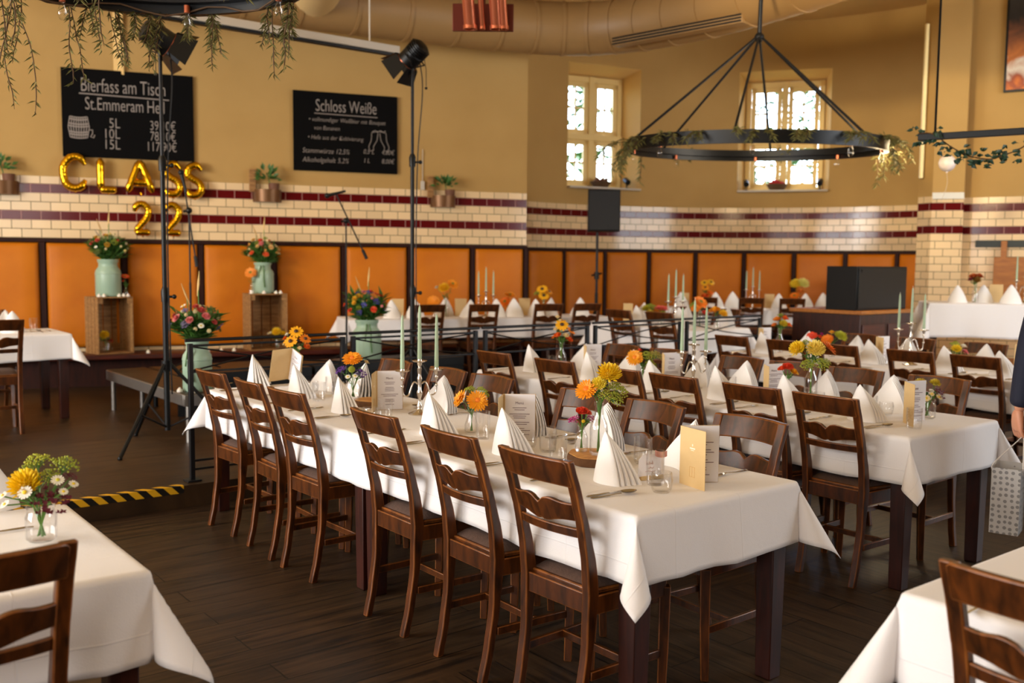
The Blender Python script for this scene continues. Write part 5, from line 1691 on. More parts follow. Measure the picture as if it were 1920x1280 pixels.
# ---------------- E: platform table behind the railing
EO = Vector((1.82, 9.50, 0)); EL = 1.5
table(EO, EL, .80, TIER, 'dark wood table behind the railing on the platform', 'platform tables', 1)
cloth(EO, EL, .80, TIER, .235, 'white tablecloth on the platform table behind the railing', 16)
for i, u in enumerate((.34, .92)):
    chair(tab(EO, u, -.118, TIER), V, 'wooden chair, %s from the near end on the left of the table behind the railing' % ORDC[i], SEATG, random.uniform(-3, 3))
for i, u in enumerate((.42, 1.0)):
    chair(tab(EO, u, .92, TIER), -V, 'wooden chair, %s from the near end on the right of the table behind the railing' % ORDC[i], SEATG, 0)
FE = ' on the table behind the railing'
def ept(px, v, z=zt): return EO + U * along(px, EO, v, 600) + V * v + Vector((0, 0, z))
menu(ept(1186, .35), -V, 'kraft menu card' + FE, 25)
for i, (px, v) in enumerate(((1192, .2), (1272, .2), (1208, .62), (1290, .64), (1366, .66))):
    napkin(ept(px, v), -V if v < .4 else V, 'white folded napkin, %s from the left' % ('first', 'third', 'second', 'fourth', 'fifth')[i] + FE, 'white folded napkins', i, 1.1)
vase('jar', ept(1217, .42), 'glass jar vase left of the candelabrum' + FE, [('mum', (190, 180, 50), None, -.03, 0, .16, .05, (-.3, -.3)), ('dill', GRN, None, .03, 0, .19, .06, (.2, 0)), ('rose', (220, 200, 90), None, .0, -.05, .13, .04, (0, -.7))], 'yellow green posy left of the candelabrum' + FE, 10, .07, 51)
vase('bud', ept(1240, .40), 'glass bud vase with a coral gerbera' + FE, [('gerbera', (232, 100, 96), (200, 80, 60), .0, 0, .17, .085, (.1, -.2)), ('dill', GRN, None, .02, -.03, .12, .05, (.2, -.5))], 'flat coral gerbera beside the candelabrum' + FE, 6, .06, 52)
candelabrum(ept(1266, .38), face(U + V * .2), 'on the table behind the railing', .27)
vase('bottle', ept(1312, .45), 'tall glass bottle vase right of the candelabrum' + FE, [('gerbera', (242, 130, 30), None, .0, -.02, .26, .08, (.5, -1)), ('gerbera', (240, 140, 40), None, -.05, -.03, .2, .06, (-.5, -1)), ('rose', (230, 80, 60), None, .05, -.02, .15, .04, (.4, -.6)), ('dill', GRN, None, -.07, 0, .24, .05, (-.5, 0))], 'orange gerberas in the tall bottle' + FE, 10, .07, 53)
vase('bud', ept(1345, .40), 'glass bud vase at the near end' + FE, [('rose', (246, 170, 30), None, -.03, 0, .19, .06, (-.3, -.3)), ('mum', (240, 190, 40), None, .05, -.02, .15, .05, (.4, -.5)), ('rose', (244, 190, 60), None, .08, .0, .12, .04, (.6, 0))], 'yellow orange posy at the near end' + FE, 8, .06, 54)
# ---------------- M: table in the alcove
MU = Vector((.985, -.17, 0)).normalized(); MV = Vector((.17, .985, 0)).normalized()
MO = Vector((2.32, 14.42, 0)); ML = 2.5
table(MO, ML, .62, TIER, 'dark wood table in the alcove below the windows', 'platform tables', 1, MU, MV)
cloth(MO, ML, .62, TIER, .235, 'white tablecloth on the alcove table below the windows', 17, MU, MV)
def mpt(px, v, z=zt): return MO + MU * along(px, MO, v, 560, MU, MV) + MV * v + Vector((0, 0, z))
for i, px in enumerate((1322, 1409, 1486)):
    u = along(px, MO, -.17, 560, MU, MV)
    chair(MO + MU * u + MV * -.118 + Vector((0, 0, TIER)), MV, 'dark chair seen from behind, %s from the left at the alcove table' % ('first', 'second', 'third')[i], SEATG, 0)
FM = ' on the alcove table'
menu(mpt(1292, .44), -MV, 'white menu card near the orange flower bottle' + FM, 12)
menu(mpt(1452, .46), (MU * .5 - MV).normalized(), 'kraft and white menu card by the bright napkins' + FM, 40)
for i, (px, v) in enumerate(((1278, .18), (1343, .2), (1375, .3), (1462, .18), (1512, .2), (1545, .3))):
    napkin(mpt(px, v), -MV, 'white folded napkin, %s from the left' % ('first', 'second', 'third', 'fourth', 'fifth', 'sixth')[i] + FM, 'white folded napkins', i, 1.25)
vase('bottle', mpt(1325, .44), 'tall glass bottle vase' + FM, [('rudbeckia', (240, 180, 30), BRN, -.04, 0, .37, .06, (-.2, -1)), ('rudbeckia', (240, 180, 30), BRN, .06, 0, .38, .06, (.3, -1)), ('rudbeckia', (236, 150, 30), BRN, -.03, -.02, .30, .06, (0, -1)), ('rose', (238, 130, 30), None, .04, -.02, .22, .06, (.2, -.6)), ('rose', (232, 100, 30), None, -.03, -.02, .17, .06, (-.2, -.6))], 'yellow and orange coneflower bouquet' + FM, 8, .07, 61)
candelabrum(mpt(1411, .3), atan2(MU.y, MU.x), 'on the alcove table', .29)
vase('bottle', mpt(1497, .44), 'tall glass bottle vase with sunlit flowers' + FM, [('mum', (250, 214, 60), None, -.05, 0, .36, .09, (-.3, -.5)), ('mum', (252, 236, 150), None, .05, -.02, .37, .10, (.3, -.5)), ('rose', (244, 150, 60), None, .02, -.03, .26, .06, (0, -.6)), ('gerbera', (242, 130, 30), None, -.07, -.04, .19, .08, (-.5, -.8))], 'sunlit yellow and cream bouquet' + FM, 8, .07, 62)
# ---------------- K: raised table by the pillar
T3 = .376
KU = Vector((.97, -.243, 0)).normalized(); KV = Vector((.243, .97, 0)).normalized()
mb = MB(); poly = [(4.62, 10.86), (8.6, 9.86), (8.6, 11.0), (5.93, 12.72), (5.0, 12.72)]
mb.prism(poly, TIER, T3 - .03)
structure(mb.build('floor_upper_platform', M['bench'], smooth=0))
mb = MB(); mb.prism([(4.60, 10.83), (8.6, 9.82), (8.6, 11.0), (5.93, 12.72), (5.0, 12.72)], T3 - .029, T3)
structure(mb.build('trim_4', M['board'], smooth=0))
KO = Vector((4.80, 11.08, 0))
table(KO, 1.7, .70, T3, 'dark wood table on the upper platform by the pillar', 'platform tables', 1, KU, KV)
cloth(KO, 1.7, .70, T3, .40, 'white tablecloth on the raised table by the tiled pillar', 18, KU, KV, amp=.02)
def kpt(px, v, z=T3 + CZ): return KO + KU * along(px, KO, v, 560, KU, KV) + KV * v + Vector((0, 0, z))
FK = ' on the raised table by the pillar'
for i, (px, v) in enumerate(((1797, .15), (1846, .3), (1898, .12))):
    napkin(kpt(px, v), -KV, '%s white folded napkin from the left' % ('first', 'second', 'third')[i] + FK, 'white folded napkins', i, 1.1)
menu(kpt(1880, .52), -KV, 'kraft menu card' + FK, 20)
vase('bottle', kpt(1828, .2), 'slim glass bottle vase' + FK, [('rose', (200, 100, 40), None, -.03, 0, .31, .05, (-.3, -.3)), ('rose', (190, 90, 40), None, .04, 0, .31, .05, (.3, -.3)), ('mum', (150, 110, 40), None, .0, -.02, .26, .05, (0, -.5)), ('rose', (150, 50, 50), None, -.06, 0, .27, .04, (-.5, 0))], 'dark orange posy' + FK, 10, .07, 71)
candelabrum(kpt(1921, .46), atan2(KU.y, KU.x), 'on the raised table by the pillar', .27)
# ================================================================== platform edge, railing, stage and equipment
# hazard tape folded over the platform's front edge, riser trim
ta, tb_ = -2.4, -.12
mb = MB()
pa, pb_ = tab(A0, PE, ta), tab(A0, PE, tb_)
Lt = tb_ - ta
mb.quad(pa + U * .055 + Vector((0, 0, TIER + .0015)), pa + Vector((0, 0, TIER + .0015)) - U * .0015, pb_ - U * .0015 + Vector((0, 0, TIER + .0015)), pb_ + U * .055 + Vector((0, 0, TIER + .0015)),
        [(0, .055), (0, 0), (Lt, 0), (Lt, .055)])
mb.quad(pa - U * .0015 + Vector((0, 0, TIER + .0015)), pa - U * .0015 + Vector((0, 0, TIER - .045)), pb_ - U * .0015 + Vector((0, 0, TIER - .045)), pb_ - U * .0015 + Vector((0, 0, TIER + .0015)),
        [(0, 0), (0, -.045), (Lt, -.045), (Lt, 0)])
tp = mb.build('hazard_tape', M['tape'], smooth=0)
tag(tp, 'black and yellow striped hazard tape on the platform step edge', 'tape')
q = tab(A0, PE - .004, -.86, .05)
mb = MB(); mb.box((0, 0, 0), (.13, .004, .05)); lb = mb.build('step_label', M['label'], loc=q, rz=face(U))
tag(lb, 'small pale label plate on the step below the hazard tape', 'plate')
# railing panels
R0 = tab(A0, PE + .10, -.04, TIER)
gaps = [(0, 1.10), (1.16, 2.25), (2.32, 3.42), (3.49, 4.58), (4.65, 5.75)]
RZ = 1.04 - TIER
for i, (s0, s1) in enumerate(gaps):
    r = thing('railing_panel', 'black steel railing panel with crossed rods, %s from the left' % ('first', 'second', 'third', 'fourth', 'fifth', 'sixth')[i], 'railing', R0 + V * s0, atan2(V.y, V.x), 'railing panels of the platform')
    L = s1 - s0
    for x in (.012, L - .012):
        mb = MB(); mb.box((x, 0, (RZ - .02) / 2), (.03, .03, RZ - .02)); mb.box((x, 0, .006), (.09, .09, .012)); mb.build('post', M['steel'], r, bevel=.003)
    mb = MB(); mb.tube([(-.02, 0, RZ), (L + .02, 0, RZ)], .011, 8); mb.build('handrail', M['steel'], r, smooth=60)
    for z in (RZ - .035, RZ - .20, .075, .13):
        mb = MB(); mb.box((L / 2, 0, z), (L, .018, .014)); mb.build('rail', M['steel'], r, bevel=.002)
    za, zb = RZ - .195, RZ - .04
    for a, b in ((za, zb), (zb, za)):
        sag = -.02 if a > b else .02
        mb = MB(); mb.tube(smoothpath([(.02, .005 if a < b else -.005, a), (L * .5, .005 if a < b else -.005, (a + b) / 2 + sag), (L - .02, .005 if a < b else -.005, b)], 6), .006, 6); mb.build('crossed_rod', M['steel'], r, smooth=60)
# stage
SZ = .52
SO = at(345, 738, SZ); SO.z = 0
SO = Vector((-2.50, 7.31, 0))
def stg(u, v, z=0): return SO + U * u + V * v + Vector((0, 0, z))
def stage(label, u0, u1, v0, v1, black=False):
    s = thing('stage_module', label, 'stage', stg(u0, v0, TIER), atan2(V.y, V.x), 'stage modules')
    w, d, h = v1 - v0, u1 - u0, SZ - TIER
    # local x = V, local y = U
    mb = MB(); mb.box((w / 2, d / 2, h - .008), (w - .02, d - .02, .016)); mb.build('deck', M['tier_floor'], s)
    fr = M['black'] if black else M['alu']
    mb = MB()
    for y in (.015, d - .015): mb.box((w / 2, y, h - .05), (w, .03, .09))
    for x in (.015, w - .015): mb.box((x, d / 2, h - .05), (.03, d - .06, .09))
    mb.build('frame', fr, s, bevel=.004)
    for x in (.05, w - .05):
        for y in (.05, d - .05):
            mb = MB(); mb.tube([(x, y, 0), (x, y, h - .09)], .024, 14); mb.build('leg', fr, s, smooth=60)
    if black:
        mb = MB(); mb.box((w / 2, .01, (h - .02) / 2), (w - .01, .012, h - .03)); mb.build('skirt', M['blackbox'], s)
stage('narrow grey stage module with metal rim and the mint can on its corner', 0, 2.08, 0, .36)
stage('black fronted stage module behind the front table\'s far end', 1.27, 2.08, .385, 1.70, True)
stage('black fronted stage module below the long bench table', 1.33, 1.83, 1.76, 3.56, True)

# mint milk cans with meadow bouquets
def can(pos, h, r, label, blabel, seed, n=34, spread=.17, pal=None, tie=True):
    o = thing('milk_can', label, 'can', pos, random.uniform(0, 6), 'mint green milk cans')
    mb = MB()
    mb.lathe([(0, 0), (r * .92, 0), (r, .012), (r, h * .62), (r * .97, h * .70), (r * .74, h * .80), (r * .72, h * .90), (r * .80, h * .93), (r * .82, h), (r * .76, h), (r * .70, h * .92), (r * .70, h * .5), (0, h * .5)], 28)
    mb.build('can_body', M['mint'], o, smooth=50)
    mb = MB(); mb.lathe([(r * 1.0, h * .60), (r * 1.025, h * .61), (r * 1.025, h * .625), (r * 1.0, h * .635)], 28); mb.build('can_rim', M['mint'], o, smooth=50)
    if tie:
        mb = MB(); mb.tube([(r * .78, .02, h * .9), (r * .95, .03, h * .7), (r * 1.03, .03, h * .45), (r * 1.01, .04, h * .2)], .006, 5)
        mb.tube([(r * .78, -.01, h * .9), (r * .98, -.02, h * .68), (r * 1.02, -.03, h * .5)], .006, 5); mb.build('ribbon_tie', M['leaf'], o)
    rnd = random.Random(seed)
    pal = pal or [('rose', (206, 84, 66)), ('rose', PNK), ('pompon', CRM), ('daisy', WHT), ('spray', (96, 92, 130)), ('pompon', (226, 214, 180)), ('dill', (120, 130, 60)), ('pompon', (226, 200, 120)), ('spike', (80, 84, 150)), ('mum', (226, 180, 60)), ('dill', GRN)]
    bl = []
    for k in range(n):
        z = 1 - (k + .5) / n * 1.12; a = k * 2.39996 + rnd.uniform(-.3, .3); rr = sqrt(max(0, 1 - z * z))
        kd, c = pal[rnd.randrange(len(pal))]
        s = spread * rnd.uniform(.85, 1.05)
        d = Vector((rr * cos(a), rr * sin(a), z * .95))
        rad = {'rose': .034, 'pompon': .02, 'daisy': .024, 'spray': .04, 'spike': .055, 'mum': .034, 'dill': .04}[kd] * rnd.uniform(.65, 1.05)
        bl.append((kd, c, YEL if kd == 'daisy' else None, d.x * s, d.y * s, h + .10 + d.z * s, rad, (d.x * 1.2, d.y * 1.2 - .2)))
    bl.append(('plume', (226, 190, 120), None, .02, 0, h + .36 + spread * .4, .10, (.1, 0)))
    bl.append(('plume', (190, 150, 90), None, -.09, .02, h + .30 + spread * .3, .09, (-.4, 0)))
    bouquet(pos, h - .02, r * .7, bl, blabel, 80, spread * 1.05, seed, 'meadow bouquets in milk cans')
def crate(pos, w, d, h, rz, label):
    c = thing('wooden_crate', label, 'crate', pos, rz, 'upended wooden crates')
    T = .014
    # opening faces -y; slatted sides
    n = 4
    for k in range(n):
        y = -d / 2 + d * (k + .5) / n
        for sx in (-1, 1):
            mb = MB(); mb.box((sx * (w / 2 - T / 2), y, h / 2), (T, d / n - .010, h)); mb.build('side_slat', M['crate'], c, bevel=.002)
    for k in range(4):
        mb = MB(); mb.box((-w / 2 + w * (k + .5) / 4, d / 2 - T / 2, h / 2), (w / 4 - .012, T, h - .03)); mb.build('back_slat', M['crate'], c, bevel=.002)
    for nm, z in (('bottom_board', T / 2), ('top_board', h - T / 2)):
        mb = MB(); mb.box((0, 0, z), (w - 2 * T - .002, d - .005, T)); mb.build(nm, M['crate'], c, bevel=.002)
    for sx in (-1, 1):
        for z in (.04, h - .04):
            mb = MB(); mb.box((sx * (w / 2 - T - .012), d / 2 - T - .013, h / 2), (.022, .022, h - 2 * T - .004))
    mb = MB()
    for sx in (-1, 1):
        mb.prism([(sx * (w / 2 - T - .001), -d / 2 + .012), (sx * (w / 2 - T - .05), -d / 2 + .012), (sx * (w / 2 - T - .001), -d / 2 + .05)], h - .075, h - T - .001)
    mb.build('corner_block', M['crate'], c)
    return c
zs = SEAT
c1 = on_wall(-.345 * K, .275, zs)
crate(c1, .40, .34, .63, WA + radians(26), 'slatted wooden crate upended on the bench under the left mint can')
c2 = on_wall(1.10 * K, .27, zs)
crate(c2, .44, .34, .66, WA + radians(9), 'wooden crate upended on the bench under the middle mint can')
def onc(c, x, y, z, r):
    R = Matrix.Rotation(r, 3, 'Z'); return c + R @ Vector((x, y, z))
r1, r2 = WA + radians(26), WA + radians(9)
can(onc(c1, -.0, .0, .63, r1), .41, .135, 'mint milk can on the left wooden crate', 'meadow bouquet in the mint can on the left crate', 81, 38, .21)
can(onc(c2, -.02, 0, .66, r2), .36, .125, 'mint milk can on the middle wooden crate', 'meadow bouquet with coral roses in the can on the middle crate', 82, 34, .19,
    [('rose', CORAL), ('rose', PNK), ('pompon', CRM), ('daisy', WHT), ('rose', (236, 110, 60)), ('mum', (236, 200, 130)), ('pompon', (236, 170, 80)), ('dill', GRN)])
can(stg(.18, .17, SZ), .40, .112, 'mint milk can on the corner of the grey stage', 'meadow bouquet of blue and pink flowers in the stage corner can', 83, 40, .20,
    [('rose', (206, 90, 84)), ('rose', PNK), ('pompon', CRM), ('daisy', WHT), ('spike', (92, 88, 140)), ('spray', (100, 92, 140)), ('dill', (110, 124, 60)), ('pompon', (220, 200, 150)), ('spray', (110, 96, 130))])
q = at(714, 681, SZ)
can(stg(1.55, 2.47, SZ), .42, .150, 'mint milk can standing before the long bench table behind the railing', 'meadow bouquet of blue iris and coral roses in the can behind the railing', 84, 38, .22,
    [('rose', CORAL), ('rose', (236, 90, 50)), ('pompon', CRM), ('pompon', PNK), ('spray', (84, 80, 170)), ('spray', (70, 60, 150)), ('mum', (244, 190, 50)), ('dill', GRN)])
vase('small_bottle', onc(c1, .168, -.07, .63, r1), 'little glass bottle on the left crate beside the mint can', [('gerbera', (236, 100, 50), None, .0, -.02, .22, .055, (.2, -.3)), ('rose', RED, None, -.03, 0, .17, .025, (-.3, 0))], 'coral gerbera on the left crate', 6, .06, 91)
vase('bud', onc(c2, -.17, -.06, .66, r2), 'glass bud vase on the middle crate beside the mint can', [('gerbera', (250, 150, 60), None, .0, -.03, .24, .07, (0, -1.6))], 'orange gerbera on the middle crate', 4, .05, 92)
vase('jar', onc(c1, -.06, -.06, .014, r1), 'glass jar inside the left crate', [('mum', YEL, None, -.01, -.03, .19, .055, (0, -.7)), ('rose', (150, 60, 30), None, .05, -.02, .13, .03, (.4, -.5)), ('dill', GRN, None, -.05, 0, .15, .04, (-.4, 0))], 'yellow flower inside the left crate', 8, .06, 93)
vase('jar', onc(c2, .12, -.08, .014, r2), 'glass jar inside the middle crate', [('mum', YEL, None, .0, -.03, .19, .06, (0, -.7)), ('mum', YEL, None, .07, -.01, .17, .04, (.4, -.4)), ('daisy', WHT, YEL, -.09, -.02, .18, .03, (-.4, -.5))], 'yellow flowers inside the middle crate', 8, .06, 94)
for i, (x, y) in enumerate(((-.16, -.12), (-.11, -.13), (.05, -.152), (.10, -.15), (.15, -.15))):
    tealight(onc(c1, x, y, .63, r1), '%s small white tealight from the left on the left crate' % ('first', 'second', 'third', 'fourth', 'fifth')[i])
for i, (x, y) in enumerate(((-.19, -.13), (-.05, -.15), (.09, -.15), (.145, -.14))):
    tealight(onc(c2, x, y, .66, r2), '%s small white tealight from the left on the middle crate' % ('first', 'second', 'third', 'fourth')[i])
for i, px in enumerate((278, 390, 415, 439, 548)):
    tealight(on_wall(wall_t(px, 655, .40), .40, SEAT), '%s small white tealight from the left on the bench seat' % ('first', 'second', 'third', 'fourth', 'fifth')[i])
for i, (u, v) in enumerate(((.16, .02), (.05, .09), (.035, .19), (.04, .27), (.20, .31))):
    tealight(stg(u, v, SZ), '%s small white tealight around the can on the stage corner' % ('first', 'second', 'third', 'fourth', 'fifth')[i])

# light stands
def light_stand(pos, top, label, hlabel, a0, yaw, pitch, cable=True):
    s = thing('lamp_stand', label, 'stand', pos, 0, 'tripod lamp stands')
    mb = MB(); mb.tube([(0, 0, .12), (0, 0, 1.15)], .022, 12); mb.build('lower_pole', M['black'], s, smooth=60)
    mb = MB(); mb.tube([(0, 0, 1.12), (0, 0, top - .72)], .018, 12); mb.build('middle_pole', M['black'], s, smooth=60)
    mb = MB(); mb.tube([(0, 0, top - .8), (0, 0, top)], .014, 12); mb.build('upper_pole', M['steel'], s, smooth=60)
    for z in (1.15, top - .74):
        mb = MB(); mb.lathe([(0, -.06), (.028, -.06), (.030, .02), (.02, .05), (0, .05)], 12, c=(0, 0, z)); mb.tube([(.02, 0, z - .02), (.065, 0, z - .02)], .009, 8); mb.ball((.07, 0, z - .02), .018, 8, 6); mb.build('collar', M['black'], s, smooth=50)
    mb = MB(); mb.lathe([(0, -.05), (.034, -.05), (.036, .03), (0, .03)], 12, c=(0, 0, .62)); mb.build('hub', M['black'], s, smooth=50)
    for k in range(3):
        a = a0 + k * 2 * pi / 3
        f = Vector((cos(a) * .56, sin(a) * .56, .012))
        h = Vector((cos(a) * .03, sin(a) * .03, .62))
        mb = MB(); mb.tube([h, f], .014, 8)
        lg = mb.build('leg', M['black'], s, smooth=60)
        mb = MB(); mb.tube([(cos(a) * .02, sin(a) * .02, .15), h + (f - h) * .55], .008, 6); mb.build('brace', M['steel'], lg, smooth=60)
        mb = MB(); mb.ball(f, .018, 8, 6); mb.build('rubber_foot', M['black'], lg, smooth=60)
    if cable:
        mb = MB(); mb.tube(smoothpath([(.03, -.02, top + .25), (.09, -.02, top - .1), (.05, -.02, top - .7), (.035, -.02, top - 1.4), (.04, -.025, .9), (.05, -.03, .4)], 8), .0055, 6); mb.build('cable', M['black'], s, smooth=60)
    # lamp head
    h = thing('stage_lamp', hlabel, 'lamp', Vector(pos) + Vector((0, 0, top)), 0, 'barn door stage lamps')
    mb = MB(); mb.tube([(0, 0, 0), (0, 0, .07)], .02, 10); mb.build('spigot', M['black'], h)
    R = Matrix.Rotation(yaw, 3, 'Z') @ Matrix.Rotation(pitch, 3, 'X')
    ctr = Vector((0, 0, .19))
    P = lambda x, y, z: ctr + R @ Vector((x, y, z))
    mb = MB()
    for sx in (-1, 1): mb.tube([(0, 0, .06), tuple(P(sx * .135, 0, -.10)), tuple(P(sx * .135, 0, 0))], .009, 6)
    mb.build('yoke', M['steel'], h, smooth=50)
    mb = MB()
    prof = [(0, -.17), (.07, -.17), (.10, -.15), (.105, -.05), (.115, -.04), (.115, .09), (.10, .09), (.095, .02), (0, .02)]
    b = len(mb.v); n = 20
    mb.lathe(prof, n)
    mb.v = [tuple(P(x, z, y)) for x, y, z in mb.v]
    mb.build('housing', M['black'], h, smooth=40)
    mb = MB()
    for k in range(5):
        mb.lathe([(.106, -.14 + .025 * k), (.118, -.137 + .025 * k), (.118, -.130 + .025 * k), (.106, -.127 + .025 * k)], 18)
    mb.v = [tuple(P(x, z, y)) for x, y, z in mb.v]
    mb.build('cooling_fin', M['black'], h, smooth=0)
    for k, (wx, wz) in enumerate(((1, 0), (-1, 0), (0, 1), (0, -1))):
        mb = MB()
        out = .06; Lb = .17
        if wx:
            q = [(wx * .11, .09, -.09), (wx * .11, .09, .09), (wx * (.11 + out), .09 + Lb, .13), (wx * (.11 + out), .09 + Lb, -.13)]
        else:
            q = [(-.10, .09, wz * .11), (.10, .09, wz * .11), (.15, .09 + Lb, wz * (.11 + out)), (-.15, .09 + Lb, wz * (.11 + out))]
        th = Vector((wx, 0, wz)) * .003
        mb.add([P(*t) for t in q] + [P(*(Vector(t) + th)) for t in q], [(0, 1, 2, 3), (7, 6, 5, 4), (0, 4, 5, 1), (1, 5, 6, 2), (2, 6, 7, 3), (3, 7, 4, 0)])
        mb.build('barn_door', M['black'], h)
    mb = MB()
    mb.lathe([(.112, .088), (.117, .088), (.117, .094), (.112, .094)], 20)
    mb.v = [tuple(P(x, z, y)) for x, y, z in mb.v]
    mb.build('gel_ring', M['copper'], h)
    mb = MB(); mb.tube([tuple(P(.12, -.05, -.05)), tuple(P(.13, -.02, -.12) + Vector((0, 0, -.05))), tuple(P(.13, -.02, -.12) + Vector((0, 0, -.22)))], .004, 5); mb.ball(P(.13, -.02, -.12) + Vector((0, 0, -.24)), .016, 6, 5)
    mb.build('safety_wire', M['steel'], h)
    h.scale = (.82, .82, .82)
q1 = Vector((-2.60, 7.22, TIER))
light_stand(q1, 2.86, 'tall black tripod lamp stand on the left in front of the stage', 'barn door stage lamp half hidden by the olive garland', radians(255), radians(-55), radians(-28))
q2 = at_depth(773, 700, 8.6); q2.z = TIER
light_stand(q2, 3.04, 'tall black lamp stand in the middle behind the three green candles', 'barn door stage lamp at the top of the middle stand', radians(200), radians(62), radians(-38))
# microphones on boom stands
def mic_stand(pos, h, boom_a, boom_b, label, mlabel):
    s = thing('microphone_stand', label, 'stand', pos, 0, 'microphone stands on the stage')
    mb = MB(); mb.tube([(0, 0, .06), (0, 0, h * .55)], .011, 8); mb.build('lower_pole', M['black'], s, smooth=60)
    mb = MB(); mb.tube([(0, 0, h * .53), (0, 0, h)], .008, 8); mb.build('upper_pole', M['black'], s, smooth=60)
    for k in range(3):
        a = k * 2.094 + .4
        mb = MB(); mb.tube([(0, 0, .10), (cos(a) * .26, sin(a) * .26, .012)], .008, 6); mb.build('leg', M['black'], s, smooth=60)
    A, B = Vector((0, 0, h)) + Vector(boom_a), Vector((0, 0, h)) + Vector(boom_b)
    mb = MB(); mb.tube([A, B], .0075, 8); mb.tube([B, B + (B - A).normalized() * .10], .016, 8); mb.build('boom', M['black'], s, smooth=60)
    mb = MB(); mb.ball((0, 0, h), .03, 10, 8); mb.tube([(-.05, 0, h - .01), (0, 0, h)], .012, 6); mb.build('clutch', M['black'], s, smooth=60)
    m = thing('microphone', mlabel, 'microphone', Vector(pos) + A, 0, 'microphones on boom stands')
    return s, m
def mic_head(m, d):
    d = Vector(d).normalized()
    mb = MB(); mb.tube([d * -.10, d * .0, d * .07], [.011, .014, .018], 10); mb.build('handle', M['black'], m, smooth=60)
    mb = MB(); mb.ball(d * .09, .027, 12, 8); mb.build('grille', M['steel'], m, smooth=60)
q = at_depth(358, 600, 9.0); q.z = SZ
s_, m_ = mic_stand(q, 1.48, (-.045, 0, .26), (.05, 0, -.42), 'left microphone stand on the stage behind the lamp stand', 'microphone in front of the last gold letter')
mic_head(m_, (-.25, 0, 1))
q = at_depth(650, 660, 9.75); q.z = SZ
s_, m_ = mic_stand(q, 1.43, (-.10, 0, .27), (.165, 0, -.29), 'right microphone stand with a slanted boom near the middle lamp stand', 'microphone on the slanted boom below the smaller chalkboard')
mic_head(m_, (-1, 0, -.25))
# loudspeaker on its pole
sp_ = at_depth(1118, 560, 13.15); sp_.z = TIER
s = thing('speaker_stand', 'black pole stand carrying the loudspeaker before the alcove', 'stand', sp_, 0)
mb = MB(); mb.tube([(0, 0, .1), (0, 0, 1.0)], .024, 10); mb.build('lower_pole', M['black'], s, smooth=60)
mb = MB(); mb.tube([(0, 0, .95), (0, 0, 1.83)], .018, 10); mb.build('upper_pole', M['steel'], s, smooth=60)
mb = MB(); mb.lathe([(0, -.05), (.034, -.05), (.034, .05), (0, .05)], 10, c=(0, 0, 1.24)); mb.tube([(-.07, 0, 1.24), (.07, 0, 1.27)], .014, 6); mb.build('clamp', M['black'], s, smooth=50)
for k in range(3):
    a = k * 2.094 + .2
    mb = MB(); mb.tube([(0, 0, .8), (cos(a) * .42, sin(a) * .42, .012)], .013, 8); mb.build('leg', M['black'], s, smooth=60)
sk = thing('loudspeaker', 'black box loudspeaker on a pole below the left alcove window', 'loudspeaker', sp_ + Vector((.06, 0, 1.83)), radians(4))
mb = MB(); mb.prism([(-.22, -.18), (.22, -.18), (.17, .18), (-.17, .18)], 0, .56); mb.build('cabinet', M['blackbox'], sk, bevel=.012)
mb = MB(); mb.box((0, -.184, .28), (.41, .01, .52)); mb.build('grille', M['speaker'], sk, bevel=.006)
mb = MB(); mb.box((.05, -.191, .055), (.022, .004, .022)); mb.build('badge', M['steel'], sk)

# counter with the black cabinet on top
cn = Vector((3.66, 10.12, 0))
ct = thing('wood_counter', 'dark wood serving counter below the black cabinet', 'counter', cn + Vector((0, 0, TIER)), atan2(V.y, V.x))
CHT = 1.07 - TIER
mb = MB(); mb.box((.52, .44, CHT / 2 - .02), (1.0, .84, CHT - .04)); mb.build('body', M['table'], ct, bevel=.005)
mb = MB(); mb.box((.52, .44, CHT - .02), (1.06, .90, .04)); mb.build('top', M['board'], ct, bevel=.006)
for x in (.27, .77):
    mb = MB(); mb.box((x, .012, CHT / 2 - .04), (.42, .012, CHT - .22)); mb.build('panel', M['bench'], ct, bevel=.004)
bx = thing('black_cabinet', 'matte black box cabinet standing on the wood counter', 'cabinet', cn + V * .0 + U * .06 + Vector((0, 0, 1.07)), atan2(V.y, V.x))
mb = MB(); mb.box((.50, .19, .235), (.98, .37, .47)); mb.build('body', M['blackbox'], bx, bevel=.006)
mb = MB(); mb.box((.50, -.001, .235), (.94, .008, .43)); mb.build('front_panel', M['black'], bx, bevel=.003)
mb = MB(); mb.lathe([(0, 0), (.014, 0), (.014, .006), (0, .006)], 10); mb.v = [(.09 + x, -.006 - z, .425 + y) for x, y, z in mb.v]; mb.build('lock', M['steel'], bx)

# ================================================================== overhead
# round air duct following the walls, slot grille, branch duct
DR = .27 * K
dp = [kk(-4.2, 8.05, 4.0), kk(-3.0, 8.75, 4.0), kk(-2.06, 9.28, 4.0), kk(-1.1, 9.78, 4.0), kk(-.2, 10.18, 4.0), kk(.5, 10.38, 4.0), kk(1.05, 10.28, 4.0), kk(1.6, 9.86, 4.0), kk(2.2, 9.08, 4.0), kk(2.8, 7.95, 4.0), kk(3.4, 6.6, 4.0), kk(3.9, 5.4, 4.0)]
d_ = thing('air_duct', 'large cream round air duct bending along the upper wall', 'duct', (0, 0, 0))
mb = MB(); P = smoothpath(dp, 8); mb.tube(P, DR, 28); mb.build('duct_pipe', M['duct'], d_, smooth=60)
for k in range(0, len(P) - 1, 4):
    t = (P[k + 1] - P[k]).normalized()
    mb = MB(); mb.tube([P[k] - t * .02, P[k] + t * .02], DR * 1.03, 28); mb.build('joint_ring', M['duct'], d_, smooth=50)
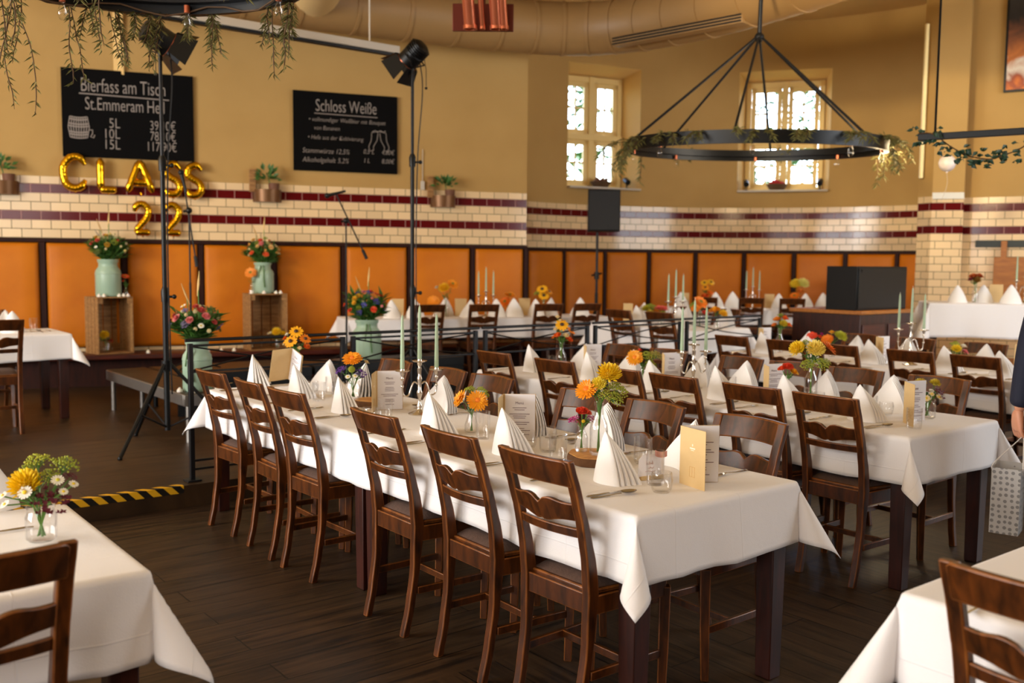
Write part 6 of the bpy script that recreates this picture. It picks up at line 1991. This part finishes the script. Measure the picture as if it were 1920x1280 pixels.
mb = MB(); mb.tube([kk(-1.9, 9.25, 4.05), kk(-1.3, 7.6, 4.3), kk(-.6, 5.6, 4.45)], DR * .95, 24); br_ = mb.build('branch_duct', M['ceiling'], None, smooth=60)
tag(br_, 'paler cream branch duct running towards the camera above the white case', 'duct')
ga, gb = at_depth(1152, 74, 10.0 * K), at_depth(1396, 36, 8.98 * K)
gz = kz(3.78)
ga.z = gb.z = gz
g_ = thing('slot_grille', 'long dark slotted air grille on the duct above the chandelier', 'grille', ga, atan2((gb - ga).y, (gb - ga).x))
Lg = (gb - ga).length
mb = MB(); mb.box((Lg / 2, .03, 0), (Lg, .16, .10)); mb.build('grille_frame', M['duct'], g_, bevel=.006)
for k in range(3):
    mb = MB(); mb.box((Lg / 2, -.055, -.032 + .032 * k), (Lg - .02, .012, .018)); mb.build('slot', M['black'], g_)
# white screen case with black lower edge
ca, cb_ = at_depth(745, 96, 9.35), None
cdir = -V
sc = thing('screen_case', 'long white projection screen case with black lower edge across the upper left', 'screen', Vector((ca.x, ca.y, ca.z - .03)), atan2(cdir.y, cdir.x))
mb = MB(); mb.box((1.7, 0, .035), (3.4, .10, .07)); mb.build('case', M['white_case'], sc, bevel=.006)
mb = MB(); mb.box((1.7, 0, -.012), (3.38, .06, .022)); mb.build('lower_bar', M['black'], sc, bevel=.003)
for x in (.3, 3.1):
    mb = MB(); mb.tube([(x, 0, .06), (x, 0, CEIL - ca.z + .03)], .008, 6); mb.build('hanger', M['white_case'], sc)
# copper pipe lamp
cpos = at_depth(905, 56, 8.0)
cp = thing('copper_lamp', 'copper pipe ceiling lamp with a dark plate in front of the duct', 'lamp', cpos, 0)
mb = MB(); mb.box((0, .10, .12), (.50, .03, .22)); mb.build('back_plate', M['copper_plate'], cp, bevel=.004)
for x, r in ((-.10, .05), (.0, .022), (.11, .045), (.17, .035)):
    mb = MB(); mb.tube([(x, -.02, .02), (x - .04, -.30, .55), (x - .10, -.75, 1.35)], r, 14)
    pp = mb.build('copper_pipe', M['copper'], cp, smooth=60)
    mb = MB(); mb.lathe([(r, 0), (r * 1.15, 0), (r * 1.15, .03), (r, .03)], 14, c=(x, -.02, .0)); mb.build('pipe_collar', M['copper'], pp, smooth=50)
mb = MB(); mb.tube([(0, .10, .2), (0, .10, CEIL - cpos.z)], .02, 8); mb.build('rod', M['copper_plate'], cp)

# wheel chandeliers
def chandelier(ctr, R, hub, label, band=.085, nrod=6, rot=0.0, tilt=0.0):
    c = thing('wheel_chandelier', label, 'chandelier', ctr, rot, 'iron wheel chandeliers')
    mb = MB(); mb.lathe([(R - .035, -band / 2), (R, -band / 2), (R, band / 2), (R - .035, band / 2), (R - .035, -band / 2)], 64); mb.build('iron_ring', M['black'], c, smooth=40)
    mb = MB(); mb.lathe([(R - .09, -.012), (R - .03, -.012), (R - .03, .0), (R - .09, .0), (R - .09, -.012)], 64); mb.build('inner_ring', M['steel'], c, smooth=40)
    for k in range(nrod):
        a = 2 * pi * k / nrod
        mb = MB(); mb.tube([(cos(a) * (R - .04), sin(a) * (R - .04), band / 2), (cos(a) * .03, sin(a) * .03, hub)], .013, 8); mb.build('rod', M['steel'], c, smooth=60)
    mb = MB(); mb.ball((0, 0, hub), .05, 12, 8); mb.tube([(0, 0, hub), (0, 0, CEIL - ctr.z)], .022, 8); mb.build('hanger', M['steel'], c, smooth=60)
    for k in range(8):
        a = 2 * pi * (k + .5) / 8; x, y = cos(a) * (R - .06), sin(a) * (R - .06)
        mb = MB(); mb.lathe([(0, -.02), (.016, -.02), (.016, -.06), (0, -.06)], 10, c=(x, y, 0))
        so = mb.build('socket', M['copper'], c, smooth=50)
        mb = MB(); mb.lathe([(0, -.155), (.014, -.150), (.024, -.125), (.024, -.105), (.013, -.075), (.010, -.06), (0, -.06)], 12, c=(x, y, 0)); bl = mb.build('bulb', M['glass'], so, smooth=60)
    return c
def sprig(mb, p, d, L, rnd, leafL=.05, n=None, sag=.6):
    """a hanging olive twig with narrow leaves"""
    pts = [Vector(p)]
    d = Vector(d)
    N = 7
    for k in range(N):
        d = (d + Vector((rnd.uniform(-.25, .25), rnd.uniform(-.25, .25), -sag * .35))).normalized()
        pts.append(pts[-1] + d * (L / N))
    mb.mi = 1; mb.tube(pts, [.0032] * (N) + [.0012], 4); mb.mi = 0
    for k in range(1, N + 1):
        for j in range(5):
            a = rnd.uniform(0, 6.28)
            q = pts[k - 1].lerp(pts[k], rnd.random())
            t = (pts[k] - pts[k - 1]).normalized()
            dd = t * .7 + Vector((cos(a), sin(a), rnd.uniform(-.6, .4)))
            mb.leafblade(q, dd, (cos(a + 1.5), sin(a + 1.5), .4), leafL * rnd.uniform(.7, 1.25), leafL * .17, .3)
CB = Vector((2.40, 9.75, 2.715)); RB = 1.26
ch_ = chandelier(CB, RB, 1.06, 'black wheel chandelier with olive twigs hanging before the alcove windows', .12, 6, radians(8))
ch_.rotation_euler = (radians(2.4), 0, radians(8))
rnd = random.Random(5)
ga_ = thing('olive_garland', 'olive twigs draped on the wheel chandelier before the alcove windows', 'garland', CB, 0, 'olive garlands')
ga_.rotation_euler = (radians(2.4), 0, 0)
for k in range(16):
    a = [radians(q) for q in (-8, 4, 12, -16, -35, -60, -85, -105, -130, 150, 172, 186, 200, 215, 60, 110)][k]
    mb = MB()
    for j in range(3):
        aa = a + rnd.uniform(-.10, .10)
        p = (cos(aa) * (RB - .02), sin(aa) * (RB - .02), .05)
        long_ = k < 4 or 9 <= k <= 12
        sprig(mb, p, (cos(aa) * .35 + rnd.uniform(-.4, .4) * -sin(aa), sin(aa) * .35, -.05 if long_ and j else .25), (rnd.uniform(.26, .46) if long_ else rnd.uniform(.14, .24)), rnd, .065)
    mb.build('olive_twig', [M['olive'], M['twig']], ga_, smooth=0)
CL_ = Vector((-1.80, 4.52, 2.93)); RL = .86
chandelier(CL_, RL, 1.0, 'black wheel chandelier with long olive twigs at the upper left', .12, 6, radians(20))
gl_ = thing('olive_garland', 'long olive twigs hanging from the chandelier at the upper left', 'garland', CL_, 0, 'olive garlands')
spec = []
for px, L in ((8, .52), (38, .38), (18, .60), (130, .40), (150, .22), (165, .20), (205, .34), (222, .30), (190, .42), (250, .20), (285, .22), (300, .36), (70, .16), (345, .16), (400, .24), (395, .30), (430, .16), (505, .22), (520, .36), (545, .28), (470, .14), (540, .20)):
    spec.append((px, L))
for i, (px, L) in enumerate(spec):
    d = view_ray(px, 20)
    # far side of the ring where the ray's column meets it
    ax = Vector((d.x, d.y)).normalized(); c2 = Vector((CL_.x, CL_.y))
    b_ = c2.dot(ax); disc = b_ * b_ - c2.dot(c2) + RL * RL
    tt = b_ + sqrt(max(0, disc)) * (1 if i % 4 else -.2)
    p = ax * tt - c2
    mb = MB()
    for j in range(2):
        sprig(mb, (p.x + rnd.uniform(-.02, .02), p.y + rnd.uniform(-.02, .02), -.04), (rnd.uniform(-.25, .25), rnd.uniform(-.2, .2), -.5), L * rnd.uniform(.8, 1.1), rnd, .048, sag=.9)
    mb.build('olive_twig', [M['olive'], M['twig']], gl_, smooth=0)
mb = MB()
mb.tube([(cos(radians(q)) * (RL + .012), sin(radians(q)) * (RL + .012), -.03 + .03 * sin(q * .13)) for q in range(0, 361, 8)], .006, 5)
mb.tube([(cos(radians(q)) * (RL - .05), sin(radians(q)) * (RL - .05), -.05 + .025 * sin(q * .17 + 1)) for q in range(0, 361, 8)], .005, 5)
mb.build('garland_vine', M['twig'], gl_, smooth=60)

# ivy bar with pendant lamps at the right
ba = at_depth(1722, 258, 7.6); bdir = Vector((.62, -.42, 0)).normalized()
ib = thing('lamp_bar', 'black hanging bar with ivy at the upper right', 'bar', ba, atan2(bdir.y, bdir.x))
BL_ = 3.2
mb = MB(); mb.box((BL_ / 2, 0, 0), (BL_, .05, .05)); mb.build('bar', M['black'], ib, bevel=.004)
for x in (.12, BL_ - .2):
    mb = MB(); mb.tube([(x, 0, .02), (x, 0, CEIL - ba.z)], .009, 6); mb.build('wire', M['black'], ib)
iv = thing('ivy_garland', 'dark green ivy wound along the hanging bar at the upper right', 'garland', ba, atan2(bdir.y, bdir.x))
rnd = random.Random(9)
path = [Vector((x, rnd.uniform(-.05, .05), .03 + (-.22 * max(0, sin((x - .1) * 3.9)) if x < .95 else .07 * sin(x * 11)))) for x in [k * .06 for k in range(0, 54)]]
mb = MB(); mb.tube(smoothpath(path, 2), .005, 5); mb.build('ivy_vine', M['twig'], iv, smooth=60)
for k in range(0, len(path), 3):
    mb = MB()
    for j in range(17):
        p = path[min(len(path) - 1, k + rnd.randrange(3))] + Vector((rnd.uniform(-.05, .05), rnd.uniform(-.06, .06), rnd.uniform(-.08, .06)))
        a = rnd.uniform(0, 6.28)
        dd = Vector((cos(a), sin(a) * .6, rnd.uniform(-1, .5)))
        for s in (-.7, 0, .7):
            e = Vector((cos(a + s), sin(a + s) * .6, dd.z))
            mb.leafblade(p, e, (0, -1, .5), .055 if s == 0 else .042, .032)
    mb.build('ivy_cluster', M['ivy'], iv, smooth=0)
for i, x in enumerate((1.05, 2.3)):
    pl_ = thing('pendant_lamp', ('small dark pendant lamp with a lit bulb right of the pillar', 'dark pendant lamp further along the ivy bar')[i], 'lamp', ba + bdir * x, 0, 'pendant lamps')
    drop = .56
    mb = MB(); mb.tube([(0, 0, -.02), (0, 0, -drop)], .004, 5); mb.build('cord', M['black'], pl_)
    mb = MB(); mb.lathe([(0, -drop + .0), (.018, -drop), (.032, -drop - .03), (.036, -drop - .10), (.05, -drop - .115), (.125, -drop - .135), (.128, -drop - .14), (.05, -drop - .125), (0, -drop - .115)], 20); mb.build('shade', M['steel'], pl_, smooth=50)
    mb = MB(); mb.ball((0, 0, -drop - .155), .034, 12, 8); mb.build('bulb', M['bulb'], pl_, smooth=60)
bq = at_depth(1776, 306, 10.6)
bb = thing('white_balloon', 'round white balloon with a thin string in front of the pillar', 'balloon', bq, 0)
mb = MB(); mb.ball((0, 0, 0), (.088, .088, .09), 20, 14); mb.ball((0, 0, -.095), (.012, .012, .01), 6, 4); mb.build('balloon_skin', M['balloon'], bb, smooth=60)
mb = MB(); mb.tube(smoothpath([(0, 0, -.10), (.01, 0, -.22), (-.01, .02, -.33), (-.03, .05, -.42)], 5), .002, 4); mb.build('string', M['white_case'], bb)
# small things on the alcove sills
def sill_basket(deg, r, label):
    p = alc(deg, AR + r, WZ0 + .030)
    o = thing('sill_basket', label, 'basket', p, -radians(deg), 'baskets on the window sills')
    mb = MB(); mb.lathe([(0, 0), (.10, 0), (.17, .10), (.165, .105), (.095, .01), (0, .01)], 16); mb.build('basket', M['twig'], o, smooth=40)
    mb = MB()
    rr = random.Random(int(deg * 7))
    for k in range(16):
        a = rr.uniform(0, 6.28); mb.ball((cos(a) * rr.uniform(0, .1), sin(a) * rr.uniform(0, .1), .10 + rr.uniform(-.02, .05)), .035, 7, 5)
    mb.build('filling', M['red_cloth'] if deg > 0 else M['terracotta'], o, smooth=60)
sill_basket(15.6, .16, 'small basket on the sill of the right alcove window')
sill_basket(-24.5, .19, 'small basket on the sill of the left alcove window')
for i, (deg, r, lb) in enumerate(((-18.6, .12, 'small black spot lamp at the right reveal of the left alcove window'), (8.9, .12, 'small black spot lamp at the left reveal of the right alcove window'), (24.8, .12, 'small black spot lamp at the right reveal of the right alcove window'))):
    p = alc(deg, AR + r, WZ0 + .028)
    o = thing('spot_lamp', lb, 'lamp', p, -radians(deg), 'spot lamps in the window reveals')
    mb = MB(); mb.box((0, 0, .01), (.07, .07, .02)); mb.tube([(0, 0, .02), (0, 0, .09)], .012, 6); mb.build('base', M['black'], o)
    mb = MB(); mb.tube([(0, -.05, .10), (0, .06, .15)], .045, 12); mb.build('head', M['black'], o, smooth=50)

# ================================================================== the garden outside the alcove windows
def tree(pos, h, r, seed, label):
    rnd = random.Random(seed)
    t = thing('garden_tree', label, 'tree', pos, 0, 'trees outside the alcove windows')
    mb = MB(); mb.tube([(0, 0, 0), (.1, 0, h * .4), (0, .1, h * .75)], [.16, .12, .05], 8); mb.build('trunk', M['bark'], t, smooth=60)
    mb = MB()
    for k in range(420):
        d = Vector((rnd.gauss(0, 1), rnd.gauss(0, 1), rnd.gauss(0, 1))).normalized() * rnd.random() ** .4
        p = Vector((d.x * r, d.y * r, h * .62 + d.z * h * .40))
        a = rnd.uniform(0, 6.28)
        mb.leafblade(p, (cos(a), sin(a), rnd.uniform(-.6, .4)), (0, 0, 1), .34, .22)
    mb.build('crown', M['leaf'], t, smooth=0)
tree((0.2, 20.5, 0), 7.0, 2.0, 1, 'leafy garden tree seen through the left alcove window')
tree((5.2, 21.5, 0), 6.6, 1.7, 2, 'leafy garden tree seen through the right alcove window')
tree((9.6, 26.0, 0), 8.5, 2.2, 3, 'further garden tree behind the right alcove window')
mb = MB(); mb.quad((-30, 16.5, -.4), (40, 16.5, -.4), (40, 70, -.4), (-30, 70, -.4))
structure(mb.build('ground_garden', M['leaf'], smooth=0))
# ================================================================== the guest cut by the right edge, with the gift bag
def skin_body(name, verts, edges, radii, mat, parent=None, root=0, sub=2, loc=(0, 0, 0), rz=0):
    me = bpy.data.meshes.new(name)
    me.from_pydata([tuple(v) for v in verts], edges, [])
    o = bpy.data.objects.new(name, me); COL.objects.link(o)
    md = o.modifiers.new('skin', 'SKIN'); md.use_smooth_shade = True
    for i, s in enumerate(me.skin_vertices[0].data):
        r = radii[i]
        s.radius = r if isinstance(r, tuple) else (r, r)
        s.use_root = (i == root)
    sd = o.modifiers.new('sub', 'SUBSURF'); sd.levels = sub; sd.render_levels = sub
    bpy.context.view_layer.update()
    me2 = bpy.data.meshes.new_from_object(o.evaluated_get(bpy.context.evaluated_depsgraph_get()))
    bpy.data.objects.remove(o)
    me2.name = name
    me2.materials.clear(); me2.materials.append(mat)
    for p in me2.polygons: p.use_smooth = True
    o = bpy.data.objects.new(name, me2); COL.objects.link(o)
    if parent: o.parent = parent
    o.location = loc; o.rotation_euler = (0, 0, rz)
    return o
HX, HY = 2.452, 4.60                          # the hand that holds the bag
PX, PY = HX + .275, HY + .02                  # body axis
person = thing('person', 'person in a navy suit jacket at the right edge holding a silver gift bag', 'person', (PX, PY, 0), 0)
L = lambda x, y, z: (x, y, z)
# local frame: the person faces +y, the bag arm is at -x
V_ = [L(0, 0, .96), L(0, .005, 1.12), L(0, 0, 1.30), L(0, -.01, 1.43), L(0, .0, 1.52), L(0, .012, 1.60), L(0, .015, 1.69), L(0, .01, 1.76),
      L(-.10, 0, .92), L(-.115, .01, .50), L(-.12, -.02, .10), L(-.125, .12, .05),
      L(.10, 0, .92), L(.115, .01, .50), L(.12, -.02, .10), L(.125, .12, .05),
      L(-.185, -.01, 1.40), L(-.245, -.02, 1.13), L(-.268, .0, .90), L(-.272, .004, .845),
      L(.185, -.01, 1.40), L(.25, -.02, 1.13), L(.27, .05, .90), L(.272, .06, .845)]
E_ = [(0, 1), (1, 2), (2, 3), (3, 4), (4, 5), (5, 6), (6, 7), (0, 8), (8, 9), (9, 10), (10, 11), (0, 12), (12, 13), (13, 14), (14, 15), (3, 16), (16, 17), (17, 18), (18, 19), (3, 20), (20, 21), (21, 22), (22, 23)]
R_ = [(.15, .11), (.14, .10), (.16, .11), (.13, .09), (.055, .055), (.075, .085), (.078, .095), (.05, .06),
      (.085, .085), (.055, .055), (.038, .038), (.036, .03), (.085, .085), (.055, .055), (.038, .038), (.036, .03),
      .055, .042, .030, .026, .055, .042, .030, .026]
body = skin_body('body', V_, E_, R_, M['skin'], person)
# jacket with sleeves
JV = [L(0, 0, .86), L(0, .002, 1.0), L(0, .005, 1.14), L(0, 0, 1.30), L(0, -.01, 1.41), L(0, -.005, 1.47),
      L(-.19, -.01, 1.405), L(-.248, -.02, 1.15), L(-.262, -.005, .98), L(-.270, .0, .868),
      L(.19, -.01, 1.405), L(.255, -.02, 1.15), L(.268, .03, .98), L(.272, .05, .868)]
JE = [(0, 1), (1, 2), (2, 3), (3, 4), (4, 5), (4, 6), (6, 7), (7, 8), (8, 9), (4, 10), (10, 11), (11, 12), (12, 13)]
JR = [(.185, .135), (.175, .13), (.165, .12), (.19, .13), (.15, .105), (.075, .075), .075, .064, .056, .053, .075, .064, .056, .053]
skin_body('jacket', JV, JE, JR, M['navy'], person)
TV = [L(0, 0, .97), L(0, 0, .90), L(-.10, 0, .84), L(-.115, .01, .48), L(-.12, -.02, .09), L(.10, 0, .84), L(.115, .01, .48), L(.12, -.02, .09)]
skin_body('trousers', TV, [(0, 1), (1, 2), (2, 3), (3, 4), (1, 5), (5, 6), (6, 7)], [(.155, .115), (.16, .12), .105, .08, .062, .105, .08, .062], M['trouser'], person)
for sx in (-1, 1):
    mb = MB(); mb.ball((sx * .123, .045, .045), (.048, .135, .05), 14, 8); mb.box((sx * .123, .045, .012), (.085, .25, .022)); mb.build('shoe', M['shoe'], person, smooth=60)
    mb = MB(); mb.ball((sx * .077, .0, 1.645), (.012, .024, .034), 8, 6); mb.build('ear', M['skin'], person, smooth=60)
    mb = MB(); mb.ball((sx * .03, .098, 1.665), (.013, .008, .008), 8, 6); mb.build('eye', M['shirt'], person, smooth=60)
mb = MB(); mb.tube([(0, .10, 1.67), (0, .128, 1.635), (0, .105, 1.625)], [.008, .014, .008], 8); mb.build('nose', M['skin'], person, smooth=60)
mb = MB(); mb.tube([(-.025, .096, 1.595), (0, .104, 1.592), (.025, .096, 1.595)], [.003, .007, .003], 6); mb.build('mouth', M['ribbon'], person, smooth=60)
mb = MB()
mb.grid(lambda a, b: (.088 * cos(2 * pi * a) * cos(b * pi / 2) , -.008 + .112 * sin(2 * pi * a) * cos(b * pi / 2), 1.70 + .085 * sin(b * pi / 2)), 24, 8)
mb.grid(lambda a, b: (.088 * cos(pi + pi * a), -.008 + .112 * sin(pi + pi * a), 1.70 - .10 * b), 14, 5)
hr = mb.build('hair', M['hair'], person, smooth=60)
mb = MB(); mb.lathe([(.064, 1.45), (.060, 1.50), (.064, 1.50), (.070, 1.45)], 18); mb.build('shirt_collar', M['shirt'], person, smooth=60)
# hand closed round the bag's cords: palm, four bent fingers, thumb
def hand(px, py, pz, sx):
    c = Vector((px, py, pz))
    V2 = [c + Vector(q) for q in ((0, 0, .03), (0, .002, -.005), (.0, .004, -.045), (.0, .006, -.075))]
    E2 = [(0, 1), (1, 2), (2, 3)]; R2 = [(.024, .022), (.026, .022), (.020, .038), (.015, .040)]
    for k, (yy, ln) in enumerate(((.034, .92), (.012, 1.0), (-.010, .95), (-.030, .78))):
        b = len(V2)
        V2 += [c + Vector((0, yy + .004, -.082)), c + Vector((sx * .010, yy + .004, -.082 - .034 * ln)), c + Vector((sx * .036, yy, -.086 - .036 * ln)), c + Vector((sx * .042, yy - .002, -.074 - .012 * ln))]
        E2 += [(3, b), (b, b + 1), (b + 1, b + 2), (b + 2, b + 3)]
        R2 += [.0098, .0092, .0086, .0072]
    b = len(V2)
    V2 += [c + Vector((sx * .012, .040, -.035)), c + Vector((sx * .026, .050, -.066)), c + Vector((sx * .036, .038, -.094))]
    E2 += [(1, b), (b, b + 1), (b + 1, b + 2)]
    R2 += [.014, .0115, .0085]
    skin_body('hand', V2, E2, R2, M['skin'], person, 0, 2)
hand(-.272, .004, .845, 1)
hand(.272, .06, .845, -1)
# gift bag hanging from the hand
gb_ = thing('gift_bag', 'silver paper gift bag with grey dots hanging from the hand at the right edge', 'bag', (HX - .055, HY - .03, .285), radians(-36))
W_, D_, H_ = .125, .20, .315
mb = MB(); x, y = W_ / 2, D_ / 2
mb.quad((-x, -y, 0), (x, -y, 0), (x, -y, H_), (-x, -y, H_)); mb.quad((x, -y, 0), (x, y, 0), (x, y, H_), (x, -y, H_))
mb.quad((x, y, 0), (-x, y, 0), (-x, y, H_), (x, y, H_)); mb.quad((-x, y, 0), (-x, -y, 0), (-x, -y, H_), (-x, y, H_)); mb.quad((-x, -y, 0), (-x, y, 0), (x, y, 0), (x, -y, 0))
o = mb.build('paper_bag', M['gift'], gb_, smooth=0, weld=True); md_ = o.modifiers.new('thickness', 'SOLIDIFY'); md_.thickness = .0015
Rb = Matrix.Rotation(radians(36), 3, 'Z')
tgt = Rb @ (Vector((HX + .022, HY + .01, .738)) - Vector((HX - .055, HY - .03, .285)))
for sx in (-1, 1):
    mb = MB(); mb.tube(smoothpath([(sx * x, -.05, H_ - .03), (sx * (x + .001), -.05, H_ + .01), (tgt.x + sx * .006, tgt.y - .012, tgt.z - .01), (tgt.x + sx * .003, tgt.y, tgt.z), (tgt.x + sx * .006, tgt.y + .012, tgt.z - .01), (sx * (x + .001), .05, H_ + .01), (sx * x, .05, H_ - .03)], 6), .0028, 6)
    mb.build('cord_handle', M['shirt'], gb_, smooth=60)
